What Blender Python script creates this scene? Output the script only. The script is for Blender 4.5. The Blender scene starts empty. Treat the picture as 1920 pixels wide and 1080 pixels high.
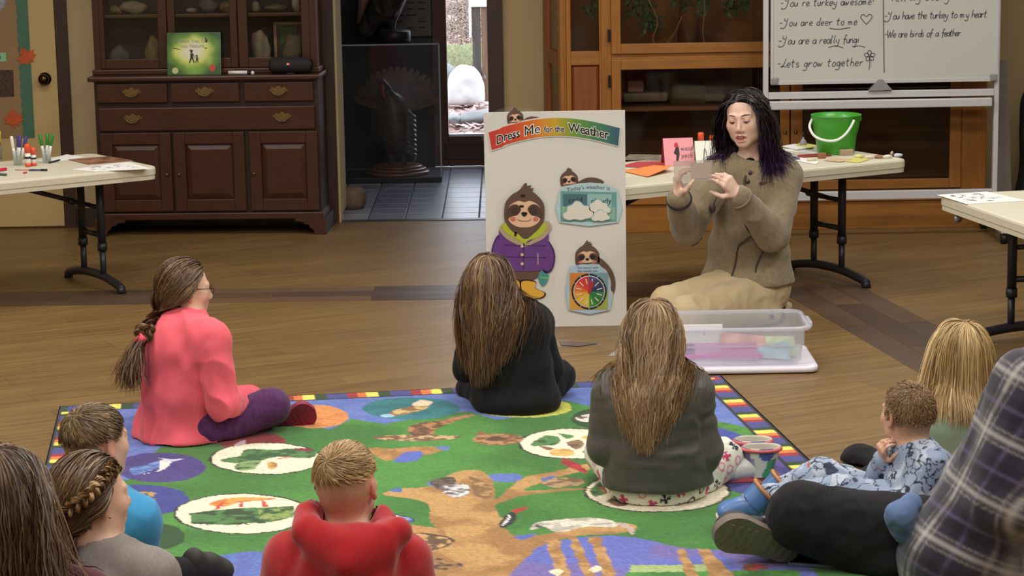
import bpy, bmesh, math, random
import numpy as np
from mathutils import Vector, Matrix
random.seed(7); rng = np.random.default_rng(11)
PI = math.pi
SC = bpy.context.scene
COL = SC.collection

# ------------------------------------------------------------------ camera
CAM_F, CAM_P, CAM_R, CAM_H = 4330.0, math.radians(10.31), math.radians(-0.99), 1.90
_f = np.array([0, math.cos(CAM_P), -math.sin(CAM_P)]); _u0 = np.array([0, math.sin(CAM_P), math.cos(CAM_P)]); _r0 = np.array([1., 0, 0])
_r = math.cos(CAM_R)*_r0 + math.sin(CAM_R)*_u0; _u = -math.sin(CAM_R)*_r0 + math.cos(CAM_R)*_u0
cam_d = bpy.data.cameras.new('camera'); cam = bpy.data.objects.new('camera', cam_d); COL.objects.link(cam)
cam_d.sensor_fit = 'HORIZONTAL'; cam_d.sensor_width = 36; cam_d.lens = 36*CAM_F/1920; cam_d.clip_end = 200
cam.matrix_world = Matrix(((_r[0], _u[0], -_f[0], 0), (_r[1], _u[1], -_f[1], 0), (_r[2], _u[2], -_f[2], CAM_H), (0, 0, 0, 1)))
SC.camera = cam

# ------------------------------------------------------------------ light
W = bpy.data.worlds.new('sky'); SC.world = W; W.use_nodes = True
W.node_tree.nodes['Background'].inputs[0].default_value = (0.80, 0.88, 1.0, 1); W.node_tree.nodes['Background'].inputs[1].default_value = 4.6
def area(name, loc, sx, sy, power, col, rot=(0, 0, 0)):
    l = bpy.data.lights.new(name, 'AREA'); l.shape = 'RECTANGLE'; l.size = sx; l.size_y = sy; l.energy = power; l.color = col
    o = bpy.data.objects.new(name, l); o.location = loc; o.rotation_euler = rot; COL.objects.link(o); return o
LAMP = 1.22
for ly, pw in ((2.2, 20), (4.8, 34), (7.4, 37), (10.0, 27)):
    for lx in (-2.3, 0.0, 2.3):
        area('ceiling_lamp', (lx, ly, 2.92), 1.2, 0.6, pw*LAMP, (1.0, 0.97, 0.92))
vs = SC.view_settings; vs.view_transform = 'Standard'; vs.look = 'None'; vs.gamma = 1; vs.use_curve_mapping = False; vs.exposure = 0.0

# ------------------------------------------------------------------ helpers
def _ray(x, y): return _f + (x-960)/CAM_F*_r - (y-540)/CAM_F*_u
_C = np.array([0, 0, CAM_H])
def Zp(x, y, z=0.0):
    d = _ray(x, y); return _C + (z-CAM_H)/d[2]*d
def Yp(x, y, Y):
    d = _ray(x, y); return _C + Y/d[1]*d
def lin(c):
    c = np.asarray(c, float)/255; return np.where(c <= .04045, c/12.92, ((c+.055)/1.055)**2.4)
def rgb(r, g, b, k=1.0):
    v = np.clip(lin((r, g, b))*k, 0, .92); return (float(v[0]), float(v[1]), float(v[2]), 1)
def tag(o, label=None, cat=None, group=None, kind=None):
    if label: o['label'] = label
    if cat: o['category'] = cat
    if group: o['group'] = group
    if kind: o['kind'] = kind
    return o
def empty(name, loc=(0, 0, 0), rz=0, label=None, cat=None, group=None):
    o = bpy.data.objects.new(name, None); COL.objects.link(o); o.location = loc; o.rotation_euler = (0, 0, rz); o.empty_display_size = .05
    return tag(o, label, cat, group)

_mats = {}
def mat(name, col, rough=.6, metal=0, noise=0, nscale=8, stretch=None, bump=0, bscale=60, bstretch=None, spec=.5, sheen=0, sss=0, coat=0, attr=None, trans=0, alpha=1, coords='Object', emit=0, ncol=None):
    """node-built principled material; noise mixes a darker/other tone, attr multiplies a colour attribute in"""
    if name in _mats: return _mats[name]
    m = bpy.data.materials.new(name); m.use_nodes = True; nt = m.node_tree; N = nt.nodes; Lk = nt.links
    b = N['Principled BSDF']; b.inputs['Base Color'].default_value = col; b.inputs['Roughness'].default_value = rough; b.inputs['Metallic'].default_value = metal
    b.inputs['Specular IOR Level'].default_value = spec
    if sheen: b.inputs['Sheen Weight'].default_value = sheen; b.inputs['Sheen Roughness'].default_value = .5
    if sss: b.inputs['Subsurface Weight'].default_value = sss; b.inputs['Subsurface Radius'].default_value = (.012, .005, .003); b.inputs['Subsurface Scale'].default_value = .6
    if coat: b.inputs['Coat Weight'].default_value = coat; b.inputs['Coat Roughness'].default_value = .12
    if trans: b.inputs['Transmission Weight'].default_value = trans
    if alpha < 1: b.inputs['Alpha'].default_value = alpha
    if emit: b.inputs['Emission Color'].default_value = col; b.inputs['Emission Strength'].default_value = emit
    tc = N.new('ShaderNodeTexCoord')
    def mapped(st):
        mp = N.new('ShaderNodeMapping'); Lk.new(tc.outputs[coords], mp.inputs[0])
        if st: mp.inputs['Scale'].default_value = st
        return mp
    src = None
    if attr:
        a = N.new('ShaderNodeAttribute'); a.attribute_name = attr; src = a.outputs['Color']
    if noise:
        n = N.new('ShaderNodeTexNoise'); n.inputs['Scale'].default_value = nscale; n.inputs['Detail'].default_value = 5; n.inputs['Roughness'].default_value = .6
        Lk.new(mapped(stretch).outputs[0], n.inputs['Vector'])
        cr = N.new('ShaderNodeValToRGB'); cr.color_ramp.elements[0].position = .3; cr.color_ramp.elements[1].position = .7
        Lk.new(n.outputs['Fac'], cr.inputs[0])
        dk = ncol if ncol else tuple(c*(1-noise) for c in col[:3])+(1,)
        if attr:
            cr.color_ramp.elements[0].color = (1-noise,)*3+(1,); cr.color_ramp.elements[1].color = (1, 1, 1, 1)
            mx = N.new('ShaderNodeMix'); mx.data_type = 'RGBA'; mx.blend_type = 'MULTIPLY'; mx.inputs[0].default_value = 1
            Lk.new(src, mx.inputs[6]); Lk.new(cr.outputs[0], mx.inputs[7]); src = mx.outputs[2]
        else:
            cr.color_ramp.elements[0].color = dk; cr.color_ramp.elements[1].color = col; src = cr.outputs[0]
    if src is not None: Lk.new(src, b.inputs['Base Color'])
    if bump:
        n2 = N.new('ShaderNodeTexNoise'); n2.inputs['Scale'].default_value = bscale; n2.inputs['Detail'].default_value = 3
        Lk.new(mapped(bstretch).outputs[0], n2.inputs['Vector'])
        bp = N.new('ShaderNodeBump'); bp.inputs['Strength'].default_value = bump; bp.inputs['Distance'].default_value = .004
        Lk.new(n2.outputs['Fac'], bp.inputs['Height']); Lk.new(bp.outputs[0], b.inputs['Normal'])
    _mats[name] = m; return m
def clear_mat(name, tint=(1, 1, 1, 1), milky=0.0, rough=.05, refl=.5, milkcol=(.8, .82, .85, 1)):
    """thin clear plastic or window glass: transparent + a little gloss + optional milkiness"""
    if name in _mats: return _mats[name]
    m = bpy.data.materials.new(name); m.use_nodes = True; nt = m.node_tree; N = nt.nodes; Lk = nt.links
    N.remove(N['Principled BSDF']); out = N['Material Output']
    t = N.new('ShaderNodeBsdfTransparent'); t.inputs[0].default_value = tint
    g = N.new('ShaderNodeBsdfGlossy'); g.inputs['Roughness'].default_value = rough
    lw = N.new('ShaderNodeLayerWeight'); lw.inputs[0].default_value = .5      # Schlick-style edge gloss, same from both sides
    pw = N.new('ShaderNodeMath'); pw.operation = 'POWER'; pw.inputs[1].default_value = 5; Lk.new(lw.outputs['Facing'], pw.inputs[0])
    mlt = N.new('ShaderNodeMath'); mlt.operation = 'MULTIPLY_ADD'; mlt.inputs[1].default_value = refl*.9; mlt.inputs[2].default_value = .045*refl; Lk.new(pw.outputs[0], mlt.inputs[0])
    mx = N.new('ShaderNodeMixShader'); Lk.new(mlt.outputs[0], mx.inputs[0]); Lk.new(g.outputs[0], mx.inputs[2])
    if milky:
        d = N.new('ShaderNodeBsdfDiffuse'); d.inputs[0].default_value = milkcol
        tl = N.new('ShaderNodeBsdfTranslucent'); tl.inputs[0].default_value = milkcol
        a = N.new('ShaderNodeMixShader'); a.inputs[0].default_value = .5; Lk.new(d.outputs[0], a.inputs[1]); Lk.new(tl.outputs[0], a.inputs[2])
        m2 = N.new('ShaderNodeMixShader'); m2.inputs[0].default_value = milky; Lk.new(t.outputs[0], m2.inputs[1]); Lk.new(a.outputs[0], m2.inputs[2]); Lk.new(m2.outputs[0], mx.inputs[1])
    else: Lk.new(t.outputs[0], mx.inputs[1])
    Lk.new(mx.outputs[0], out.inputs['Surface']); _mats[name] = m; return m

class MB:
    """collects shapes into one mesh"""
    def __init__(s): s.v = []; s.f = []; s.sm = []
    def add(s, v, f, smooth=False):
        n = len(s.v); s.v += [tuple(map(float, p)) for p in v]; s.f += [tuple(i+n for i in q) for q in f]; s.sm += [smooth]*len(f); return s
    def box(s, c, d, rz=0, M=None, ch=0):
        x, y, z = d[0]/2, d[1]/2, d[2]/2
        if ch > 0:
            ch = min(ch, x*.9, y*.9, z*.9); bm = bmesh.new(); bmesh.ops.create_cube(bm, size=1)
            for w in bm.verts: w.co = Vector((w.co.x*2*x, w.co.y*2*y, w.co.z*2*z))
            bmesh.ops.bevel(bm, geom=list(bm.edges), offset=ch, segments=2, affect='EDGES', profile=.5)
            bm.verts.index_update(); P = [w.co.copy() for w in bm.verts]; F = [[w.index for w in q.verts] for q in bm.faces]; bm.free()
        else:
            P = [Vector((a, b, e)) for a in (-x, x) for b in (-y, y) for e in (-z, z)]
            F = [(0, 1, 3, 2), (4, 6, 7, 5), (0, 4, 5, 1), (2, 3, 7, 6), (0, 2, 6, 4), (1, 5, 7, 3)]
        R = (M.to_3x3() if M is not None else Matrix.Rotation(rz, 3, 'Z')); c = Vector(c)
        return s.add([R @ p + c for p in P], F)
    def b2(s, lo, hi, ch=0):
        return s.box([(a+b)/2 for a, b in zip(lo, hi)], [abs(b-a) for a, b in zip(lo, hi)], ch=ch)
    def tube(s, path, r, seg=10, caps=True, closed=False):
        P = np.array(path, float); n = len(P); rr = np.broadcast_to(np.asarray(r, float), (n,))
        T = np.gradient(P, axis=0) if not closed else np.roll(P, -1, 0)-np.roll(P, 1, 0)
        T /= np.linalg.norm(T, axis=1)[:, None]+1e-12
        ref = np.array([0, 0, 1.]) if abs(T[0][2]) < .9 else np.array([1., 0, 0])
        V = []; u = np.cross(ref, T[0]); u /= np.linalg.norm(u)
        for i in range(n):
            u = u - T[i]*(u@T[i]); u /= np.linalg.norm(u)+1e-12; w = np.cross(T[i], u)
            for k in range(seg):
                a = 2*PI*k/seg; V.append(P[i]+rr[i]*(math.cos(a)*u+math.sin(a)*w))
        F = []
        for i in range(n if closed else n-1):
            j = (i+1) % n
            for k in range(seg): F.append((i*seg+k, i*seg+(k+1) % seg, j*seg+(k+1) % seg, j*seg+k))
        if caps and not closed: F.append(tuple(range(seg))[::-1]); F.append(tuple((n-1)*seg+k for k in range(seg)))
        return s.add(V, F, True)
    def lathe(s, prof, c=(0, 0, 0), seg=24, sx=1, sy=1, M=None):
        V = []; c = Vector(c)
        for r, z in prof:
            for k in range(seg):
                a = 2*PI*k/seg; p = Vector((r*math.cos(a)*sx, r*math.sin(a)*sy, z)); V.append((M @ p if M is not None else p)+c)
        F = []
        for i in range(len(prof)-1):
            for k in range(seg): F.append((i*seg+k, i*seg+(k+1) % seg, (i+1)*seg+(k+1) % seg, (i+1)*seg+k))
        if prof[0][0] > 1e-6: F.append(tuple(range(seg))[::-1])
        if prof[-1][0] > 1e-6: F.append(tuple((len(prof)-1)*seg+k for k in range(seg)))
        return s.add(V, F, True)
    def prism(s, poly, fn, t0, t1):
        """poly: 2-D outline; fn(a, b, t) -> 3-D point; extruded from t0 to t1"""
        n = len(poly); from mathutils.geometry import tessellate_polygon
        V = [fn(a, b, t0) for a, b in poly]+[fn(a, b, t1) for a, b in poly]
        T = tessellate_polygon([[Vector((a, b, 0)) for a, b in poly]])
        F = [tuple(q) for q in T]+[tuple(i+n for i in q[::-1]) for q in T]+[(i, (i+1) % n, (i+1) % n+n, i+n) for i in range(n)]
        return s.add(V, F)
    def build(s, name, m=None, parent=None, smooth=False, recalc=True, bevel=0):
        me = bpy.data.meshes.new(name); me.from_pydata(s.v, [], s.f)
        me.polygons.foreach_set('use_smooth', [bool(x or smooth) for x in s.sm])
        if recalc:
            bm = bmesh.new(); bm.from_mesh(me); bmesh.ops.recalc_face_normals(bm, faces=bm.faces); bm.to_mesh(me); bm.free()
        me.update()
        o = bpy.data.objects.new(name, me); COL.objects.link(o)
        if m: me.materials.append(m)
        if parent: o.parent = parent; o.matrix_parent_inverse = Matrix.Identity(4)
        if bevel:
            bv = o.modifiers.new('edge', 'BEVEL'); bv.width = bevel; bv.segments = 2; bv.limit_method = 'ANGLE'
        return o
def reparent_world(o, p):
    """parent keeping the mesh's world coordinates (mesh was built in world space)"""
    o.parent = p; o.matrix_parent_inverse = (Matrix.Translation(p.location) @ p.rotation_euler.to_matrix().to_4x4()).inverted(); return o
def spline(pts, n=6, closed=True):
    P = np.array(pts, float); m = len(P); out = []
    for i in range(m if closed else m-1):
        p0, p1, p2, p3 = (P[(i-1) % m], P[i], P[(i+1) % m], P[(i+2) % m]) if closed else (P[max(i-1, 0)], P[i], P[i+1], P[min(i+2, m-1)])
        for t in np.arange(n)/n:
            out.append(.5*((2*p1)+(-p0+p2)*t+(2*p0-5*p1+4*p2-p3)*t*t+(-p0+3*p1-3*p2+p3)*t**3))
    if not closed: out.append(P[-1])
    return [tuple(q) for q in out]
def ell2(cx, cy, rx, ry, n=32, rot=0):
    return [(cx+rx*math.cos(a)*math.cos(rot)-ry*math.sin(a)*math.sin(rot), cy+rx*math.cos(a)*math.sin(rot)+ry*math.sin(a)*math.cos(rot)) for a in np.arange(n)*2*PI/n]
def copy_tree(o, parent=None):
    c = o.copy(); COL.objects.link(c)
    if parent is not None: c.parent = parent; c.matrix_parent_inverse = o.matrix_parent_inverse.copy()
    for ch in list(o.children): copy_tree(ch, c)
    return c
def set_cols(o, cols, name='Col'):
    me = o.data; a = me.color_attributes.new(name, 'FLOAT_COLOR', 'POINT')
    c = np.ones((len(me.vertices), 4), np.float32); c[:, :3] = cols; a.data.foreach_set('color', c.ravel())
def np_mesh(name, V, F, m, parent=None, smooth=True, cols=None):
    """fast mesh from numpy quads/tris"""
    V = np.asarray(V, np.float32); F = np.asarray(F, np.int32); k = F.shape[1]
    me = bpy.data.meshes.new(name); me.vertices.add(len(V)); me.vertices.foreach_set('co', V.ravel())
    me.loops.add(F.size); me.loops.foreach_set('vertex_index', F.ravel()); me.polygons.add(len(F))
    me.polygons.foreach_set('loop_start', np.arange(len(F), dtype=np.int32)*k)
    me.polygons.foreach_set('use_smooth', np.full(len(F), smooth)); me.update(calc_edges=True); me.validate()
    o = bpy.data.objects.new(name, me); COL.objects.link(o)
    if m: me.materials.append(m)
    if parent is not None: reparent_world(o, parent)
    if cols is not None: set_cols(o, cols)
    return o
def text_mesh(body, size, fatten=0.0, res=3, spacing=1.0):
    cu = bpy.data.curves.new('t', 'FONT'); cu.body = body; cu.size = size; cu.offset = fatten; cu.resolution_u = res; cu.align_x = 'CENTER'; cu.fill_mode = 'FRONT'; cu.space_character = spacing
    o = bpy.data.objects.new('t', cu); COL.objects.link(o); dg = bpy.context.evaluated_depsgraph_get(); dg.update()
    me = o.evaluated_get(dg).to_mesh(); V = np.array([v.co[:] for v in me.vertices]); F = [tuple(p.vertices) for p in me.polygons]
    o.evaluated_get(dg).to_mesh_clear(); bpy.data.objects.remove(o); bpy.data.curves.remove(cu); return V, F
# single-stroke handwriting
_G = {
 'a': '.5,.45 .35,.5 .12,.4 .08,.15 .25,0 .42,.12 .5,.45 .48,.1 .6,0', 'b': '.1,1 .1,0|.1,.3 .3,.48 .5,.3 .4,.02 .1,.05', 'c': '.48,.4 .3,.5 .1,.3 .15,.05 .35,0 .5,.1',
 'd': '.45,.4 .25,.48 .08,.25 .2,0 .42,.1|.48,1 .46,0', 'e': '.1,.25 .45,.3 .4,.48 .2,.48 .08,.22 .22,0 .5,.08', 'f': '.5,.9 .38,1 .28,.85 .25,-.2|.05,.45 .5,.5',
 'g': '.48,.42 .28,.5 .08,.28 .2,.02 .42,.15 .48,.45 .45,-.25 .25,-.42 -.05,-.35', 'h': '.1,1 .08,0|.1,.3 .3,.48 .45,.3 .45,0', 'i': '.2,.48 .2,0|.22,.7 .23,.74',
 'k': '.1,1 .1,0|.45,.48 .12,.22 .5,0', 'l': '.2,1 .18,.1 .3,0', 'm': '.05,.48 .06,0|.06,.3 .2,.48 .28,.3 .28,0|.28,.3 .42,.48 .52,.3 .54,0', 'n': '.08,.48 .08,0|.08,.3 .28,.48 .42,.35 .45,0',
 'o': '.28,.5 .08,.3 .15,.02 .38,0 .5,.25 .4,.48 .28,.5', 'r': '.1,.48 .1,0|.1,.3 .28,.48 .45,.42', 's': '.42,.45 .2,.48 .12,.32 .4,.18 .35,.02 .08,.03', 't': '.22,.9 .2,.1 .38,0|.02,.55 .45,.6',
 'u': '.08,.48 .1,.08 .28,0 .42,.15 .45,.48 .46,0', 'v': '.05,.48 .22,0 .45,.48', 'w': '.02,.48 .12,0 .28,.4 .4,0 .58,.48', 'y': '.08,.48 .15,.15 .35,.12|.48,.48 .42,-.2 .25,-.4 -.05,-.32',
 'Y': '.05,1 .1,.7 .35,.68|.5,1 .42,.2 .2,-.25 -.3,-.3 -.25,-.15', 'W': '-.05,1 .15,0 .38,.75 .55,0 .85,1.05', 'L': '.5,1 .3,.5 .15,.05 -.05,.02 .05,.15 .6,0', 'N': '.05,0 .1,1 .5,0 .6,1', '-': '.05,.4 .4,.42', '!': '.2,.9 .18,.3|.17,.05 .18,.08', '.': '.1,0 .14,.03', ' ': '', "'": '.15,1 .12,.8', 'T': '.0,1 .6,1|.3,1 .28,0', 'p': '.1,.48 .08,-.4|.1,.3 .3,.48 .48,.28 .35,.02 .1,.06', 'A': '0,0 .3,1 .6,0|.12,.35 .5,.35', '3': '.1,.9 .4,.95 .45,.7 .2,.5 .5,.4 .4,.05 .05,.05', 'z': '.1,.48 .45,.48 .1,0 .5,0'}
def handwriting(txt, x0, z0, size, fn, width, jitter=.04, adv=.58, seed=1):
    """stroke lettering as thin ribbons; fn(a,b)->3-D point on the written surface"""
    r = random.Random(seed); mb = MB(); x = x0
    for ch in txt:
        g = _G.get(ch, '')
        for st in [q for q in g.split('|') if q]:
            pts = [tuple(map(float, p.split(','))) for p in st.split()]
            pts = [(x+size*(a*.9+.15*b+r.uniform(-jitter, jitter)*.5), z0+size*(b+r.uniform(-jitter, jitter)*.5)) for a, b in pts]
            ribbon(mb, spline(pts, 4, False) if len(pts) > 2 else pts, width, fn)
        x += size*(.42 if ch == ' ' else .34 if ch in 'il.!' else .72 if ch in 'mwWYN' else adv)
    return mb, x
def ribbon(mb, pts, width, fn):
    P = np.array(pts); T = np.gradient(P, axis=0); T /= np.linalg.norm(T, axis=1)[:, None]+1e-9; Nn = np.stack([-T[:, 1], T[:, 0]], 1)*width/2
    V = [fn(*p) for p in P+Nn]+[fn(*p) for p in P-Nn]; n = len(P); mb.add(V, [(i, i+1, i+1+n, i+n) for i in range(n-1)])
# value noise on points
_H = rng.random(4096).astype(np.float32)
def vnoise(P):
    P = np.asarray(P, np.float32); i = np.floor(P).astype(np.int64); f = P-i; f = f*f*(3-2*f)
    def h(a, b, c): return _H[((i[..., 0]+a)*73+(i[..., 1]+b)*157+(i[..., 2]+c)*293) & 4095]
    x, y, z = f[..., 0], f[..., 1], f[..., 2]; L = lambda a, b, t: a+(b-a)*t
    return L(L(L(h(0, 0, 0), h(1, 0, 0), x), L(h(0, 1, 0), h(1, 1, 0), x), y), L(L(h(0, 0, 1), h(1, 0, 1), x), L(h(0, 1, 1), h(1, 1, 1), x), y), z)*2-1
def fbm(P, o=3): return sum(vnoise(np.asarray(P)*2**k+k*17.3)/2**k for k in range(o))

# ------------------------------------------------------------------ smooth solids (distance field -> surface nets)
def V3(*a): return np.array(a, float)
class Solid:
    """ordered list of blended round cones / ellipsoids; can be meshed or asked for distances"""
    def __init__(s): s.p = []
    def cap(s, a, b, ra, rb=None, k=.02, op='+'): s.p.append(('c', op, k, np.array(a, float), np.array(b, float), ra, ra if rb is None else rb)); return s
    def path(s, pts, rs, k=.01, op='+'):
        for i in range(len(pts)-1): s.cap(pts[i], pts[i+1], rs[i], rs[i+1], k, op)
        return s
    def ell(s, c, r, R=None, k=.02, op='+'): s.p.append(('e', op, k, np.array(c, float), np.array(r, float), np.eye(3) if R is None else np.array(R, float))); return s
    def plane(s, pt, n, k=.004, box=None): s.p.append(('p', '-', k, np.array(pt, float), np.array(n, float)/np.linalg.norm(n), box)); return s   # removes the side n points to
    def extend(s, o): s.p += o.p; return s
    @staticmethod
    def _d(q, P):
        if q[0] == 'c':
            a, b, ra, rb = q[3:]; ab = b-a; t = np.clip(((P-a)@ab)/max(ab@ab, 1e-9), 0, 1); return np.linalg.norm(P-a-t[..., None]*ab, axis=-1)-(ra+(rb-ra)*t)
        if q[0] == 'e':
            c, r, R = q[3:]; L = (P-c)@R; k0 = np.linalg.norm(L/r, axis=-1); k1 = np.linalg.norm(L/(r*r), axis=-1); return k0*(k0-1)/np.maximum(k1, 1e-9)
        return -((P-q[3])@q[4])      # plane: negative on the removed side
    @staticmethod
    def _mix(d, e, op, k):
        if op == '+':
            h = np.maximum(k-np.abs(d-e), 0)/k; return np.minimum(d, e)-h*h*k*.25
        h = np.maximum(k-np.abs(d+e), 0)/k; return np.maximum(d, -e)+h*h*k*.25
    def dist(s, P):
        d = np.full(P.shape[:-1], 1e3)
        for q in s.p:
            if q[0] == 'p' and q[5] is not None:
                m = np.all((P > q[5][0]) & (P < q[5][1]), axis=-1); d = np.where(m, s._mix(d, s._d(q, P), q[1], q[2]), d)
            else: d = s._mix(d, s._d(q, P), q[1], q[2])
        return d
    def grad(s, P, e=.003):
        g = np.stack([s.dist(P+np.eye(3)[i]*e)-s.dist(P-np.eye(3)[i]*e) for i in range(3)], -1); return g/(np.linalg.norm(g, axis=-1, keepdims=True)+1e-9)
    def _bb(s, q):
        if q[0] == 'c': r = max(q[5], q[6]); return np.minimum(q[3], q[4])-r, np.maximum(q[3], q[4])+r
        if q[0] == 'e': r = q[4].max(); return q[3]-r, q[3]+r
        return (None, None) if q[5] is None else (np.array(q[5][0], float), np.array(q[5][1], float))
    def mesh(s, vox, relax=1):
        los, his = zip(*[s._bb(q) for q in s.p if q[1] == '+']); lo = np.min(los, 0)-vox*3; hi = np.max(his, 0)+vox*3
        n = np.ceil((hi-lo)/vox).astype(int)+1; D = np.full(n, 1.0, np.float32)
        ax = [lo[i]+vox*np.arange(n[i]) for i in range(3)]
        for q in s.p:
            a, b = s._bb(q)
            if a is None: i0, i1 = np.zeros(3, int), n
            else:
                mg = q[2]+vox*4 if q[0] != 'p' else 0; i0 = np.clip(np.floor((a-mg-lo)/vox).astype(int), 0, n); i1 = np.clip(np.ceil((b+mg-lo)/vox).astype(int)+1, 0, n)
            if np.any(i1 <= i0): continue
            P = np.stack(np.meshgrid(*[ax[i][i0[i]:i1[i]] for i in range(3)], indexing='ij'), -1)
            sl = tuple(slice(i0[i], i1[i]) for i in range(3)); D[sl] = s._mix(D[sl], s._d(q, P).astype(np.float32), q[1], q[2])
        V, F = surface_nets(D); V = V*vox+lo
        for _ in range(relax): V = laplace(V, F, .5)
        return V, F
def surface_nets(D):
    S = D < 0; n = np.array(D.shape)
    c = [S[i:n[0]-1+i, j:n[1]-1+j, k:n[2]-1+k] for i in (0, 1) for j in (0, 1) for k in (0, 1)]
    cnt = sum(x.astype(np.int8) for x in c); act = (cnt > 0) & (cnt < 8)
    idx = np.argwhere(act); vid = np.full(act.shape, -1, np.int32); vid[act] = np.arange(len(idx))
    corner = np.array([(i, j, k) for i in (0, 1) for j in (0, 1) for k in (0, 1)])
    vals = np.stack([D[idx[:, 0]+o[0], idx[:, 1]+o[1], idx[:, 2]+o[2]] for o in corner], 1)
    acc = np.zeros((len(idx), 3)); w = np.zeros(len(idx))
    for a in range(8):
        for b in range(a+1, 8):
            if np.abs(corner[a]-corner[b]).sum() != 1: continue
            va, vb = vals[:, a], vals[:, b]; m = (va < 0) != (vb < 0); t = np.where(m, va/np.where(m, va-vb, 1), 0)
            acc += m[:, None]*(corner[a]+t[:, None]*(corner[b]-corner[a])); w += m
    V = idx+acc/w[:, None]; F = []
    for axn in range(3):
        u, v = (axn+1) % 3, (axn+2) % 3
        s0 = [slice(1, -1)]*3; s0[axn] = slice(0, -1); s1 = list(s0); s1[axn] = slice(1, None)
        A, B = S[tuple(s0)], S[tuple(s1)]
        for flip, m in ((False, A & ~B), (True, ~A & B)):
            e = np.argwhere(m); off = np.ones(3, int); off[axn] = 0; e = e+off
            q = []
            for du, dv in ((-1, -1), (0, -1), (0, 0), (-1, 0)):
                o = np.zeros(3, int); o[u] = du; o[v] = dv; p = e+o; q.append(vid[p[:, 0], p[:, 1], p[:, 2]])
            q = np.stack(q if not flip else q[::-1], 1); F.append(q[np.all(q >= 0, 1)])
    return V, np.concatenate(F)
def laplace(V, F, w):
    acc = np.zeros_like(V); cnt = np.zeros(len(V))
    for i in range(4):
        a, b = F[:, i], F[:, (i+1) % 4]
        for p, q in ((a, b), (b, a)):
            acc += np.stack([np.bincount(p, V[q, j], len(V)) for j in range(3)], 1); cnt += np.bincount(p, minlength=len(V))
    return V+w*(acc/np.maximum(cnt, 1)[:, None]-V)
def vnormals(V, F):
    n = np.cross(V[F[:, 2]]-V[F[:, 0]], V[F[:, 3]]-V[F[:, 1]]); out = np.stack([sum(np.bincount(F[:, i], n[:, j], len(V)) for i in range(4)) for j in range(3)], 1)
    return out/(np.linalg.norm(out, axis=1)[:, None]+1e-12)
def folds(V, F, amp, scale, st=(1, 1, 1), seed=0, ridged=True):
    """cloth creases: stretched ridged noise pushed along the normals"""
    N = vnormals(V, F); q = V*np.array(st)*scale+seed*5.3
    q = q+.35*np.stack([vnoise(q*.7+3), vnoise(q*.7+9), vnoise(q*.7+15)], 1)
    n = vnoise(q)+.5*vnoise(q*2.1+4)
    d = (1-2*np.abs(n)) if ridged else n
    amp = np.asarray(amp); return V+N*((d*amp)[:, None] if amp.ndim else d[:, None]*amp)
def strands(roots, dirs, length, T=16, solid=None, margin=.004, grav=.35, pull=(0, 0, 0), wave=0., wl=.06, spread=.0, seed=0, lat=None, col=None, adhere=0.):
    """hair simulated strand by strand: steps along, falls, and slides over the solid below"""
    r = np.random.default_rng(seed); P = roots.copy(); d = dirs/(np.linalg.norm(dirs, axis=1)[:, None]+1e-9); n = len(P); step = (np.broadcast_to(np.asarray(length, float), (n,))/(T-1))[:, None]
    out = [P.copy()]; g = np.array([0, 0, -1.])*grav+np.array(pull); ph = vnoise(roots*38+seed)*3.5+r.random(n)*.3; side = np.stack([vnoise(roots*30+4+i*9) for i in range(3)], 1); side /= np.linalg.norm(side, axis=1)[:, None]+1e-9
    acc = np.zeros(n); jit = r.normal(0, spread, (n, 3))
    for t in range(T-1):
        d = d+g+jit*.15+(0 if lat is None else lat*math.exp(-t/4.)); d /= np.linalg.norm(d, axis=1)[:, None]+1e-9
        if col is not None: d[:, :2] += (np.array(col[:2])-P[:, :2])*col[2]; d /= np.linalg.norm(d, axis=1)[:, None]+1e-9
        q = P+d*step
        if solid is not None:
            D = solid.dist(q); G = solid.grad(q); m = np.broadcast_to(np.asarray(margin, float), (n,)); pen = np.maximum(m-D, 0)[:, None]; q = q+G*pen
            if adhere: q = q-G*(np.maximum(D-m, 0)*adhere)[:, None]
            hit = pen[:, 0] > 0; dn = (d*G).sum(1)[:, None]; d = np.where(hit[:, None], d-G*np.minimum(dn, 0), d)
        P = q; out.append(P.copy())
    Q = np.stack(out, 1)
    for _ in range(3): Q[:, 1:-1] = Q[:, 1:-1]*.5+(Q[:, :-2]+Q[:, 2:])*.25
    sl = step*np.arange(T)[None]; w = wave*np.sin(sl/wl*2*PI+ph[:, None])*np.minimum(1, sl/.12); return Q+side[:, None]*w[..., None]
def hair_mesh(name, P, rad, m, cols, parent=None, axis=None, tip=.25, seed=0):
    """P (n,T,3) strands -> one mesh of tapered ribbon locks lying on the hair surface, a colour per lock"""
    n, T, _ = P.shape; tg = np.gradient(P, axis=1); tg /= np.linalg.norm(tg, axis=2)[..., None]+1e-9
    r = np.random.default_rng(seed+77); o = P-(np.asarray(axis) if axis is not None else P.mean((0, 1))); o = o-tg*(o*tg).sum(2)[..., None]; o /= np.linalg.norm(o, axis=2)[..., None]+1e-9
    w = np.cross(tg, o); a = r.normal(0, .38, (n, 1, 1)); w = w*np.cos(a)+o*np.sin(a)
    s = np.linspace(0, 1, T); prof = np.where(s < .7, 1, 1-(s-.7)/.3*(1-tip)); R = np.broadcast_to(np.asarray(rad, float), (n,))[:, None]*prof[None]
    V = np.stack([P-w*R[..., None], P+w*R[..., None]], 2).reshape(-1, 3)
    b = (np.arange(n)[:, None]*T+np.arange(T-1)[None])*2; F = np.stack([b, b+1, b+3, b+2], -1).reshape(-1, 4)
    C = np.repeat(np.asarray(cols), 2, axis=1).reshape(-1, 3); return np_mesh(name, V, F, m, parent, True, C)

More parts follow.
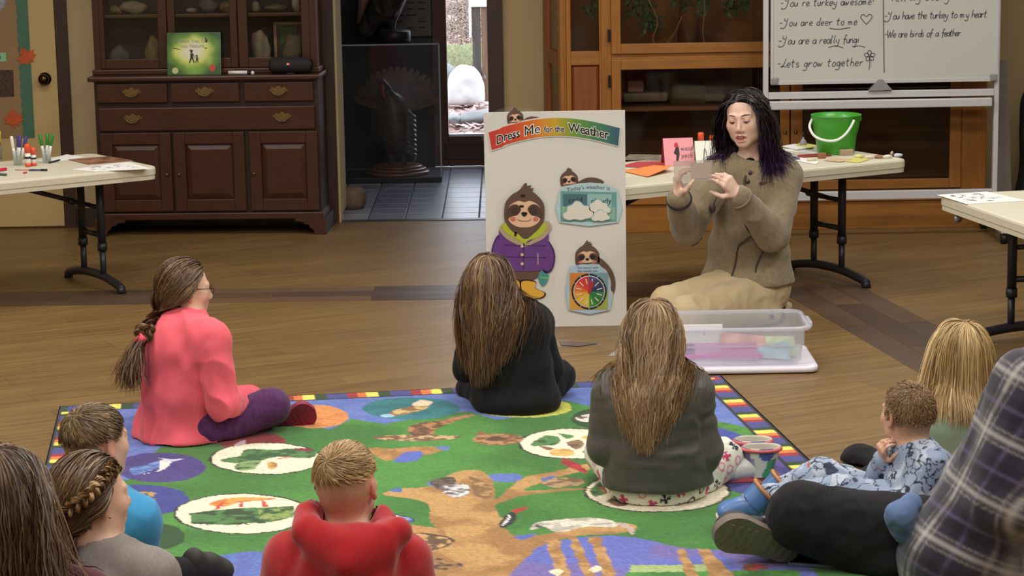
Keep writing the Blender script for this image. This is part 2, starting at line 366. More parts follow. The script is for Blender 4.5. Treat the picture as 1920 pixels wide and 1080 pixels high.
# ================================================================== the setting
YW = 12.55            # back wall plane
def wallX(px, py): return float(Yp(px, py, YW)[0])
M_cream = mat('cream_wall_paint', rgb(188, 166, 126, .95), .75, noise=.06, nscale=3, bump=.05, bscale=120)
M_darkwood = mat('dark_walnut_trim', rgb(66, 40, 30, .8), .5, noise=.35, nscale=6, stretch=(12, 12, 1), bump=.05)
def wood_floor():
    m = mat('vinyl_wood_floor', rgb(150, 118, 78), .42, spec=.45)
    nt = m.node_tree; N = nt.nodes; L = nt.links; b = N['Principled BSDF']
    tc = N.new('ShaderNodeTexCoord'); mp = N.new('ShaderNodeMapping'); mp.inputs['Rotation'].default_value = (0, 0, math.radians(-27)); L.new(tc.outputs['Object'], mp.inputs[0])
    st = N.new('ShaderNodeMapping'); st.inputs['Scale'].default_value = (.9, 16, 1); L.new(mp.outputs[0], st.inputs[0])
    n1 = N.new('ShaderNodeTexNoise'); n1.inputs['Scale'].default_value = 2.2; n1.inputs['Detail'].default_value = 8; n1.inputs['Roughness'].default_value = .65; L.new(st.outputs[0], n1.inputs['Vector'])
    cr = N.new('ShaderNodeValToRGB'); e = cr.color_ramp.elements; e[0].position = .3; e[0].color = rgb(124, 94, 52, .66); e[1].position = .72; e[1].color = rgb(170, 136, 84, .66)
    L.new(n1.outputs['Fac'], cr.inputs[0])
    br = N.new('ShaderNodeTexBrick'); br.inputs['Scale'].default_value = 1; br.inputs['Brick Width'].default_value = 1.1; br.inputs['Row Height'].default_value = .16; br.inputs['Mortar Size'].default_value = .0022
    br.inputs['Color1'].default_value = (1, 1, 1, 1); br.inputs['Color2'].default_value = (.84, .83, .80, 1); br.inputs['Mortar'].default_value = (.6, .56, .5, 1); L.new(mp.outputs[0], br.inputs['Vector'])
    mx = N.new('ShaderNodeMix'); mx.data_type = 'RGBA'; mx.blend_type = 'MULTIPLY'; mx.inputs[0].default_value = 1; L.new(cr.outputs[0], mx.inputs[6]); L.new(br.outputs['Color'], mx.inputs[7])
    s2 = N.new('ShaderNodeMapping'); s2.inputs['Scale'].default_value = (4, 60, 1); L.new(mp.outputs[0], s2.inputs[0])
    n2 = N.new('ShaderNodeTexNoise'); n2.inputs['Scale'].default_value = 1.6; n2.inputs['Detail'].default_value = 2; L.new(s2.outputs[0], n2.inputs['Vector'])
    c2 = N.new('ShaderNodeValToRGB'); c2.color_ramp.elements[0].position = .70; c2.color_ramp.elements[0].color = (0, 0, 0, 1); c2.color_ramp.elements[1].position = .82; c2.color_ramp.elements[1].color = (.35, .35, .35, 1); L.new(n2.outputs['Fac'], c2.inputs[0])
    m3 = N.new('ShaderNodeMix'); m3.data_type = 'RGBA'; L.new(c2.outputs[0], m3.inputs[0]); L.new(mx.outputs[2], m3.inputs[6]); m3.inputs[7].default_value = rgb(198, 172, 128, .66)
    L.new(m3.outputs[2], b.inputs['Base Color'])
    bp = N.new('ShaderNodeBump'); bp.inputs['Strength'].default_value = .12; bp.inputs['Distance'].default_value = .003; L.new(n1.outputs['Fac'], bp.inputs['Height']); L.new(bp.outputs[0], b.inputs['Normal'])
    return m
X0, X1, YF = -3.7, 3.9, -1.2
floor = MB().b2((X0, YF, -.06), (X1, YW+.06, 0)).build('floor', wood_floor()); tag(floor, kind='structure')
M_bp = [mat('dark_floor_plank_%d' % i, rgb(*c, .74), .42, noise=.35, nscale=5, stretch=(1.2, 14, 1)) for i, c in enumerate(((112, 84, 62), (92, 68, 54), (128, 98, 72), (100, 78, 62)))]
# dark border planks laid flush in the floor: one run across, one run down the right side
def plank_run(a, b, w, rows, ln):
    a = np.array(a); b = np.array(b); d = (b-a)/np.linalg.norm(b-a); n = np.array([-d[1], d[0]]); L = np.linalg.norm(b-a)
    for k in range(rows):
        t = -ln*.5*(k % 2); i = k
        while t < L:
            t0, t1 = max(0, t), min(L, t+ln)
            if t1-t0 > .05:
                q = [a+d*(t0+.002)+n*(w*k+.0015), a+d*(t1-.002)+n*(w*k+.0015), a+d*(t1-.002)+n*(w*(k+1)-.0015), a+d*(t0+.002)+n*(w*(k+1)-.0015)]
                o = MB().prism([tuple(p) for p in q], lambda x, y, z: (x, y, z), -.004, .0012).build('plank', M_bp[(i*7+k*3) % 4], floor)
            t += ln; i += 1
pa, pb = Zp(-40, 575), Zp(1200, 556)
plank_run((-3.4, pa[1]), (1.12, pb[1]), .12, 3, .92)
q0, q1 = Zp(1481, 557), Zp(1725, 701)
dd = (q1-q0)[:2]/np.linalg.norm((q1-q0)[:2])
plank_run(q0[:2]-dd*.22, q0[:2]+dd*4.2, .13, 3, .92)

def block(name, lo, hi, m): return tag(MB().b2(lo, hi).build(name, m), kind='structure')
oL = float(Zp(640, 418)[0]); oR = wallX(918, 300)
block('wall_back_left', (X0, YW, 0), (oL, YW+.14, 2.95), M_cream)
block('wall_back_right', (oR, YW, 0), (X1, YW+.14, 2.95), mat('tan_wall_paint', rgb(178, 154, 112, .9), .75, noise=.06, nscale=3, bump=.05, bscale=120))
block('wall_back_lintel', (oL, YW, 2.25), (oR, YW+.14, 2.95), M_cream)
block('wall_jamb_left', (oL-.10, YW+.14, .035), (oL, YW+.42, 2.95), M_cream)
block('wall_left', (X0-.1, YF, 0), (X0, YW+.14, 2.95), M_cream)
block('wall_right', (X1, YF, 0), (X1+.1, YW+.14, 2.95), mat('olive_wall_paint', rgb(120, 108, 80), .8))
block('wall_front', (X0, YF-.1, 0), (X1, YF, 2.95), M_cream)
block('ceiling', (X0, YF, 2.95), (X1, YW+.14, 3.05), mat('ceiling_white', rgb(205, 198, 182), .9))
block('trim_1', (oL-.085, YW-.025, 0), (oL-.012, YW, 2.3), M_darkwood)
block('trim_2', (oR, YW-.03, 0), (oR+.085, YW, 2.3), M_darkwood)
dL = wallX(125, 428)
block('trim_3', (dL, YW-.03, 0), (dL+.062, YW, 2.3), M_darkwood)
block('baseboard_left', (dL+.062, YW-.015, 0), (oL-.085, YW, .105), M_darkwood)
block('baseboard_right', (oR+.085, YW-.015, 0), (X1, YW, .105), M_darkwood)

# ---- door on the left, covered in craft paper
door = MB().b2((dL-.95, YW-.028, .012), (dL-.004, YW, 2.1)).build('door_1', mat('cream_door_paint', rgb(190, 164, 112, .95), .6, noise=.05, nscale=3)); tag(door, kind='structure')
kp = Yp(84, 148, YW-.03)
kb = MB().lathe([(.0, .062), (.016, .060), (.027, .05), (.030, .036), (.022, .024), (.013, .018), (.013, .008), (.034, .006), (.036, 0)], (kp[0], YW-.028, kp[2]), 20, M=Matrix.Rotation(PI/2, 3, 'X'))
tag(kb.build('door_knob', mat('aged_bronze', rgb(70, 55, 38), .25, metal=1), door), 'dark bronze door knob')
pfn = lambda off: (lambda a, b, t: (a, YW-.028-off-t, b))
def pxw(pts, Y=YW): return [(float(Yp(x, y, Y)[0]), float(Yp(x, y, Y)[2])) for x, y in pts]
pb_l = dL-.9; zt, zb = 2.02, .50
pr = float(Yp(57, 140, YW)[0])
paper = tag(MB().prism([(pb_l, zb), (pr, zb), (pr, zt), (pb_l, zt)], pfn(0), .0005, .0025).build('paper_backing', mat('kraft_paper', rgb(150, 122, 86, .95), .85, noise=.10, nscale=6)), 'tan craft paper sheet covering the cream door', 'paper')
sc = []
n = 30
for i in range(n*6+1):
    z = zb+(zt-zb)*i/(n*6); sc.append((pr-.045-.009*abs(math.sin(PI*i/6)), z))
tag(MB().prism([(pr+.012, zb)]+[(pr+.012, zt)]+sc[::-1], pfn(.003), 0, .0015).build('border_strip', mat('teal_border', rgb(72, 112, 92, .95), .7, noise=.08, nscale=20)), 'teal scalloped paper border strip along edge of craft paper on door', 'border strip')
LEAF = [(0, -.95), (.06, -.5), (.42, -.72), (.40, -.45), (.95, -.25), (.72, -.05), (1.0, .30), (.62, .28), (.55, .50), (.28, .22), (.36, .78), (.18, .70), (0, 1.08), (-.18, .70), (-.36, .78), (-.28, .22), (-.55, .5), (-.62, .28), (-1, .30), (-.72, -.05), (-.95, -.25), (-.40, -.45), (-.42, -.72), (-.06, -.5), (-.04, -.95)]
for (px, py, r, rot, lab) in ((52, 106, .056, .5, 'orange paper maple leaf overlapping the teal border near the door knob'), (28, 222, .056, .15, 'rust orange paper maple leaf lower on the craft paper')):
    c = Yp(px, py, YW); cr_, sr_ = math.cos(rot), math.sin(rot)
    tag(MB().prism([(c[0]+r*(a*cr_-b*sr_), c[2]+r*(a*sr_+b*cr_)) for a, b in LEAF], pfn(.0055), 0, .0015).build('paper_leaf', mat('orange_leaf_paper', rgb(205, 88, 38, .95), .7, noise=.2, nscale=30)), lab, 'paper leaf', 'paper maple leaves on the door')
g = pxw([(-26, 99), (13, 98), (14, 114), (-26, 115)])
card = tag(MB().prism(g, pfn(.003), 0, .001).build('word_label', mat('mint_paper', rgb(140, 200, 150, .9), .7)), 'small mint green word label on craft paper', 'label')
hw, _ = handwriting('trees', g[0][0]+.018, g[2][1]+.014, .028, lambda a, b: (a, YW-.0334, b), .003, adv=.5)
hw.build('lettering', mat('ink_black', rgb(30, 28, 30), .6), card)
g = pxw([(-30, 131), (27, 130), (29, 180), (-30, 182)])
ph = tag(MB().prism(g, pfn(.003), 0, .001).build('photo_print', mat('photo_cone_brown', rgb(92, 66, 56), .35, noise=.75, nscale=60, ncol=rgb(30, 20, 18))), 'photo print of dark brown pinecones on craft paper', 'photo')
c = Yp(-8, 0, YW)
rd = tag(MB().prism(ell2(c[0], c[2], .065, .065), pfn(.003), 0, .001).build('round_photo', mat('round_photo_grey', rgb(170, 172, 185), .4, noise=.8, nscale=40, ncol=rgb(40, 38, 48))), 'round black and white picture at top of craft paper', 'photo')

# ---- passage behind the opening: slate tiles, dark walls, glazed outer door
YD = 14.85
pas = block('floor_passage', (-3.0, YW+.06, -.06), (1.2, YD+.3, -.006), mat('slate_grout', rgb(52, 52, 58), .7))
M_sl = [mat('slate_tile_%d' % i, rgb(*c, 2.3), .33, noise=.3, nscale=7, bump=.25, bscale=18, spec=.6) for i, c in enumerate(((94, 98, 112), (84, 88, 102), (102, 104, 116)))]
ty = YW+.065; r_ = 0
tw, td = .205, .205
sk = -.02
while ty < YD+.1:
    for i in range(-9, 8):
        x = i*tw+.03
        if -2.0 < x < .7:
            MB().box((x+tw/2, ty+td/2, -.004), (tw-.007, td-.007, .012), ch=.002).build('slate_tile', M_sl[(i*5+r_*3) % 3], pas)
    ty += td; r_ += 1
block('trim_4', (oL, YW-.005, -.01), (oR, YW+.06, .004), mat('threshold_metal', rgb(70, 64, 60), .4, metal=.5))
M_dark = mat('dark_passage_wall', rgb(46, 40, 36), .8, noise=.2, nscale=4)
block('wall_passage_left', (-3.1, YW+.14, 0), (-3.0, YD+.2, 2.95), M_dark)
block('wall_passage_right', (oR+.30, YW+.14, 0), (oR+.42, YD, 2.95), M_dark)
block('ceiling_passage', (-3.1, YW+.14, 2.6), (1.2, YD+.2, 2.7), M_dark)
fx0, fx1 = [float(Yp(x, 150, YD)[0]) for x in (812, 985)]
gx0, gx1 = [float(Yp(x, 150, YD)[0]) for x in (839, 935)]
gz0 = float(Yp(870, 250, YD)[2])
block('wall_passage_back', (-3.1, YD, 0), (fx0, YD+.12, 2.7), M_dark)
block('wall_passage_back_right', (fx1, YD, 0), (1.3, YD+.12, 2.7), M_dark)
M_dw = mat('red_brown_door_wood', rgb(100, 56, 40), .45, noise=.3, nscale=5, stretch=(10, 10, 1))
d2 = empty('door_2', (0, YD, 0)); tag(d2, kind='structure')
def dpart(name, lo, hi, m, ch=.004): return reparent_world(MB().b2(lo, hi, ch).build(name, m), d2)
dpart('door_stile', (fx0, YD-.02, .01), (gx0, YD+.05, 2.5), M_dw); dpart('door_stile', (gx1, YD-.02, .01), (fx1, YD+.05, 2.5), M_dw)
dpart('bottom_rail', (gx0, YD-.02, .01), (gx1, YD+.05, gz0-.02), M_dw); dpart('top_rail', (gx0, YD-.02, 2.2), (gx1, YD+.05, 2.5), M_dw)
dpart('glazing_bead', (gx0, YD-.025, gz0-.02), (gx1, YD-.005, gz0), mat('aluminium', rgb(190, 192, 198), .3, metal=.8)); 
dpart('kick_plate', (gx0-.03, YD-.026, .05), (gx1+.03, YD-.018, .16), mat('kick_plate_brown', rgb(60, 32, 26), .4))
dpart('window_pane', (gx0, YD+.005, gz0), (gx1, YD+.011, 2.2), clear_mat('door_glass', refl=.3), 0)
hx = float(Yp(922, 120, YD-.06)[0])
hh = MB().tube([(hx+.02, YD-.02, 1.20), (hx, YD-.08, 1.19), (hx-.01, YD-.09, .95), (hx+.0, YD-.08, .66), (hx+.02, YD-.02, .65)], .014); hh.b2((hx-.0, YD-.03, 1.13), (hx+.06, YD-.018, 1.26)); hh.b2((hx-.0, YD-.03, .6), (hx+.06, YD-.018, .72))
reparent_world(hh.build('door_handle', mat('black_metal', rgb(24, 22, 22), .4, metal=.6)), d2)

# ---- outdoors seen through that door
def rock(name, c, r, m, sub=4, amp=.22, seed=0, flat=None, box=0):
    bm = bmesh.new(); bmesh.ops.create_icosphere(bm, subdivisions=sub, radius=1); V = np.array([v.co[:] for v in bm.verts]); F = [[v.index for v in f.verts] for f in bm.faces]; bm.free()
    if box: V = V/np.maximum((np.abs(V)**box).sum(1), 1e-6)[:, None]**(1/box); V[:, 0] *= 1-.24*(V[:, 2]+.3*np.abs(V[:, 2]))
    V = V*(1+amp*fbm(V*1.3+seed*7.1, 4))[:, None]
    if flat: V[:, 2] = np.minimum(V[:, 2], flat)
    V = V*np.array(r)+np.array(c)
    return np_mesh(name, V, F, m)
gx_, gy_ = np.meshgrid(np.linspace(-3, 3, 70), np.linspace(YD+.14, 24, 90), indexing='ij'); gz_ = -.06+.035*(gy_-YD)+.30*np.maximum(gy_-18.7, 0)+.03*fbm(np.stack([gx_*2, gy_*2, gx_*0], -1))*np.clip((gy_-15.2)*2, 0, 1)
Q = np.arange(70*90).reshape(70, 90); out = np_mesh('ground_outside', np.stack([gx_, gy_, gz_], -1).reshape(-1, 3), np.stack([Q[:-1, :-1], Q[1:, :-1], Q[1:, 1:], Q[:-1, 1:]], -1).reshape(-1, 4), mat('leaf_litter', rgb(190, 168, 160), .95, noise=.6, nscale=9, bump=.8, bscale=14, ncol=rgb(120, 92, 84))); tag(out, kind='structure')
ml_ = MB(); rr = random.Random(14)
for i in range(1500):
    x, y = rr.uniform(-.75, .15), rr.uniform(15.4, 21.5); z = -.06+.035*(y-YD)+.30*max(y-18.7, 0)+.025; a = rr.random()*6.3; l = rr.uniform(.02, .06); d = Vector((math.cos(a), math.sin(a), rr.uniform(-.2, .5)))*l; s_ = Vector((-math.sin(a), math.cos(a), rr.uniform(-.3, .3)))*l*.4; p = Vector((x, y, z)); ml_.add([p-d, p+s_, p+d, p-s_], [(0, 1, 2, 3)])
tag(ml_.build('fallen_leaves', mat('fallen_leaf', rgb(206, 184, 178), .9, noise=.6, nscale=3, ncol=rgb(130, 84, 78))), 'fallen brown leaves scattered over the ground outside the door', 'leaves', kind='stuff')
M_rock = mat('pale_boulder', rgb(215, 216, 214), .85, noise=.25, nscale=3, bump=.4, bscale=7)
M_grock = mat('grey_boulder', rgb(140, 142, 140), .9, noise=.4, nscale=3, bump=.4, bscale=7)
YO = 18.2
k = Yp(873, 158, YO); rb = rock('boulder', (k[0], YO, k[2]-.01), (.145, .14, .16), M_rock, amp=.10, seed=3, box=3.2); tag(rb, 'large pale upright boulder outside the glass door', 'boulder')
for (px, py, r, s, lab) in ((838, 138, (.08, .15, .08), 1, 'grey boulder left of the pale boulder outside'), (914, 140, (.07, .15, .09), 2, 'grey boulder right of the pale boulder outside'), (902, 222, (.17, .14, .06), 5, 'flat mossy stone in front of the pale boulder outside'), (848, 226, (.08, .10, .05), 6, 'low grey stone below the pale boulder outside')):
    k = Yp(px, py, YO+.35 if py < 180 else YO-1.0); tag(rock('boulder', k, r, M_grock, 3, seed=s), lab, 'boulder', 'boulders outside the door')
mbs = MB(); rr = random.Random(4)
for i in range(1000):
    k = Yp(835+rr.random()*85, 86+rr.random()*34, YO+.6+rr.random()*.5); a = rr.random()*6.3; l = .02+.03*rr.random(); d = Vector((math.cos(a), .4*rr.random()-.2, math.sin(a)*.8+.3)).normalized(); s = d.cross(Vector((0, 1, .3))).normalized()*.007; p = Vector(k)
    mbs.add([p-s*.3, p+d*l*.5-s, p+d*l, p+d*l*.5+s], [(0, 1, 2, 3)])
for i in range(5): mbs.tube([(k[0]-.08+.05*i, k[1], -.1), (k[0]-.05+.03*i, k[1], .4), (k[0]-.09+.05*i, k[1], k[2])], .008, 5)
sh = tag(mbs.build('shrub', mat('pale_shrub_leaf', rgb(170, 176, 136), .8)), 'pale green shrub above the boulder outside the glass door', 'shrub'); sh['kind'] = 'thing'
mbs = MB()
for i in range(240):
    k = Yp(836+rr.random()*70, 2+rr.random()*80, YO+1.4); a = rr.random()*6.3; l = .06+.2*rr.random(); p = Vector(k); d = Vector((math.cos(a), .1, math.sin(a)*.7))
    mbs.tube([p, p+d*l*.5+Vector((0, .02, .02)), p+d*l], .005, 4)
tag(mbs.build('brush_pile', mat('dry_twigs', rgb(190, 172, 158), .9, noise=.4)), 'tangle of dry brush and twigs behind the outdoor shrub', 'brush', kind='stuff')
gt = empty('wooden_post', Yp(900, 70, YO+.2), 0, 'weathered brown wooden post with pale metal straps outside the door', 'post')
k0, k1 = Yp(885, 70, YO+.2), Yp(918, 12, YO+.2)
for i in range(2):
    w = (k1[0]-k0[0])/2
    reparent_world(MB().b2((k0[0]+w*i+.003, YO+.18, k0[2]-.9*(1 if i else 1)), (k0[0]+w*(i+1)-.003, YO+.24, k1[2]+.02), .004).build('board', mat('weathered_board_%d' % i, rgb(120, 92, 74) if i else rgb(78, 72, 66), .9, noise=.4, nscale=4, stretch=(14, 14, 1))), gt)
reparent_world(MB().b2((k0[0]-.02, YO+.16, k1[2]), (k1[0]+.03, YO+.27, k1[2]+.05)).build('cap', mat('pale_strap', rgb(214, 222, 232), .5)), gt)
reparent_world(MB().b2((k0[0]-.022, YO+.165, k0[2]), (k0[0]-.004, YO+.19, k1[2])).build('strap', mat('pale_strap', None)), gt)

# ---- glass case with the mounted turkey, and the mounts around it
YC = 14.12
c0, c1 = Yp(655, 345, YC), Yp(813, 340, YC); cx = (c0[0]+c1[0])/2+.01; cw = .60; ch_ = float(Yp(740, 84, YC)[2]); cd = .42
case = empty('display_case', (cx, YC+cd/2, 0), 0, 'tall clear display case on black base holding a mounted turkey', 'display case')
reparent_world(MB().b2((cx-cw/2, YC, .002), (cx+cw/2, YC+cd, .035), .003).build('case_base', mat('black_case_base', rgb(20, 20, 22), .4)), case)
M_acr = clear_mat('case_acrylic', tint=(.90, .91, .92, 1), milky=.02, refl=.2)
for nm, lo, hi in (('front_pane', (cx-cw/2, YC, .035), (cx+cw/2, YC+.005, ch_)), ('side_pane', (cx+cw/2-.005, YC+.005, .035), (cx+cw/2, YC+cd, ch_)), ('side_pane', (cx-cw/2, YC+.005, .035), (cx-cw/2+.005, YC+cd, ch_)), ('top_pane', (cx-cw/2, YC, ch_), (cx+cw/2, YC+cd, ch_+.006))):
    reparent_world(MB().b2(lo, hi).build(nm, M_acr), case)
edge = MB()
for x in (cx-cw/2, cx+cw/2): edge.b2((x-.004, YC-.002, .035), (x+.004, YC+.004, ch_))
edge.b2((cx-cw/2, YC-.002, ch_-.003), (cx+cw/2, YC+.004, ch_+.006))
reparent_world(edge.build('pane_edge', mat('acrylic_edge', rgb(150, 158, 165), .3)), case)
tk = Yp(760, 330, YC+.2); tx = float(Yp(745, 300, YC+.2)[0])
tb = empty('mount_base', (tx, YC+.2, .035), 0, 'round stepped wooden base under the mounted turkey inside the case', 'base')
for r0, z0, z1 in ((.20, 0, .022), (.18, .022, .04), (.155, .04, .055)):
    reparent_world(MB().lathe([(0, z0), (r0-.008, z0), (r0, z0+.006), (r0, z1-.006), (r0-.01, z1), (0, z1)], (tx, YC+.2, .035), 36).build('base_tier', mat('walnut_mount_base', rgb(130, 78, 56), .35, noise=.3, nscale=6, coat=.3)), tb)
# turkey: one body, tail fan and head
def feather_mat(): return mat('dark_feathers', rgb(70, 64, 60), .45, noise=.6, nscale=14, stretch=(1, 1, 3), bump=.5, bscale=30, ncol=rgb(22, 20, 22))
tz = .09
S = Solid(); S.ell((tx, YC+.2, tz+.24), (.105, .13, .185), k=.03).ell((tx-.02, YC+.16, tz+.36), (.075, .08, .10), k=.05)
S.path([(tx-.03, YC+.13, tz+.42), (tx-.055, YC+.10, tz+.49), (tx-.07, YC+.08, tz+.52)], [.045, .026, .022], k=.02).ell((tx-.075, YC+.07, tz+.53), (.022, .032, .022), k=.012).cap((tx-.075, YC+.04, tz+.525), (tx-.07, YC+.02, tz+.49), .006, .004, k=.004)
for sx in (-.04, .04): S.cap((tx+sx, YC+.19, tz+.12), (tx+sx, YC+.18, tz-.03), .028, .012, k=.02)
V, F = S.mesh(.008); tk = np_mesh('turkey', V, F, feather_mat()); tag(tk, 'dark mounted turkey standing on round wooden base inside the display case', 'mounted bird')
fan = MB()
for i in range(17):
    a = PI*(.12+.76*i/16); L_ = .30; d = Vector((math.cos(a), .25, math.sin(a))); s = Vector((-math.sin(a), 0, math.cos(a))); o = Vector((tx+.01, YC+.27, tz+.30))
    fan.add([o+s*.006, o-s*.006, o+d*L_*.8-s*.026, o+d*L_-s*.012, o+d*L_+s*.012, o+d*L_*.8+s*.026], [(0, 1, 2, 5), (5, 2, 3, 4)])
reparent_world(fan.build('tail_fan', mat('tail_feathers', rgb(96, 66, 44), .5, noise=.5, nscale=20, ncol=rgb(30, 22, 18))), tk)
wt = MB(); wt.tube([(tx-.074, YC+.035, tz+.52), (tx-.07, YC+.05, tz+.46), (tx-.05, YC+.08, tz+.42)], [.008, .012, .008], 8)
reparent_world(wt.build('wattle', mat('red_wattle', rgb(150, 48, 42), .5)), tk)
wing = MB()
for i in range(9):
    z = tz+.34-.03*i; wing.tube([(tx+.07, YC+.10, z), (tx+.112, YC+.16, z-.04), (tx+.10, YC+.26, z-.09)], [.012, .016, .006], 6)
reparent_world(wing.build('wing', mat('wing_feathers', rgb(88, 90, 100), .35, noise=.5, nscale=25)), tk)
# dark mount standing on the case
S = Solid(); bz = ch_+.006; bx = float(Yp(712, 60, YC+.2)[0])
mb = MB().lathe([(0, 0), (.10, 0), (.10, .06), (.085, .07), (0, .07)], (bx+.09, YC+.2, bz), 28)
eb = mb.build('mount_base', mat('dark_mount_base', rgb(40, 34, 34), .5)); tag(eb, 'dark drum base of the raptor mount on top of the display case', 'base')
S.ell((bx+.06, YC+.2, bz+.36), (.12, .13, .22), k=.03).cap((bx+.02, YC+.2, bz+.22), (bx-.09, YC+.25, bz+.08), .08, .05, k=.04).cap((bx+.07, YC+.19, bz+.2), (bx+.08, YC+.19, bz+.07), .045, .02, k=.03).ell((bx+.09, YC+.12, bz+.62), (.06, .08, .06), k=.05)
V, F = S.mesh(.010); rp = np_mesh('raptor_mount', folds(V, F, .006, 22, (1, 1, .4)), F, feather_mat()); tag(rp, 'dark mounted raptor perched on the drum base above the display case', 'mounted bird')
cl = MB(); cl.tube([(bx-.13, YC+.14, bz+.40), (bx-.09, YC+.12, bz+.26), (bx-.13, YC+.14, bz+.12)], [.02, .035, .012], 8)
reparent_world(cl.build('wing_edge', mat('pale_wing_edge', rgb(120, 92, 76), .6, noise=.4)), rp)
# poster behind the case, small brown bin by the jamb
q0, q1 = Yp(762, 68, YD-.012), Yp(806, -60, YD-.012)
po = MB().b2((q0[0]-.1, YD-.012, q0[2]), (q1[0], YD-.002, q1[2])).build('wall_poster', mat('dim_poster', rgb(120, 116, 112), .6, noise=.3, nscale=9)); tag(po, 'pale framed text panel on dark wall above the display case', 'poster')
tl = MB()
for r_ in range(9):
    for c_ in range(3):
        if (r_*3+c_) % 4: tl.b2((q0[0]-.07+c_*.075, YD-.014, q0[2]+.05+r_*.04), (q0[0]-.03+c_*.075+.01*(r_ % 3), YD-.012, q0[2]+.058+r_*.04))
tl.build('text_lines', mat('ink_black', None), po)
k = Zp(668, 374, .0)
bn = MB().lathe([(0, 0), (.06, 0), (.075, .03), (.082, .07), (.07, .11), (.045, .125), (0, .125)], (float(Yp(660, 360, 13.05)[0]), 13.05, -.006+.008), 24).build('storage_basket', mat('brown_basket', rgb(120, 96, 78), .7, noise=.4, nscale=30)); tag(bn, 'small rounded brown container peeking out past the wall edge', 'basket')

# ================================================================== hutch
HY = math.radians(-3.0)
hb = (Zp(183, 441)+Zp(607, 442))/2
hut = empty('china_hutch', (hb[0], hb[1], 0), HY, 'dark cherry china hutch with glazed upper doors and brass pulls', 'hutch')
M_ch = mat('cherry_wood', rgb(96, 54, 36, .52), .38, noise=.35, nscale=5, stretch=(2, 12, 12), bump=.03, spec=.4)
M_chd = mat('cherry_wood_dark', rgb(66, 38, 26, .48), .45, noise=.3, nscale=5, stretch=(12, 12, 2))
M_brass = mat('aged_brass', rgb(126, 104, 66), .42, metal=.85)
def hp(name, lo, hi, m=None, ch=.003, parent=None): return MB().b2(lo, hi, ch).build(name, m or M_ch, parent or hut)
D = .345
hp('case_body', (-.59, .02, .095), (.60, D, .826), M_chd)
hp('countertop', (-.615, -.025, .826), (.615, D, .853), ch=.008)
hp('base_moulding', (-.60, -.005, .085), (.61, D, .122), ch=.006)
for s in (-1, 1):
    x0, x1 = (-.615, -.45) if s < 0 else (.46, .625)
    pts = [(x0, 0), (x0+.06, 0), (x0+.065, .025), (x0+.085, .04), (x0+.09, .055), (x0+.115, .06), (x0+.12, .07), (x1, .075), (x1, .09), (x0, .09)] if s < 0 else [(x1, 0), (x1-.06, 0), (x1-.065, .025), (x1-.085, .04), (x1-.09, .055), (x1-.115, .06), (x1-.12, .07), (x0, .075), (x0, .09), (x1, .09)]
    MB().prism(pts, lambda a, b, t: (a, t, b), -.012, .02).build('bracket_foot', M_ch, hut)
    MB().b2((x0 if s < 0 else x1-.03, .02, 0), (x0+.03 if s < 0 else x1, D, .09)).build('side_foot', M_chd, hut)
hp('rear_foot', (-.6, D-.03, 0), (.6, D, .09), M_chd)
def pull(x, z, par):
    p = MB(); out = [(-.045, .0), (-.052, .012), (-.04, .010), (-.034, .024), (-.02, .016), (0, .03), (.02, .016), (.034, .024), (.04, .010), (.052, .012), (.045, 0), (.03, -.008), (.022, -.02), (0, -.014), (-.022, -.02), (-.03, -.008)]
    p.prism([(x+a, z+b) for a, b in out], lambda a, b, t: (a, t, b), -.006, -.003)
    p.tube([(x-.034, -.008, z+.004)]+[(x+.034*math.cos(a), -.018, z+.002-.022*math.sin(a)) for a in np.linspace(PI, 0, 9)]+[(x+.034, -.008, z+.004)], .003, 8)
    for sx in (-.034, .034): p.lathe([(0, -.009), (.006, -.007), (.007, 0)], (x+sx, -.004, z+.004), 10, M=Matrix.Rotation(PI/2, 3, 'X'))
    o = p.build('brass_pull', M_brass); o.parent = par
for x0, x1 in ((-.573, -.197), (-.177, .186), (.211, .579)):
    d = hp('drawer', (x0, -.004, .712), (x1, .1, .814), ch=.005); pull((x0+x1)/2, .766, d)
d = hp('drawer', (-.568, -.004, .563), (.583, .1, .686), ch=.005); d['label'] = 'wide lower drawer with two pulls'; pull(-.385, .628, d); pull(.41, .628, d)
def panel_door(name, x0, x1, z0, z1, par, knob):
    f = MB(); w = .062
    f.b2((x0, -.004, z0), (x0+w, .016, z1), .003); f.b2((x1-w, -.004, z0), (x1, .016, z1), .003); f.b2((x0+w, -.004, z0), (x1-w, .016, z0+w), .003); f.b2((x0+w, -.004, z1-w), (x1-w, .016, z1), .003)
    d = f.build(name, M_ch, par)
    a, b, c, e = x0+w, x1-w, z0+w, z1-w; i = .03
    MB().add([(a, .012, c), (b, .012, c), (b, .012, e), (a, .012, e), (a+i, .000, c+i), (b-i, .000, c+i), (b-i, .000, e-i), (a+i, .000, e-i)], [(0, 1, 5, 4), (1, 2, 6, 5), (2, 3, 7, 6), (3, 0, 4, 7), (4, 5, 6, 7)]).build('raised_panel', M_ch, d)
    MB().lathe([(0, .016), (.008, .013), (.009, .008), (.004, .003), (.004, 0)], (knob, -.004, (z0+z1)/2-.012), 12, M=Matrix.Rotation(PI/2, 3, 'X')).build('knob', M_brass, d)
panel_door('door', -.564, -.189, .132, .552, hut, -.215); panel_door('door', -.175, .203, .132, .552, hut, -.15); panel_door('door', .229, .592, .132, .552, hut, .25)
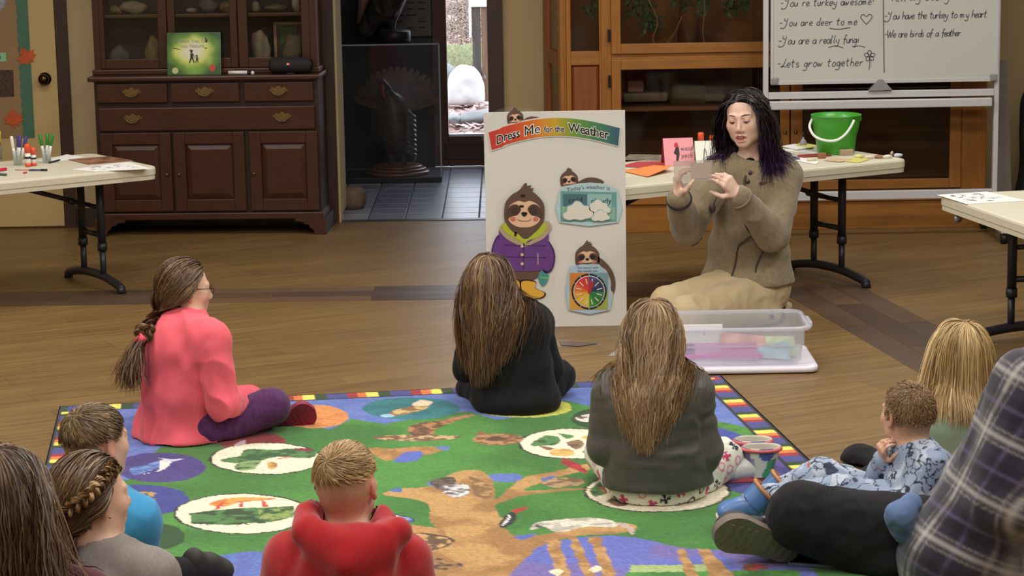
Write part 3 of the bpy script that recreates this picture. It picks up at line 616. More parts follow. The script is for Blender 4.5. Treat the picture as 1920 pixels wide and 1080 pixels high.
# upper part
UY = .10; ut = 1.78
hp('upper_side', (-.60, UY, .853), (-.565, D, ut)); hp('upper_side', (.555, UY, .853), (.59, D, ut)); hp('upper_back', (-.565, D-.015, .853), (.555, D, ut), mat('hutch_dark_back', rgb(44, 28, 22, .6), .7))
hp('upper_base', (-.61, UY-.02, .853), (.60, D, .882), ch=.006); hp('cornice', (-.64, UY-.05, ut), (.63, D, ut+.07), ch=.01)
for z in (1.150,): hp('shelf', (-.565, UY+.03, z), (.555, D-.015, z+.018))
M_gl = clear_mat('cabinet_glass', tint=(.93, .93, .92, 1), refl=.45)
for x0, x1, g0, g1 in ((-.565, -.205, -.54, -.252), (-.200, .170, -.160, .132), (.175, .555, .225, .512)):
    f = MB(); z0, z1, w0, w1 = .884, ut, .935, ut-.06
    f.b2((x0, UY, z0), (g0, UY+.02, z1), .003); f.b2((g1, UY, z0), (x1, UY+.02, z1), .003); f.b2((g0, UY, z0), (g1, UY+.02, w0), .003); f.b2((g0, UY, w1), (g1, UY+.02, z1), .003)
    d = f.build('glazed_door', M_ch, hut); MB().b2((g0, UY+.008, w0), (g1, UY+.012, w1)).build('pane', M_gl, d)
Rz = Matrix.Rotation(HY, 3, 'Z')
def hl(x, y, z): return Rz @ Vector((x, y, z))+Vector((hb[0], hb[1], 0))
spec_c = [(112, 92, 52), (124, 108, 86), (90, 78, 54), (140, 130, 112), (72, 64, 58)]
lab = ['flat tan shell on the left glazed shelf of the hutch', 'long lumpy yellow specimen on the left glazed shelf of the hutch', 'small pale stone at the right end of the left hutch shelf', 'small white oval stone on the middle hutch shelf', 'large pale rough rock on the middle hutch shelf', 'grey spiky specimen on the middle hutch shelf', 'pale square block on the right hutch shelf', 'low grey slab on the right hutch shelf', 'pale pointed bone at the right end of the right hutch shelf',
       'dark lump low in the left glazed cupboard of the hutch', 'pale low mound in the left glazed cupboard of the hutch', 'grey pointed rock low in the right glazed cupboard of the hutch', 'pale yellow mound in front of the framed picture in the hutch']
for i, (x, z, sx, sz) in enumerate(((-.50, 1.168, .035, .022), (-.40, 1.168, .075, .035), (-.265, 1.168, .014, .022), (-.095, 1.168, .028, .014), (.0, 1.168, .055, .040), (.10, 1.168, .04, .032), (.25, 1.168, .024, .032), (.35, 1.168, .06, .02), (.475, 1.168, .03, .05),
                              (-.49, .882, .05, .06), (-.31, .882, .04, .085), (.275, .882, .05, .11), (.455, .882, .055, .095))):
    p = hl(x, .24 if i < 9 else .2, z+sz*.85)
    tag(rock('specimen', p, (sx, .03, sz), mat('specimen_%d' % (i % 5), rgb(*spec_c[i % 5]), .7, noise=.4, nscale=25), 3, .3, i), lab[i], 'specimen', 'natural specimens in the hutch')
fr = empty('framed_picture', hl(.42, .3, .883), HY, 'framed green picture standing inside the right side of the hutch', 'picture frame')
m_ = MB()
for a, b, c, e in ((-.085, -.07, 0, .225), (.07, .085, 0, .225), (-.07, .07, 0, .015), (-.07, .07, .21, .225)): m_.b2((a, -.008, c), (b, .008, e))
m_.build('frame', mat('pale_frame_wood', rgb(150, 120, 90), .5), fr); MB().b2((-.07, 0, .015), (.07, .004, .21)).build('picture', mat('dark_picture', rgb(60, 48, 40), .6, noise=.3), fr); MB().b2((-.05, -.003, .11), (.04, .0, .195)).build('green_print', mat('dark_green_print', rgb(62, 92, 40), .6, noise=.3), fr)
# picture book on the counter
bk = empty('picture_book', hl(-.055, .03, .855), HY, 'green picture book with two walking silhouettes standing on the hutch counter', 'book'); bk.rotation_euler = (math.radians(-8), 0, HY)
w, h = .141, .222
MB().b2((-w, .004, 0), (w, .014, h), .001).build('pages', mat('page_white', rgb(225, 222, 210), .8), bk)
nx, nz = 70, 56; gx, gz = np.meshgrid(np.linspace(-1, 1, nx), np.linspace(0, 1, nz)); e = np.hypot(gx/1.0, (gz-.56)/.46)+.10*fbm(np.stack([gx*3, gz*4, gx*0], -1))
cA, cB, cC, cD = lin((222, 220, 196)), lin((206, 214, 112)), lin((92, 142, 42)), lin((38, 84, 30))
t = np.clip((e-.25)/.9, 0, 1)[..., None]; colr = np.where(t < .4, cA+(cB-cA)*t/.4, np.where(t < .7, cB+(cC-cB)*(t-.4)/.3, cC+(cD-cC)*(t-.7)/.3)); path = (np.exp(-((gx-.0)/.35)**2)*(gz < .22)*.5)[..., None]; colr = colr*(1-path)+lin((150, 196, 84))*path
V = np.stack([gx*w, gx*0-.0, gz*h], -1).reshape(-1, 3); Q = np.arange(nx*nz).reshape(nz, nx); F = np.stack([Q[:-1, :-1], Q[:-1, 1:], Q[1:, 1:], Q[1:, :-1]], -1).reshape(-1, 4)
cv = np_mesh('cover', V, F, mat('book_cover', None or rgb(90, 140, 50), .3, attr='Col', coat=.3), None, False, colr.reshape(-1, 3)); cv.parent = bk
MB().b2((-w, .0005, 0), (w, .004, h)).build('cover_board', mat('cover_board_green', rgb(60, 100, 40), .4), bk)
M_blk = mat('print_black', rgb(20, 20, 18), .5); M_gry = mat('print_grey', rgb(138, 146, 140), .5)
bf = lambda a, b, t: (a, -.0008-t, b)
sil = MB()
def man(x, z, s):
    sil.prism(ell2(x, z+.058*s, .006*s, .007*s, 12), bf, 0, .0004); sil.prism([(x-.012*s, z+.064*s), (x+.010*s, z+.062*s), (x+.006*s, z+.068*s), (x-.006*s, z+.070*s)], bf, .0004, .0008)
    sil.prism([(x-.006*s, z+.05*s), (x+.007*s, z+.05*s), (x+.009*s, z+.025*s), (x+.016*s, z), (x+.011*s, z), (x+.002*s, z+.022*s), (x-.009*s, z), (x-.014*s, z), (x-.006*s, z+.026*s)], bf, .0008, .0012)
    sil.prism([(x+.006*s, z+.046*s), (x+.018*s, z+.026*s), (x+.020*s, z+.028*s), (x+.008*s, z+.05*s)], bf, .0012, .0016)
man(-.012, .062, 1.0); man(.016, .062, .6); sil.build('walking_figures', M_blk, bk)
o_ = MB(); o_.prism(ell2(.068, .178, .007, .009, 12), bf, 0, .0004); o_.prism(ell2(.064, .19, .004, .005, 8), bf, .0004, .0008); o_.prism([(.06, .135), (.072, .138), (.066, .142), (.07, .145), (.06, .14)], bf, 0, .0004); o_.prism([(-.115, .132), (-.105, .138), (-.07, .132), (-.07, .134), (-.104, .142)], bf, 0, .0004); o_.build('birds', M_blk, bk)
for i, ln in enumerate(('When You Go', 'into Nature')):
    TV, TF = text_mesh(ln, .027, 0); mbt = MB().add([(a-.008, -.0012, b+.168-.026*i) for a, b, _ in TV], TF); mbt.build('title_lettering', M_gry, bk)
MB().prism(ell2(-.1, .022, .017, .017, 16), bf, 0, .0004).build('snail', mat('snail_cream', rgb(190, 190, 130), .5), bk); MB().prism(ell2(.098, .034, .017, .02, 7), bf, 0, .0004).build('red_flower', mat('print_red', rgb(190, 70, 48), .5), bk)
mk = MB().tube([(-.05, 0, 0), (.05, 0, 0)], .0095, 14).build('white_marker', mat('white_plastic', rgb(225, 222, 222), .35)); mk.location = hl(.178, .03, .8635); mk.rotation_euler = (0, 0, HY); tag(mk, 'white marker pen lying on the hutch counter beside the green book', 'marker')
MB().tube([(.05, 0, 0), (.064, 0, 0)], .0085, 12).build('cap', mat('dark_cap', rgb(40, 30, 40), .4), mk)
kn = MB().lathe([(0, 0), (.009, 0), (.01, .008), (.006, .016), (0, .017)], hl(.256, .03, .8535), 12).build('small_button', mat('white_plastic', None)); tag(kn, 'tiny white round button on hutch counter next to the white marker', 'button')
sp = empty('portable_speaker', hl(.458, .045, .855), HY, 'black cylindrical portable speaker with red badge on hutch counter', 'speaker')
MB().tube([(-.108, 0, .043), (-.104, 0, .043), (-.09, 0, .043), (.09, 0, .043), (.104, 0, .043), (.108, 0, .043)], [.028, .036, .042, .042, .036, .028], 24).build('body', mat('black_mesh_fabric', rgb(24, 23, 26), .8, bump=.3, bscale=400), sp)
for s in (-1, 1): MB().tube([(s*.100, 0, .043), (s*.112, 0, .043)], [.031, .029], 20).build('bass_cap', mat('black_rubber', rgb(14, 14, 15), .5), sp)
MB().b2((-.016, -.0438, .046), (.0, -.0415, .058)).build('red_badge', mat('badge_red', rgb(210, 40, 30), .4), sp)
TV, TF = text_mesh('JBL', .009, .0004); MB().add([(a-.008, -.0442, b+.0488) for a, b, _ in TV], TF).build('badge_lettering', mat('print_white', rgb(240, 240, 240), .5), sp)
MB().b2((-.02, -.025, 0), (.02, .025, .004)).build('foot_strip', mat('black_rubber', None), sp)

# ================================================================== oak display cabinet
YK = 11.99
def kx(px, py=60): return float(Yp(px, py, YK)[0])
def kz(py, px=1300): return float(Yp(px, py, YK)[2])
oak = empty('oak_display_cabinet', ((kx(1055)+kx(1850))/2, YK+.28, 0), 0, 'long golden oak cabinet with glass doors behind the whiteboard', 'cabinet')
M_oak = mat('golden_oak', rgb(172, 110, 44, .86), .38, noise=.3, nscale=4, stretch=(10, 10, 1.2), bump=.03, coat=.15)
M_oakh = mat('golden_oak_rail', rgb(170, 112, 48, .86), .38, noise=.3, nscale=4, stretch=(1.2, 10, 10), bump=.03, coat=.15)
M_oakp = mat('oak_panel_red', rgb(148, 82, 36, .85), .42, noise=.3, nscale=4, stretch=(10, 10, 1.2))
M_in = mat('cabinet_inside', rgb(120, 84, 56), .8, noise=.35, nscale=3)
M_kg = clear_mat('display_glass', tint=(.86, .83, .80, 1), refl=.5)
def kp_(name, x0, x1, z0, z1, y0=0, y1=.03, m=None, par=None, ch=.003):
    o = MB().b2((x0, YK+y0, z0), (x1, YK+y1, z1), ch).build(name, m or M_oak)
    if par is None: return reparent_world(o, oak)
    o.parent = par; o.matrix_parent_inverse = par.matrix_world.inverted() if False else par_inv(par); return o
def par_inv(p):
    M = Matrix.Identity(4)
    q = p
    ch = []
    while q is not None: ch.append(q); q = q.parent
    for q in ch[::-1]: M = M @ q.matrix_parent_inverse @ (Matrix.Translation(q.location) @ q.rotation_euler.to_matrix().to_4x4())
    return M.inverted()
def sub(o, p): o.parent = p; o.matrix_parent_inverse = par_inv(p); return o
xL, xR = kx(1057), kx(1853); KT = 2.25
zb_ = .155
kp_('base_plinth', xL, xR, .0, zb_-.005, .015, .55, M_oakh); kp_('base_rail', xL, xR, zb_-.005, zb_+.055, 0, .55, M_oakh)
kp_('back_panel', xL, xR, zb_, KT, .52, .55, M_in, ch=0); kp_('top_board', xL-.02, xR+.02, KT, KT+.04, -.02, .55); kp_('end_panel', xR-.02, xR, zb_, KT, .02, .53)
kp_('partition', kx(1128), kx(1143), zb_, KT, .03, .52, M_in, ch=0)
zs0, zs1 = kz(112, 1250), kz(101, 1250)
kp_('middle_rail', kx(1126), xR, kz(113, 1140)-.0, kz(100, 1140), 0, .5, M_oakh)
kp_('stile', xL, xL+.012, zb_+.05, KT, 0, .03); kp_('stile', kx(1125), kx(1146), zb_+.05, KT, -.004, .03); kp_('stile', kx(1806), xR, zb_+.05, KT, -.004, .03)
# canted glazed corner
cz = MB(); xa = xL; ya = YK; xb_, yb = kx(1028), YK+.5
corner = empty('side_frame', (xa, YK, 0)); sub(corner, oak)
def canted(name, t0, t1, z0, z1, th, m):
    p0 = (xa-.0+(xb_-xa)*t0, ya+(yb-ya)*t0); p1 = (xa+(xb_-xa)*t1, ya+(yb-ya)*t1); d = Vector((p1[0]-p0[0], p1[1]-p0[1], 0)).normalized(); n = Vector((d.y, -d.x, 0))*th
    return sub(MB().add([(p0[0], p0[1], z0), (p1[0], p1[1], z0), (p1[0]+n.x, p1[1]+n.y, z0), (p0[0]+n.x, p0[1]+n.y, z0), (p0[0], p0[1], z1), (p1[0], p1[1], z1), (p1[0]+n.x, p1[1]+n.y, z1), (p0[0]+n.x, p0[1]+n.y, z1)], [(0, 1, 2, 3), (4, 5, 6, 7), (0, 1, 5, 4), (1, 2, 6, 5), (2, 3, 7, 6), (3, 0, 4, 7)]).build(name, m), corner)
canted('stile', 0, .12, .15, KT, -.02, M_oak); canted('stile', .75, 1, .15, KT, -.02, M_oakp)
for a, b in ((.15, .3), (kz(122), kz(96)), (KT-.08, KT)): canted('rail', .12, .75, a, b, -.02, M_oakp)
canted('pane', .12, .75, .15, KT, -.006, M_kg)
# narrow door section on the left
dn = kp_('narrow_door', xL+.012, kx(1070), kz(440, 1095)+.22, KT, -.012, .015); x0_, x1_ = kx(1070), kx(1123)
sub(MB().b2((x1_, YK-.012, zb_+.06), (kx(1126), YK+.015, KT), .002).build('stile', M_oak), dn)
for a, b in ((kz(122, 1095), kz(96, 1095)), (zb_+.06, zb_+.12), (KT-.07, KT)): sub(MB().b2((x0_, YK-.012, a), (x1_, YK+.015, b), .002).build('rail', M_oakh), dn)
sub(MB().b2((x0_, YK, kz(96, 1095)), (x1_, YK+.005, KT-.07)).build('pane', M_kg), dn)
a, b, c, e = x0_, x1_, zb_+.12, kz(122, 1095); i_ = .016
sub(MB().add([(a, YK+.008, c), (b, YK+.008, c), (b, YK+.008, e), (a, YK+.008, e), (a+i_, YK-.006, c+i_), (b-i_, YK-.006, c+i_), (b-i_, YK-.006, e-i_), (a+i_, YK-.006, e-i_)], [(0, 1, 5, 4), (1, 2, 6, 5), (2, 3, 7, 6), (3, 0, 4, 7), (4, 5, 6, 7)]).build('raised_panel', M_oakp), dn)
# four framed glass doors
xm = kx(1481, 250)
def glass_door(x0, x1, z0, z1, wb, wt, ws, knob_x=None, kz_=None, hinge_x=None, hz=None, knobs=True):
    y0, y1 = YK-.018, YK+.008; d = sub(empty('glass_door', (x0, YK, z0)), oak)
    for a, b in ((x0, x0+ws), (x1-ws, x1)): sub(MB().b2((a, y0, z0), (b, y1, z1), .003).build('stile', M_oak), d)
    sub(MB().b2((x0+ws, y0, z0), (x1-ws, y1, z0+wb), .003).build('bottom_rail', M_oakh), d); sub(MB().b2((x0+ws, y0, z1-wt), (x1-ws, y1, z1), .003).build('top_rail', M_oakh), d)
    sub(MB().b2((x0+ws, YK-.006, z0+wb), (x1-ws, YK-.001, z1-wt)).build('pane', M_kg), d)
    if knob_x: sub(MB().lathe([(0, .022), (.008, .02), (.010, .013), (.005, .006), (.005, 0)], (knob_x, y0, kz_), 14, M=Matrix.Rotation(PI/2, 3, 'X')).build('knob', M_brass), d)
    if hinge_x:
        for h_ in hz: sub(MB().b2((hinge_x-.008, y0-.004, h_-.032), (hinge_x+.006, y0+.006, h_+.032), .003).build('hinge', mat('dark_hinge', rgb(48, 32, 22), .4, metal=.6)), d)
zk = kz(247, 1480)
zu0 = kz(101, 1160); zl1 = kz(112, 1160)
glass_door(kx(1146), xm-.004, zu0, KT-.02, .052, .06, .048, None, None, kx(1142), [kz(66, 1142), 1.8])
glass_door(xm+.004, kx(1805), zu0, KT-.02, .052, .06, .048)
glass_door(kx(1146), xm-.004, zb_+.06, zl1, .05, .052, .048, xm-.028, zk, kx(1142), [kz(152, 1142), .35])
glass_door(xm+.004, kx(1805), zb_+.06, zl1, .05, .052, .06, xm+.028, zk)
# diorama in the cabinet: branches, leafy plants, bark backing, shelf boxes
def leafy(name, px, py, n, spread, lab_, seed, y=.28):
    r = random.Random(seed); c = Vector(Yp(px, py, YK+y)); m_ = MB()
    for i in range(n):
        a = r.random()*6.28; l = .03+.03*r.random(); o = c+Vector((r.uniform(-1, 1)*spread, r.uniform(-.6, .6)*spread, r.uniform(-1, 1)*spread)); d = Vector((math.cos(a), r.uniform(-.5, .2), math.sin(a))).normalized(); s = d.cross(Vector((.1, 1, .2))).normalized()*.009
        m_.add([o, o+d*l*.45-s, o+d*l, o+d*l*.45+s], [(0, 1, 2, 3)])
    m_.tube([c+Vector((0, 0, -spread)), c+Vector((.01, 0, spread+.1)), c+Vector((.0, .02, spread+.5))], .003, 5)
    tag(m_.build(name, mat('dark_plant_leaf', rgb(40, 84, 50), .5)), lab_, 'plant', 'leafy sprigs in the cabinet'); return
leafy('leaf_sprig', 1198, 10, 60, .06, 'dark green leaf sprig near the left end of the upper cabinet glass', 1); leafy('leaf_sprig', 1222, 44, 36, .045, 'dark leaf sprig low beside the bent vine in the cabinet', 2); leafy('leaf_sprig', 1316, 14, 30, .035, 'small leaf sprig in the middle of the upper cabinet glass', 3); leafy('leaf_sprig', 1380, 12, 40, .05, 'leaf sprig at the right of the upper cabinet glass', 4); leafy('leaf_sprig', 1285, -8, 40, .06, 'leaf sprig hanging at the top of the upper cabinet glass', 5); leafy('leaf_sprig', 1108, 12, 14, .03, 'leaf sprig behind the narrow cabinet glass', 6, .2)
vn = MB(); vn.tube(spline([tuple(Yp(x, y, YK+.2)) for x, y in ((1195, -40), (1222, 12), (1233, 42), (1224, 72), (1232, 86))], 5, False), .004, 6)
tag(vn.build('bent_vine', mat('vine_brown', rgb(140, 112, 78), .8)), 'thin bent bare vine inside the upper cabinet glass', 'vine')
vn = MB(); vn.tube(spline([tuple(Yp(x, y, YK+.22)) for x, y in ((1322, -40), (1321, 20), (1318, 60), (1322, 86))], 5, False), .003, 6); vn.tube(spline([tuple(Yp(x, y, YK+.22)) for x, y in ((1250, 82), (1268, 56), (1278, 30))], 5, False), .003, 6)
tag(vn.build('straight_vine', mat('vine_brown', None)), 'straight hanging vine in the middle of the upper cabinet glass', 'vine')
k = Yp(1290, 60, YK+.34); tk_ = MB().tube([(k[0], k[1], zs1), (k[0]+.01, k[1], zs1+.3), (k[0]-.01, k[1], zs1+.8)], [.06, .05, .045], 12); tag(tk_.build('tree_trunk', mat('bark_tan', rgb(122, 86, 52), .9, noise=.5, nscale=8, stretch=(4, 4, 1), bump=.5)), 'tan tree trunk model standing inside the upper cabinet', 'tree trunk')
mbk = MB().b2((kx(1165), YK+.49, zs1+.005), (kx(1800), YK+.505, KT-.1)); tag(mbk.build('bark_backing', mat('bark_backing', rgb(150, 106, 62), .9, noise=.55, nscale=7, bump=.5, bscale=9)), 'mottled brown woodland backing panel inside the upper cabinet', 'panel')
for i, (x0, x1, y0, y1, c, l) in enumerate(((1168, 1250, 172, 190, (146, 132, 110), 'pale flat box on the left of the lower cabinet shelf'), (1256, 1322, 158, 196, (92, 74, 38), 'olive bin in the middle of the lower cabinet shelf'), (1318, 1356, 174, 190, (120, 100, 82), 'small tan box on the right of the lower cabinet shelf'), (1176, 1206, 150, 172, (182, 160, 150), 'pale crumpled bundle on the flat box in the lower cabinet'))):
    a, b = Yp(x0, y1, YK+.3), Yp(x1, y0, YK+.3); o = MB().b2((a[0], YK+.25, a[2]), (b[0], YK+.40, b[2]), .01).build('storage_box' if i < 3 else 'paper_bundle', mat('box_%d' % i, rgb(*c), .8, noise=.25, nscale=12)); tag(o, l, 'box' if i < 3 else 'bundle')
sz = float(Yp(1250, 194, YK+.3)[2]); kp_('shelf', kx(1146), xR-.02, sz-.02, sz, .1, .52, M_in)

# ================================================================== rolling whiteboard
YB = 11.70
def bp_(x, y): q = Yp(x, y, YB); return float(q[0]), float(q[2])
wb = empty('rolling_whiteboard', (bp_(1660, 200)[0], YB, 0), 0, 'white framed rolling whiteboard with black handwriting in front of the oak cabinet', 'whiteboard')
M_al = mat('white_aluminium', rgb(206, 206, 208, .95), .4, metal=.15); M_wb = mat('whiteboard_enamel', rgb(196, 198, 192), .16, spec=.5, coat=.4)
xa0, xa1 = bp_(1431, 170)[0], bp_(1441, 170)[0]; xb0, xb1 = bp_(1864, 200)[0], bp_(1873, 200)[0]
def wp(name, lo, hi, m=M_al, ch=.003): return reparent_world(MB().b2(lo, hi, ch).build(name, m), wb)
wp('post', (xa0, YB, .06), (xa1, YB+.03, 2.0)); wp('post', (xb0, YB, .06), (xb1, YB+.03, 2.0))
z_ = lambda y, x=1650: bp_(x, y)[1]
wp('crossbar', (xa1, YB-.002, z_(183)), (xb0, YB+.028, z_(170))); wp('pen_tray', (xa1, YB-.03, z_(202)), (bp_(1860, 190)[0]-.004, YB+.0, z_(186)), ch=.005)
wp('bottom_rail', (xa1-.01, YB, z_(374)), (xb0, YB+.03, z_(358)))
for x in (xa0-.005, xb0-.01):
    wp('foot', (x, YB-.28, .055), (x+.04, YB+.28, .09))
    for y in (-.25, .25): reparent_world(MB().tube([(x+.005, YB+y, .028), (x+.035, YB+y, .028)], .028, 14).build('caster', mat('black_rubber', None)), wb)
bx0, bx1 = bp_(1447, 100)[0], bp_(1869, 60)[0]; bz0 = z_(153)
wp('writing_panel', (bx0, YB-.012, bz0), (bx1, YB+.008, 1.98), M_wb, .002)
fr_ = MB(); fr_.b2((bx0-.004, YB-.016, bz0-.006), (bx1+.004, YB+.01, bz0+.010)); fr_.b2((bx0-.006, YB-.016, bz0), (bx0+.006, YB+.01, 1.98)); fr_.b2((bx1-.006, YB-.016, bz0), (bx1+.006, YB+.01, 1.98)); reparent_world(fr_.build('panel_frame', M_al), wb)
M_gp = mat('grey_plastic', rgb(140, 140, 142), .5)
for x in (bx0-.006, bx1-.034): wp('corner_cap', (x, YB-.02, bz0-.008), (x+.04, YB+.012, bz0+.032), M_gp, .008)
t0, t1, t2 = bp_(1628, 170), bp_(1672, 168), bp_(1650, 150)
reparent_world(MB().prism([t0, t1, (t2[0]+.012, t2[1]+.004), (t2[0]-.012, t2[1]+.004)], lambda a, b, t: (a, YB+t, b), -.018, .02).build('pivot_bracket', M_gp), wb)
M_ink = mat('board_marker_ink', rgb(84, 84, 92), .6)
wfn = lambda a, b: (a, YB-.0135, b)
sz_ = .052
for i, (tx_, px, py, s_, adv) in enumerate((("-You're turkey awesome!", 1462, 12, .040, .50), ('-You are deer to me', 1460, 49, .039, .54), ('-You are a really fungi', 1458, 83, .041, .44), ('-Lets grow together', 1456, 126, .043, .54), ('Tell my story', 1668, 2, .045, .56), ('-You have the turkey to my heart.', 1657, 36, .038, .40), ('-We are birds of a feather.', 1657, 70, .037, .38))):
    p0 = bp_(px, py); m_, xe = handwriting(tx_, p0[0], p0[1], s_, lambda a, b, x0=p0[0]: (a, YB-.0135, b+(a-x0)*.004), 0.004, adv=adv, seed=i+3)
    if i == 1:
        h = [(xe+.045+.030*a, p0[1]+.028+.026*b) for a, b in ((0, -1), (-.75, 0), (-.95, .55), (-.5, .95), (0, .5), (.5, .95), (.95, .55), (.75, 0), (0, -1))]; mh = MB(); ribbon(mh, spline(h, 4, False), .0042, wfn); reparent_world(mh.build('heart_drawing', M_ink, recalc=False), wb)
        ribbon(m_, spline([(p0[0]+.255, p0[1]-.014), (p0[0]+.30, p0[1]-.02), (p0[0]+.36, p0[1]-.012)], 4, False), .0045, wfn)
    if i == 2: ribbon(m_, spline([(p0[0]+.255, p0[1]-.02), (p0[0]+.29, p0[1]-.012), (p0[0]+.33, p0[1]-.022)], 4, False), .004, wfn); ribbon(m_, spline([(p0[0]+.38, p0[1]-.02), (p0[0]+.41, p0[1]-.014), (p0[0]+.44, p0[1]-.022)], 4, False), .004, wfn)
    if i == 3:
        c = (xe+.03, p0[1]+.05); mk_ = m_; m_ = MB()
        for a in (0.3, 1.6, 2.8, 4.2, 5.4): ribbon(m_, ell2(c[0]+.016*math.cos(a), c[1]+.016*math.sin(a), .012, .009, 12, a)+[ell2(c[0]+.016*math.cos(a), c[1]+.016*math.sin(a), .012, .009, 12, a)[0]], .004, wfn)
        ribbon(m_, spline([(c[0], c[1]-.01), (c[0]+.002, c[1]-.04), (c[0]-.002, c[1]-.07)], 4, False), .004, wfn); reparent_world(m_.build('flower_drawing', M_ink, recalc=False), wb); m_ = mk_
    reparent_world(m_.build('handwriting', M_ink, recalc=False), wb)
ml = MB(); a, b = bp_(1655, -30), bp_(1657, 136); ribbon(ml, [a, ((a[0]+b[0])/2, (a[1]+b[1])/2), b], .005, wfn); reparent_world(ml.build('divider_line', M_ink, recalc=False), wb)
# leaning grey panel and dark bag by the right edge
q = [Yp(x, y, 11.85) for x, y in ((1866, 372), (1897, 372), (1889, 115), (1872, 115))]
lp = MB().add([tuple(p) for p in q]+[tuple(p+np.array([0, .04, 0])) for p in q], [(0, 1, 2, 3), (4, 5, 6, 7), (0, 1, 5, 4), (1, 2, 6, 5), (2, 3, 7, 6), (3, 0, 4, 7)])
lo_ = float(q[0][2]); lp.b2((q[0][0], 11.85, .0), (q[1][0]+.02, 11.89, lo_+.01)); tag(lp.build('folded_panel', mat('grey_brown_panel', rgb(104, 94, 88), .6)), 'tall grey brown folded panel standing right of the whiteboard', 'panel')
k = Yp(1962, 372, 12.0); S = Solid(); S.cap((k[0]+.04, 12.0, .12), (k[0]+.02, 12.0, .62), .20, .15, k=.08).cap((k[0]+.02, 12.0, .62), (k[0]+.10, 12.0, 1.15), .12, .07, k=.08).ell((k[0]+.05, 12.0, .08), (.22, .2, .08), k=.05)
V, F = S.mesh(.016); tag(np_mesh('black_coat', folds(V, F, .012, 9, (1, 1, .3)), F, mat('black_nylon', rgb(30, 29, 30), .55, bump=.2)), 'black draped coat or bag at the right edge beyond the whiteboard', 'coat')

# ================================================================== folding tables
TZ = .58
M_tt = mat('cream_table_plastic', rgb(212, 206, 184, .95), .5, bump=.08, bscale=160); M_leg = mat('dark_grey_steel', rgb(44, 44, 50), .4, metal=.3); M_zinc = mat('zinc', rgb(170, 170, 172), .3, metal=.8)
def table(corner, ang, side, L, lab, inset=.19):
    """corner = visible top corner; ang = direction of the long axis; side = +1 when the table lies to the left of that direction"""
    d = V3(math.cos(ang), math.sin(ang)); n = V3(-d[1], d[0])*side; c = np.array(corner[:2])+n*.35
    rz = ang if True else 0; t = empty('folding_table', (c[0], c[1], 0), rz, lab, 'table', 'folding craft tables')
    # rounded-corner top with a stepped rim
    def rr(w0, inset, rad):
        P = []
        for (x, y, a0) in ((L-rad-inset, .35-rad-inset, 0), (rad+inset, .35-rad-inset, PI/2), (rad+inset, -.35+rad+inset, PI), (L-rad-inset, -.35+rad+inset, 1.5*PI)):
            for k in range(7): a = a0+PI/2*k/6; P.append((x+rad*math.cos(a), y+rad*math.sin(a)))
        return P
    m_ = MB(); rings = [rr(0, .012, .05), rr(0, .003, .055), rr(0, 0, .055), rr(0, 0, .055), rr(0, .004, .05), rr(0, .004, .05)]; zs = [TZ, TZ-.003, TZ-.010, TZ-.036, TZ-.040, TZ-.058]
    V = [(x, y, z) for r, z in zip(rings, zs) for x, y in r]; n_ = len(rings[0]); F = [(i*n_+k, i*n_+(k+1) % n_, (i+1)*n_+(k+1) % n_, (i+1)*n_+k) for i in range(5) for k in range(n_)]+[tuple(range(n_)), tuple(5*n_+k for k in range(n_))[::-1]]
    m_.add(V, F).build('tabletop', M_tt, t)
    MB().b2((-.001, -.30, TZ-.034), (.004, -.25, TZ-.018), .004).build('label_plate', mat('black_plate', rgb(30, 30, 32), .4), t)
    for x, s in ((.19, 1), (L-inset, -1)):
        for y in (-.105, .105):
            MB().tube([(x, y, TZ-.055), (x, y, .20)], .019, 12).tube([(x, y, .215), (x, y, .18)], .023, 12).tube([(x, y, .18), (x, y, .05)], .0145, 12).build('leg', M_leg, t)
        MB().tube(spline([(x, -.29, .02), (x, -.25, .035), (x, -.12, .055), (x, 0, .06), (x, .12, .055), (x, .25, .035), (x, .29, .02)], 4, False), .020, 10).tube([(x, -.29, .0), (x, -.275, .03)], [.022, .02], 8).tube([(x, .29, .0), (x, .275, .03)], [.022, .02], 8).build('foot_bar', M_leg, t)
        MB().tube([(x, -.10, .25), (x, .10, .25)], .013, 8).build('crossbar', M_leg, t)
        MB().tube([(x, -.10, .38), (x, .10, .38)], .011, 8).build('crossbar', M_leg, t)
        MB().tube([(x, 0, .38), (x+s*.12, 0, .42), (x+s*.42, 0, TZ-.06)], .011, 8).tube([(x+s*.10, -.02, .41), (x+s*.10, .02, .41)], .016, 10).build('brace', M_leg, t)
        MB().tube([(x-.03*s, -.16, TZ-.07), (x-.03*s, -.13, TZ-.07)], .014, 10).build('catch', M_zinc, t)
    return t
t1 = table(Zp(299, 312, TZ), math.radians(-144.8), -1, 1.5, 'folding table with marker cups and papers in front of the hutch')
t2 = table(Zp(1706, 298, TZ), math.radians(-150.4), -1, 1.56, 'folding table with the green bucket behind the kneeling woman', .06)
t3 = table(Zp(1757, 364, TZ), math.radians(-78.2), 1, 1.5, 'folding table with one white drawing at the right edge')
MB().tube([(.14, -.32, TZ-.08), (.15, -.32, TZ-.08)], .016, 12).build('hook', M_zinc, t3)

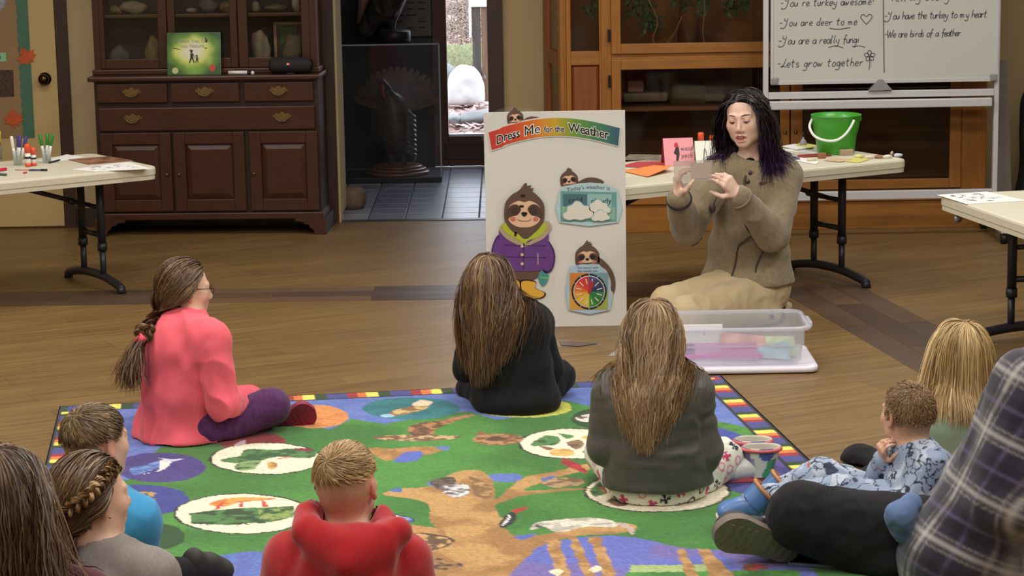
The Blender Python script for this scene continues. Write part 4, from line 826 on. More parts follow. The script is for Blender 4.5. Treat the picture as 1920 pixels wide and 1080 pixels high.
TP = lambda x, y, z=TZ: Zp(x, y, z)
_lev = [0]
def sheet(name, pts, m, lab_, cat='paper', group=None, z=0, th=.0012, curl=None):
    _lev[0] += 1; zz = TZ+.0006+z
    P = [tuple(TP(x, y, TZ)[:2]) for x, y in pts]
    o = MB().prism(P, lambda a, b, t: (a, b, zz+t), 0, th).build(name, m); return tag(o, lab_, cat, group)
M_pw = mat('paper_white', rgb(232, 230, 226), .8)
def scribble(o, pts, z, n, seed, col=None, w=.002):
    r = random.Random(seed); m_ = MB(); C = [np.array(TP(x, y, TZ)[:2]) for x, y in pts]
    for i in range(n):
        u, v = r.uniform(.12, .85), r.uniform(.15, .85); p = [];
        for k in range(6): u2, v2 = u+r.uniform(-.07, .07), v+r.uniform(-.07, .07); q = (C[0]*(1-u2)+C[1]*u2)*(1-v2)+(C[3]*(1-u2)+C[2]*u2)*v2; p.append(tuple(q))
        ribbon(m_, spline(p, 3, False), w, lambda a, b: (a, b, z))
    return sub(m_.build('pencil_lines', col or mat('pencil_grey', rgb(120, 118, 122), .8), recalc=False), o)
# on the left table
pts = [(134, 318), (178, 322), (283, 317), (240, 304)]
scribble(sheet('drawing_sheet', pts, M_pw, 'white drawing sheet nearest the end corner of the left table', group='papers on the left table'), pts, TZ+.0022, 14, 1)
pts = [(100, 297), (66, 302), (110, 303), (160, 295), (125, 290)]
sheet('paper_sheet', pts, M_pw, 'white paper lying behind the green marker cup on the left table', group='papers on the left table')
pts = [(128, 300), (165, 309), (250, 302), (205, 294), (172, 296)]
sheet('photo_card', pts, mat('brown_print', rgb(176, 128, 100), .4, noise=.6, nscale=14, ncol=rgb(92, 52, 42)), 'brown printed picture card behind the white drawing on left table', 'card', z=.001)
def cup(px, py, lab_, pens, r=.024, h=.07):
    p = TP(px, py); c = tag(MB().lathe([(0, .002), (r*.8, .002), (r*.82, .0), (r, h), (r*.95, h), (r*.78, .004), (0, .004)], (p[0], p[1], TZ+.001), 20).build('plastic_cup', clear_mat('clear_cup', tint=(.93, .95, .95, 1), milky=.12, refl=.5)), lab_, 'cup', 'clear cups of markers')
    for (dx, dy, tilt, az, col, capc, lb) in pens:
        b = Vector((p[0]+dx, p[1]+dy, TZ+.006)); d = Vector((math.sin(tilt)*math.cos(az), math.sin(tilt)*math.sin(az), math.cos(tilt)))
        m_ = MB().tube([b, b+d*.088], .0065, 10).build('marker', mat('marker_'+col[0], rgb(*col[1]), .35)); tag(m_, lb, 'marker', 'markers in cups')
        sub(MB().tube([b+d*.078, b+d*.08, b+d*.128, b+d*.132], [.0072, .008, .0075, .005], 10).build('cap', mat('cap_'+capc[0], rgb(*capc[1]), .35)), m_)
wht = ('white', (220, 220, 214)); grn = ('green', (34, 128, 40)); prp = ('violet', (66, 60, 128)); org = ('orange', (222, 84, 44))
cup(88, 306, 'clear cup of green capped markers on left table', [(-.008, 0, .16, PI*.9, wht, grn, 'green capped marker leaning left in the clear cup'), (.006, -.006, .22, .1, wht, grn, 'green capped marker leaning right in the clear cup'), (.0, .009, .10, 1.2, wht, grn, 'green capped marker upright at back of the clear cup')])
cup(34, 310, 'clear cup of violet markers at left end of left table', [(-.010, -.004, .10, PI, wht, wht, 'white marker in the cup of violet markers'), (.002, 0, .12, .6, wht, prp, 'violet capped marker in middle of the left cup'), (.010, .004, .26, .2, wht, prp, 'violet capped marker leaning right in the left cup'), (.0, .011, .05, 1, wht, prp, 'violet capped marker at back of the left cup')])
cup(-4, 300, 'dark cup with a yellow highlighter at the left edge of the frame', [(.004, 0, .08, .4, ('dark', (40, 42, 58)), ('yellow', (190, 190, 40)), 'yellow capped highlighter in the cup at the left edge')])
def glue(px, py, lab_, h=.095, c=None, lying=False):
    p = TP(px, py); r = .0135
    o = MB().lathe([(0, 0), (r, 0), (r, h*.62), (0, h*.62)], (p[0], p[1], TZ+.001), 18).build('glue_stick', mat('glue_label', rgb(225, 222, 220), .4)); tag(o, lab_, 'glue stick', 'glue sticks')
    sub(MB().lathe([(r+.0003, .0), (r+.0006, .0), (r+.0006, h*.16), (r+.0003, h*.16)], (p[0], p[1], TZ+.0015), 18).build('base_ring', mat('cap_orange', rgb(222, 84, 44), .35)), o); sub(MB().lathe([(0, h*.62), (r+.001, h*.62), (r+.001, h*.95), (r*.8, h), (0, h)], (p[0], p[1], TZ+.001), 18).build('cap', mat('cap_orange', None)), o)
    sub(MB().lathe([(r+.0004, h*.36), (r+.0008, h*.36), (r+.0008, h*.46), (r+.0004, h*.46)], (p[0], p[1], TZ+.001), 18).build('label_band', M_blk), o)
glue(53, 313, 'tall orange capped glue stick between the cups on left table', .105); glue(63, 311, 'shorter orange capped glue stick beside the tall one on left table', .085)
def stick(name, p0, p1, r, m, lab_, cat, z=.0, group=None, capm=None):
    a, b = TP(*p0), TP(*p1); a[2] = b[2] = TZ+r+.0008+z; o = tag(MB().tube([a, a+(b-a)*.97, b], [r, r, r*.6], 10).build(name, m), lab_, cat, group)
    if capm: sub(MB().tube([a-(b-a)*.02, a+(b-a)*.3], r*1.12, 10).build('cap', capm), o)
    return o
stick('pen', (88, 321), (54, 321), .0045, mat('pen_blue_grey', rgb(70, 84, 100), .35), 'dark blue pen lying flat in front of the cups on left table', 'pen', group='loose pens on the left table', capm=mat('pen_cap_dark', rgb(28, 28, 44), .4))
stick('pencil', (112, 302), (92, 307), .004, mat('cap_dark2', rgb(30, 26, 30), .5), 'short black pencil behind green marker cup', 'pencil', group='loose pens on the left table')
stick('red_marker', (12, 320), (-14, 323), .007, mat('hot_red', rgb(206, 40, 70), .4), 'hot red marker lying at the left edge of left table', 'marker'); stick('green_crayon', (12, 330), (-14, 328), .0055, mat('dull_green', rgb(58, 84, 80), .5), 'dull green crayon lying at near left edge of left table', 'crayon')
stick('wooden_stick', (66, 320), (28, 320), .003, mat('tan_stick', rgb(186, 140, 120), .6), 'thin pinkish wooden stick lying by glue sticks', 'stick'); stick('eraser_bit', (50, 325), (44, 326), .004, mat('hot_red', None), 'tiny red scrap near the blue pen', 'scrap')
# on the right-hand table
pts = [(1757, 366), (1812, 383), (1925, 377), (1850, 360)]
scribble(sheet('drawing_sheet', pts, M_pw, 'white sheet with faint pencil drawing on the table at the right edge'), pts, TZ+.0022, 30, 5)
# on the middle table
pts = [(1168, 300), (1250, 302), (1268, 291), (1180, 290)]
sheet('craft_sheet', pts, mat('grey_print', rgb(150, 140, 120), .6, noise=.6, nscale=30), 'grey patterned craft sheet at back left of the bucket table'); 
pts = [(1160, 313), (1245, 317), (1262, 303), (1195, 304)]
sheet('red_sheet', pts, mat('red_paper', rgb(178, 62, 66), .8), 'red paper sheet under the orange one beside the display board', z=.001)
# orange sheet lifting at its far corner
P4 = [TP(1165, 322), TP(1214, 333), TP(1262, 322), TP(1226, 311)]; m_ = MB(); nn = 10; V = []
for j in range(nn+1):
    for i in range(nn+1):
        u, v = i/nn, j/nn; q = (P4[0]*(1-u)+P4[1]*u)*(1-v)+(P4[3]*(1-u)+P4[2]*u)*v; V.append((q[0], q[1], TZ+.004+.05*max(0, (u+v)/2-.45)**1.3))
m_.add(V, [(j*(nn+1)+i, j*(nn+1)+i+1, (j+1)*(nn+1)+i+1, (j+1)*(nn+1)+i) for j in range(nn) for i in range(nn)], True); o = m_.build('orange_sheet', mat('orange_paper', rgb(226, 136, 74), .8)); sd = o.modifiers.new('t', 'SOLIDIFY'); sd.thickness = .001; tag(o, 'curled orange paper sheet beside the display board on the bucket table', 'paper')
def tent(px, py, w, h, m, m2, lab_, ang, txt=None):
    p = TP(px, py); t = empty('tent_card', (p[0], p[1], TZ+.001), ang, lab_, 'card', 'folded tent cards'); b = .055
    MB().add([(0, 0, 0), (w, 0, 0), (w, b, h), (0, b, h), (0, .001, 0), (w, .001, 0), (w, b+.001, h), (0, b+.001, h)], [(0, 1, 2, 3), (4, 5, 6, 7), (0, 1, 5, 4), (1, 2, 6, 5), (0, 3, 7, 4)]).build('front_leaf', m, t); MB().add([(0, 2*b, 0), (w, 2*b, 0), (w, b+.001, h), (0, b+.001, h), (0, 2*b+.001, 0), (w, 2*b+.001, 0), (w, b+.002, h), (0, b+.002, h)], [(0, 1, 2, 3), (4, 5, 6, 7), (0, 1, 5, 4), (1, 2, 6, 5), (0, 3, 7, 4)]).build('back_leaf', m2, t)
    return t, (lambda a, c: (a, b*c/h-.0012, c))
tc1, f1 = tent(1247, 312, .135, .118, mat('pink_card', rgb(226, 150, 160), .8), mat('red_card_back', rgb(160, 52, 58), .8), 'pink folded tent card with a red headed bird drawing', math.radians(6))
b_ = MB(); fb = lambda a, c, t: f1(a, c); 
MB().prism([(.05, .095), (.062, .10), (.068, .085), (.06, .078), (.048, .082)], lambda a, c, t: tuple(np.array(f1(a, c))-[0, t, 0]), 0, .0005).build('bird_head', mat('bird_red', rgb(190, 30, 36), .6), tc1)
MB().prism([(.056, .08), (.068, .08), (.07, .05), (.062, .022), (.052, .02), (.056, .045), (.044, .055)], lambda a, c, t: tuple(np.array(f1(a, c))-[0, t, 0]), 0, .0005).build('bird_body', M_blk, tc1)
for s_, z0 in (("Wood", .075), ("peck", .045)):
    m_, _ = handwriting(s_.lower().replace('w', 'w'), .078, z0-.01, .022, f1, .0022, seed=9); m_.build('handwriting', M_ink, tc1, recalc=False)
tc2, f2 = tent(1306, 313, .15, .108, mat('white_card', rgb(224, 226, 214), .8), mat('white_card_back', rgb(200, 202, 190), .8), 'white folded tent card with a large handwritten name beside the pink one', math.radians(4))
m_, _ = handwriting('Na', .03, .02, .058, f2, .0035, seed=2); m_.build('handwriting', M_ink, tc2, recalc=False)
glue(1314, 291, 'orange capped glue stick behind the white tent card', .105); glue(1336, 288, 'second orange capped glue stick behind the white tent card', .085)
# bucket
p = TP(1567, 287); bk_ = empty('bucket', (p[0], p[1], TZ+.001), 0, 'bright green plastic bucket with white handle on the table', 'bucket')
r0, r1, hb_ = .086, .113, .178
MB().lathe([(0, 0), (r0-.004, 0), (r0, .005), (r0+.006, .06), (r0+.009, .085), (r1-.012, .10), (r1-.004, .14), (r1, hb_-.006), (r1+.003, hb_-.004), (r1+.003, hb_), (r1-.002, hb_), (r1-.008, .14), (r0+.003, .08), (r0-.004, .006), (0, .004)], (0, 0, 0), 44).build('pail', mat('green_plastic', rgb(56, 150, 34), .38, coat=.15), bk_)
for s_ in (-1, 1): MB().lathe([(0, .008), (.012, .008), (.013, 0)], (s_*(r1-.002)*math.cos(.25), -(r1-.002)*math.sin(.25)*s_*0+0, .158), 12, M=Matrix.Rotation(s_*PI/2, 3, 'Y')).build('handle_lug', mat('green_plastic', None), bk_)
H = spline([(-.112, -.012, .158), (-.128, -.05, .128), (-.112, -.10, .092), (-.07, -.128, .074), (-.02, -.138, .074), (.02, -.132, .096), (.05, -.116, .130), (.068, -.098, .160)], 5, False)
MB().tube(H, .0062, 8).build('handle', mat('white_handle', rgb(222, 226, 220), .4), bk_)
M_yp = mat('yellow_paper', rgb(214, 208, 112), .8, noise=.15, nscale=30)
sheet('white_sheet', [(1462, 281), (1490, 285), (1545, 291), (1500, 278)], M_pw, 'white paper stack left of the green bucket')
sheet('white_booklet', [(1466, 277), (1495, 283), (1530, 278), (1490, 273)], M_pw, 'small white booklet behind the white stack by the bucket', 'booklet', z=.004, th=.004)
sheet('yellow_note', [(1492, 277), (1520, 281), (1530, 276), (1500, 271)], M_yp, 'pale yellow note behind the white papers left of the bucket', z=.009)
sheet('red_card', [(1494, 292), (1500, 296), (1560, 293), (1550, 288)], mat('dark_red_card', rgb(140, 40, 36), .8), 'dark red card strip in front of the bucket', 'card', z=.002)
def lump(name, px, py, r, m, lab_, cat, group=None, seed=0):
    p = TP(px, py); o = rock(name, (p[0], p[1], TZ+r[2]*.82), r, m, 2, .25, seed); return tag(o, lab_, cat, group)
M_tan = mat('tan_clay', rgb(180, 140, 112), .8, noise=.3, nscale=40)
p = TP(1586, 291); tag(MB().box((p[0], p[1], TZ+.014), (.06, .035, .026), .2, ch=.003).build('stamp_block', mat('stamp_wood', rgb(176, 150, 122), .6, noise=.2)), 'tan wooden stamp block in front of the bucket', 'block', 'stamp blocks')
p = TP(1541, 297); tag(MB().box((p[0], p[1], TZ+.013), (.034, .024, .024), .4, ch=.003).build('stamp_block', mat('stamp_brown', rgb(160, 104, 78), .6, noise=.2)), 'small brown stamp block left of the tan block', 'block', 'stamp blocks')
p = TP(1506, 276); o = MB().lathe([(0, 0), (.016, 0), (.018, .02), (.01, .034), (.004, .04), (.004, .052), (0, .052)], (p[0], p[1], TZ+.001), 16).build('glue_bottle', mat('clear_bottle', rgb(150, 150, 150), .3, noise=.3, nscale=60)); tag(o, 'small grey squeeze bottle with dark tip behind the bucket table papers', 'bottle')
sub(MB().lathe([(0, .052), (.006, .05), (.004, .066), (0, .07)], (p[0], p[1], TZ+.001), 12).build('cap', M_blk), o)
sheet('yellow_scrap', [(1580, 303), (1610, 306), (1632, 299), (1600, 296)], M_yp, 'crumpled yellow paper scrap near the front edge of the bucket table', z=.001)
sheet('pink_scrap', [(1545, 302), (1575, 305), (1600, 300), (1560, 297)], mat('skin_paper', rgb(204, 170, 140), .8), 'beige paper scrap left of the yellow scrap', z=.002)
sheet('white_scrap', [(1486, 301), (1530, 309), (1536, 304), (1500, 296)], M_pw, 'white paper scrap at the front edge by the woman shoulder', z=.001)
for i, (x, y, c, lb) in enumerate(((1492, 300, (110, 110, 140), 'small blue grey scrap beside the woman shoulder'), (1522, 303, (210, 196, 160), 'cream crumpled scrap on the white scrap'), (1612, 296, (224, 214, 150), 'cream crumpled scrap right of the wooden stamp block'), (1630, 298, (220, 210, 190), 'pale crumpled scrap at right of yellow paper'), (1648, 297, (150, 110, 80), 'brown crumpled scrap at the right end of the bucket table'), (1664, 297, (222, 216, 200), 'pale crumpled tissue near the table corner'), (1684, 294, (210, 210, 226), 'bluish white crumpled tissue nearest the table corner'), (1672, 291, (196, 176, 140), 'tiny beige ball behind the tissues at the table corner'))):
    lump('paper_scrap', x, y, (.022, .014, .009) if i != 7 else (.008, .008, .010), mat('scrap_%d' % i, rgb(*c), .85, noise=.2, nscale=40), lb, 'scrap', 'crumpled scraps on the bucket table', i)

# ================================================================== sloth display board
YS = 9.52
def S2(x, y): q = Yp(x, y, YS); return (float(q[0]), float(q[2]))
def SP(pts, n=5): return spline([S2(*p) for p in pts], n)
def SL(pts): return [S2(*p) for p in pts]
c = [S2(910, 209), S2(1174, 209), S2(1173, 612), S2(911, 613)]
bx0, bx1 = (c[0][0]+c[3][0])/2, (c[1][0]+c[2][0])/2; bzt = (c[0][1]+c[1][1])/2
board = MB().b2((bx0, YS+.001, .0), (bx1, YS+.013, bzt)).build('display_board', mat('white_foam_board', rgb(214, 212, 204), .55, noise=.02, nscale=2)); tag(board, 'upright white foam board carrying the weather sloth cutouts', 'board')
st = MB().add([(bx0+.15, YS+.013, .55), (bx1-.15, YS+.013, .55), (bx1-.12, YS+.19, .0), (bx0+.12, YS+.19, .0), (bx0+.15, YS+.018, .55), (bx1-.15, YS+.018, .55), (bx1-.12, YS+.197, 0), (bx0+.12, YS+.197, 0)], [(0, 1, 2, 3), (4, 5, 6, 7), (0, 1, 5, 4), (1, 2, 6, 5), (2, 3, 7, 6), (3, 0, 4, 7)]); st.build('easel_strut', mat('white_foam_board', None), board)
M_lam = clear_mat('laminate_film', tint=(.995, .998, .998, 1), milky=.03, refl=.22, rough=.12, milkcol=(.85, .88, .88, 1))
_pm = {}
def flat(col, name=None):
    k = 'print_%d_%d_%d' % col
    return mat(k, rgb(*col, .98), .4, coat=.25)
def cut(name, pts, lay, col, par, t=.0012):
    """flat printed piece fixed on the board; lay = layer number in front of the board"""
    if name == 'laminate_edge': lay, t = -.8, .0003
    y = YS-.0006-lay*.0012
    o = MB().prism(pts, lambda a, b, k: (a, y-k, b), 0, t).build(name, flat(col) if isinstance(col, tuple) else col)
    return sub(o, par) if par is not None else o
BR, BRD, FACE, PATCH, BLACK = (98, 76, 62), (70, 52, 44), (226, 186, 152), (84, 62, 52), (34, 26, 24)
# --- title banner
tb = empty('title_banner', (S2(1035, 250)[0], YS, S2(1035, 250)[1]), 0, 'curved rainbow banner reading Dress Me for the Weather with a sloth peeking over it', 'banner')
cut('laminate_edge', SP([(903, 245), (935, 205), (1000, 205), (1060, 236), (1110, 234), (1165, 240), (1163, 282), (1100, 276), (1035, 266), (960, 272), (920, 285)], 6), 0, M_lam, tb)
arc = lambda u, v: (915+247*u, 239+4*u-34*math.sin(PI*(.08+.84*u))*.62+8+v*30+(2*u-1)*0+(1-u)*4*v*0)
def bpt(u, v):
    x = 916+246*u; top = 246-22*math.sin(PI*u)*1.0-6*u+(2 if u < .1 else 0); return (x+(6*(1-u)-3*u)*v, top+v*(33))
nU = 48; V = []; C = []
pal = [(0, (196, 60, 50)), (.18, (206, 70, 50)), (.36, (214, 120, 46)), (.5, (196, 160, 50)), (.64, (110, 150, 60)), (.8, (70, 132, 84)), (1, (56, 92, 112))]
for i in range(nU+1):
    u = i/nU
    for v in (0, 1):
        a, b = S2(*bpt(u, v)); V.append((a, YS-.0042, b)); C.append([np.interp(u, [p[0] for p in pal], [lin(p[1])[k] for p in pal]) for k in range(3)])
F = [(2*i, 2*i+2, 2*i+3, 2*i+1) for i in range(nU)]
o = np_mesh('rainbow_strip', V, F, mat('rainbow_print', rgb(200, 100, 60), .35, attr='Col', coat=.4), tb, False, C); sd = o.modifiers.new('t', 'SOLIDIFY'); sd.thickness = .0012; sd.offset = 0
cut('white_border', [S2(*bpt(u, -.07)) for u in np.linspace(-.008, 1.008, 40)]+[S2(*bpt(u, 1.07)) for u in np.linspace(1.008, -.008, 40)], 1, (216, 214, 206), tb)
def bend_text(body, u0, u1, vbase, size, lay, fat, col, name, par, ff):
    TV, TF = text_mesh(body, 1.0, fat); x0, x1 = TV[:, 0].min(), TV[:, 0].max()
    if ff is not None: x0, x1 = ff
    P = []
    for a, b, _ in TV:
        u = u0+(a-x0)/(x1-x0)*(u1-u0); p = bpt(u, vbase); q = S2(*p); P.append((q[0], YS-lay, q[1]+b*size))
    sub(MB().add(P, TF).build(name, col, recalc=False), par); return (x0, x1)
M_tw = mat('letter_white', rgb(236, 234, 226), .45); M_tk = mat('letter_black', rgb(24, 22, 26), .4)
for wd, u0, u1, sz in (('Dress', .045, .225, .052), ('Me', .265, .385, .056), ('for the', .415, .575, .036), ('Weather', .605, .925, .054)):
    ff = bend_text(wd, u0, u1, .78, sz, .0058, 0 if wd == 'Me' else .014, M_tk, 'lettering', tb, None); bend_text(wd, u0, u1, .78, sz, .0052, .06, M_tw, 'lettering_outline', tb, ff)
def sloth_head(cx, cy, s, par, lay, tilt=0, half=False):
    """cartoon sloth head; s = half width in photo pixels"""
    ct, sn = math.cos(tilt), math.sin(tilt); T = lambda pts: [(cx+s*(a*ct-b*sn), cy+s*(a*sn+b*ct)) for a, b in pts]
    lowcut = .45 if half else 1.05
    head = [(-1, .1), (-.92, -.45), (-.62, -.82), (-.35, -.98), (-.18, -1.12), (-.02, -1.34), (.10, -1.42), (.16, -1.26), (.34, -1.30), (.30, -1.14), (.46, -1.14), (.40, -.98), (.62, -.82), (.95, -.4), (1.0, .1), (.92, .55), (.5, lowcut), (0, lowcut+.06), (-.5, lowcut), (-.92, .55)]
    cut('head', SP(T(head), 4), lay, BR, par)
    cut('face', SP(T([(-.82, .1), (-.7, -.3), (-.3, -.52), (0, -.46), (.3, -.52), (.7, -.3), (.82, .1), (.72, .5 if not half else .38), (.35, .74 if not half else .42), (0, .78 if not half else .43), (-.35, .74 if not half else .42), (-.72, .5 if not half else .38)]), 4), lay+1, FACE, par)
    for e in (-1, 1):
        cut('eye_patch', SP(T([(e*.16, -.12), (e*.36, -.34), (e*.66, -.30), (e*.86, .02), (e*.84, .34), (e*.62, .24), (e*.34, .16)]), 4), lay+2, PATCH, par)
        cut('eye', SP(T(ell2(e*.45, -.03, .20, .19, 10)), 2), lay+3, BRD if not half else BLACK, par)
        cut('cheek', SP(T(ell2(e*.56, .36, .13, .10, 8)), 2), lay+3, (206, 112, 96), par)
    cut('nose', SP(T([(-.15, .06), (0, .02), (.15, .06), (.10, .18), (0, .24), (-.10, .18)]), 4), lay+3, BLACK, par)
    m_ = MB(); ribbon(m_, spline([S2(*p) for p in T([(-.34, .38), (-.18, .46), (0, .47), (.18, .46), (.34, .38)])], 4, False), .0018, lambda a, b: (a, YS-.0006-(lay+3.2)*.0012, b)); sub(m_.build('mouth_line', flat(BLACK), recalc=False), par)
sloth_head(966, 222, 15.5, tb, 0, -.12, True)
cut('arm', SP([(978, 228), (992, 219), (1010, 220), (1022, 228), (1016, 231), (1000, 227), (985, 231)], 4), 0, BR, tb)
# --- big sloth
sl = empty('sloth_cutout', (S2(985, 450)[0], YS, S2(985, 450)[1]), 0, 'large cartoon sloth cutout in purple jacket and yellow boots on board', 'cutout')
cut('laminate_edge', SP([(925, 500), (914, 460), (932, 425), (930, 385), (955, 358), (985, 346), (1018, 362), (1030, 400), (1032, 430), (1046, 470), (1042, 510), (1032, 560), (985, 562), (940, 540)], 5), 0, M_lam, sl)
cut('leg', SP([(950, 490), (1010, 495), (1008, 520), (985, 528), (975, 540), (962, 520)], 4), 1, BR, sl)
for pts in ([(976, 525), (1004, 527), (1004, 540), (1022, 548), (1021, 556), (1008, 560), (986, 557), (977, 548)], [(948, 522), (974, 525), (974, 548), (958, 552), (950, 545)]):
    b_ = cut('boot_outline', SP(pts, 4), 2, BLACK, sl); cxm, cym = np.mean(pts, 0); cut('boot', SP([(cxm+(x-cxm)*.88, cym+(y-cym)*.88) for x, y in pts], 4), 3, (222, 172, 60), sl)
cut('mitten', SP([(1014, 508), (1028, 512), (1026, 528), (1018, 536), (1012, 530), (1009, 520)], 4), 2, (70, 142, 140), sl); cut('mitten_stripe', SL([(1012, 518), (1027, 520), (1027, 523), (1012, 521)]), 3, (110, 186, 110), sl)
PUR, PURD = (104, 62, 132), (70, 40, 96)
cut('sleeve', SP([(936, 440), (924, 458), (921, 480), (926, 500), (940, 500), (948, 470)], 5), 2, PURD, sl); cut('sleeve', SP([(1020, 445), (1036, 462), (1041, 484), (1034, 508), (1018, 508), (1010, 470)], 5), 2, PURD, sl)
cut('jacket', SP([(936, 432), (960, 424), (985, 448), (1010, 426), (1028, 436), (1026, 470), (1020, 503), (985, 508), (950, 502), (942, 470)], 5), 3, PUR, sl)
cut('sleeve_front', SP([(1021, 449), (1033, 463), (1038, 484), (1032, 505), (1020, 505), (1019, 475)], 5), 4, PUR, sl); cut('sleeve_front', SP([(935, 447), (926, 460), (924, 480), (929, 498), (940, 497), (942, 470)], 5), 4, PUR, sl)
for y in (458, 480): cut('quilt_line', SL([(944, y), (1024, y+2), (1024, y+3.4), (944, y+1.4)]), 4, PURD, sl)
cut('zip_line', SL([(981, 448), (983.4, 448), (982.4, 505), (980, 505)]), 4, PURD, sl)
for y in (461, 477, 494): cut('button', SL(ell2(979, y, 3, 3, 12)), 5, (206, 186, 140), sl)
cut('pocket_zip', SL([(1007, 474), (1010, 474), (1010, 496), (1007, 496)]), 5, (160, 128, 160), sl)
cut('fur_trim', SP([(936, 428), (950, 416), (962, 440), (985, 456), (1008, 440), (1024, 414), (1034, 426), (1020, 446), (1000, 456), (985, 462), (965, 456), (946, 444)], 4), 4, (176, 158, 128), sl)
cut('collar', SP([(941, 424), (952, 418), (968, 434), (985, 448), (1004, 434), (1018, 418), (1026, 425), (1012, 442), (992, 450), (983, 456), (970, 448), (952, 438)], 4), 5, (176, 188, 54), sl)
cut('neck', SP([(962, 424), (985, 420), (1008, 424), (1000, 438), (985, 446), (972, 438)], 4), 5, BR, sl)
cut('toggle', SL([(965, 434), (969, 434), (968, 443), (964, 442)]), 6, BLACK, sl)
sloth_head(983, 396, 38, sl, 6)
for vx, vy, vw in ((980, 366, 4), (978, 386, 4)): cut('velcro_dot', SL([(vx-vw, vy-2), (vx+vw, vy-2), (vx+vw, vy+2), (vx-vw, vy+2)]), 9, BLACK, sl)
# --- weather card
wc = empty('weather_card', (S2(1104, 380)[0], YS, S2(1104, 380)[1]), 0, 'teal card reading Today\'s weather is with white clouds and a sloth on top', 'card')
cut('laminate_edge', SP([(1047, 420), (1047, 350), (1050, 322), (1072, 315), (1100, 330), (1140, 338), (1160, 352), (1160, 420)], 3), 0, M_lam, wc)
sloth_head(1067, 338, 17, wc, 0, -.12, True)
cut('arm', SP([(1084, 342), (1098, 334), (1116, 333), (1132, 340), (1126, 345), (1108, 341), (1090, 347)], 4), 0, BR, wc)
cut('pale_backing', SP([(1049, 417), (1049, 360), (1060, 349), (1090, 343), (1125, 343), (1150, 352), (1159, 362), (1159, 417)], 2), 3, (176, 204, 208), wc)
cut('teal_field', SL([(1051, 415), (1051, 358), (1156, 360), (1156, 415)]), 4, (104, 158, 156), wc)
cut('inner_field', SL([(1054, 412), (1054, 386), (1153, 388), (1153, 412)]), 5, (140, 182, 150), wc)
cut('word_card', SL([(1056, 386), (1056, 363), (1100, 364), (1100, 387)]), 6, (74, 112, 118), wc); cut('word_card', SL([(1101, 387), (1101, 363), (1147, 364), (1147, 388)]), 6, (150, 186, 184), wc)
def btext(body, cx, cy, hpx, lay, m, par, name='lettering', fat=.0, rot=0, arc=0):
    TV, TF = text_mesh(body, 1, fat); c0 = S2(cx, cy); s = hpx/462.; P = []
    for a, b, _ in TV: P.append((c0[0]+a*s*math.cos(rot)-b*s*math.sin(rot), YS-.0006-lay*.0012, c0[1]+b*s*math.cos(rot)+a*s*math.sin(rot)-arc*(a*s)**2))
    return sub(MB().add(P, TF).build(name, m, recalc=False), par)
M_navy = mat('letter_navy', rgb(36, 52, 70), .5)
btext("Today's weather is", 1103, 354, 11, 4.3, M_navy, wc, arc=1.2, rot=.02); btext('cold', 1079, 380, 16, 7.3, M_navy, wc, fat=.01); btext('cloudy', 1127, 381, 15, 7.3, M_navy, wc, fat=.01)
CL = lambda x, y, s: [(x+s*a, y+s*b) for a, b in ((-1, .5), (-1.12, .2), (-.85, 0), (-.8, -.35), (-.45, -.5), (-.2, -.75), (.15, -.7), (.4, -.45), (.75, -.4), (.85, -.1), (1.1, .05), (1.05, .4), (.6, .5), (.2, .62), (-.3, .55), (-.6, .62))]
for x, y, s, lay in ((1084, 396, 25, 9), (1122, 389, 20, 8), (1126, 404, 15, 10)):
    cut('cloud_rim', SP(CL(x, y, s*1.1), 4), lay, (128, 176, 172), wc); cut('cloud', SP(CL(x, y, s), 4), lay+1, (222, 218, 206), wc)
# --- season wheel card
wl = empty('season_card', (S2(1104, 530)[0], YS, S2(1104, 530)[1]), 0, 'season and month card with colour wheel hugged by a sloth', 'card')
cut('laminate_edge', SP([(1063, 584), (1064, 500), (1075, 470), (1088, 455), (1115, 464), (1140, 482), (1156, 520), (1152, 556), (1144, 584)], 4), 0, M_lam, wl)
cut('body', SP([(1118, 480), (1136, 492), (1150, 512), (1154, 535), (1150, 552), (1144, 548), (1146, 530), (1138, 508), (1124, 496)], 5), 0, BR, wl); cut('paw', SP([(1145, 546), (1150, 550), (1146, 562), (1142, 558)], 4), 1, FACE, wl)
sloth_head(1101, 483, 23, wl, 0, -.05, True)
cut('pale_backing', SP([(1066, 581), (1066, 508), (1078, 498), (1098, 495), (1120, 497), (1136, 510), (1143, 530), (1143, 581)], 2), 4, (170, 196, 214), wl)
q4 = (1104.5, 546); R4 = 37
for x0, y0, x1, y1, cc in ((1068, 511, 1104, 545, (206, 130, 50)), (1104, 511, 1140, 545, (116, 158, 160)), (1068, 545, 1104, 580, (214, 158, 66)), (1104, 545, 1140, 580, (158, 170, 80))): cut('quarter_field', SL([(x0, y0), (x1, y0), (x1, y1), (x0, y1)]), 5, cc, wl)
cut('wheel_ring', SL(ell2(q4[0], q4[1], 33, 33.5, 40)), 6, (30, 32, 44), wl); cut('wheel_rim', SL(ell2(q4[0], q4[1], 29.5, 30, 40)), 7, (216, 214, 200), wl)
wc12 = [(60, 80, 128), (52, 64, 112), (40, 58, 98), (46, 128, 74), (34, 118, 54), (54, 140, 56), (214, 188, 70), (222, 176, 58), (222, 158, 52), (216, 108, 50), (206, 66, 54), (206, 56, 66)]
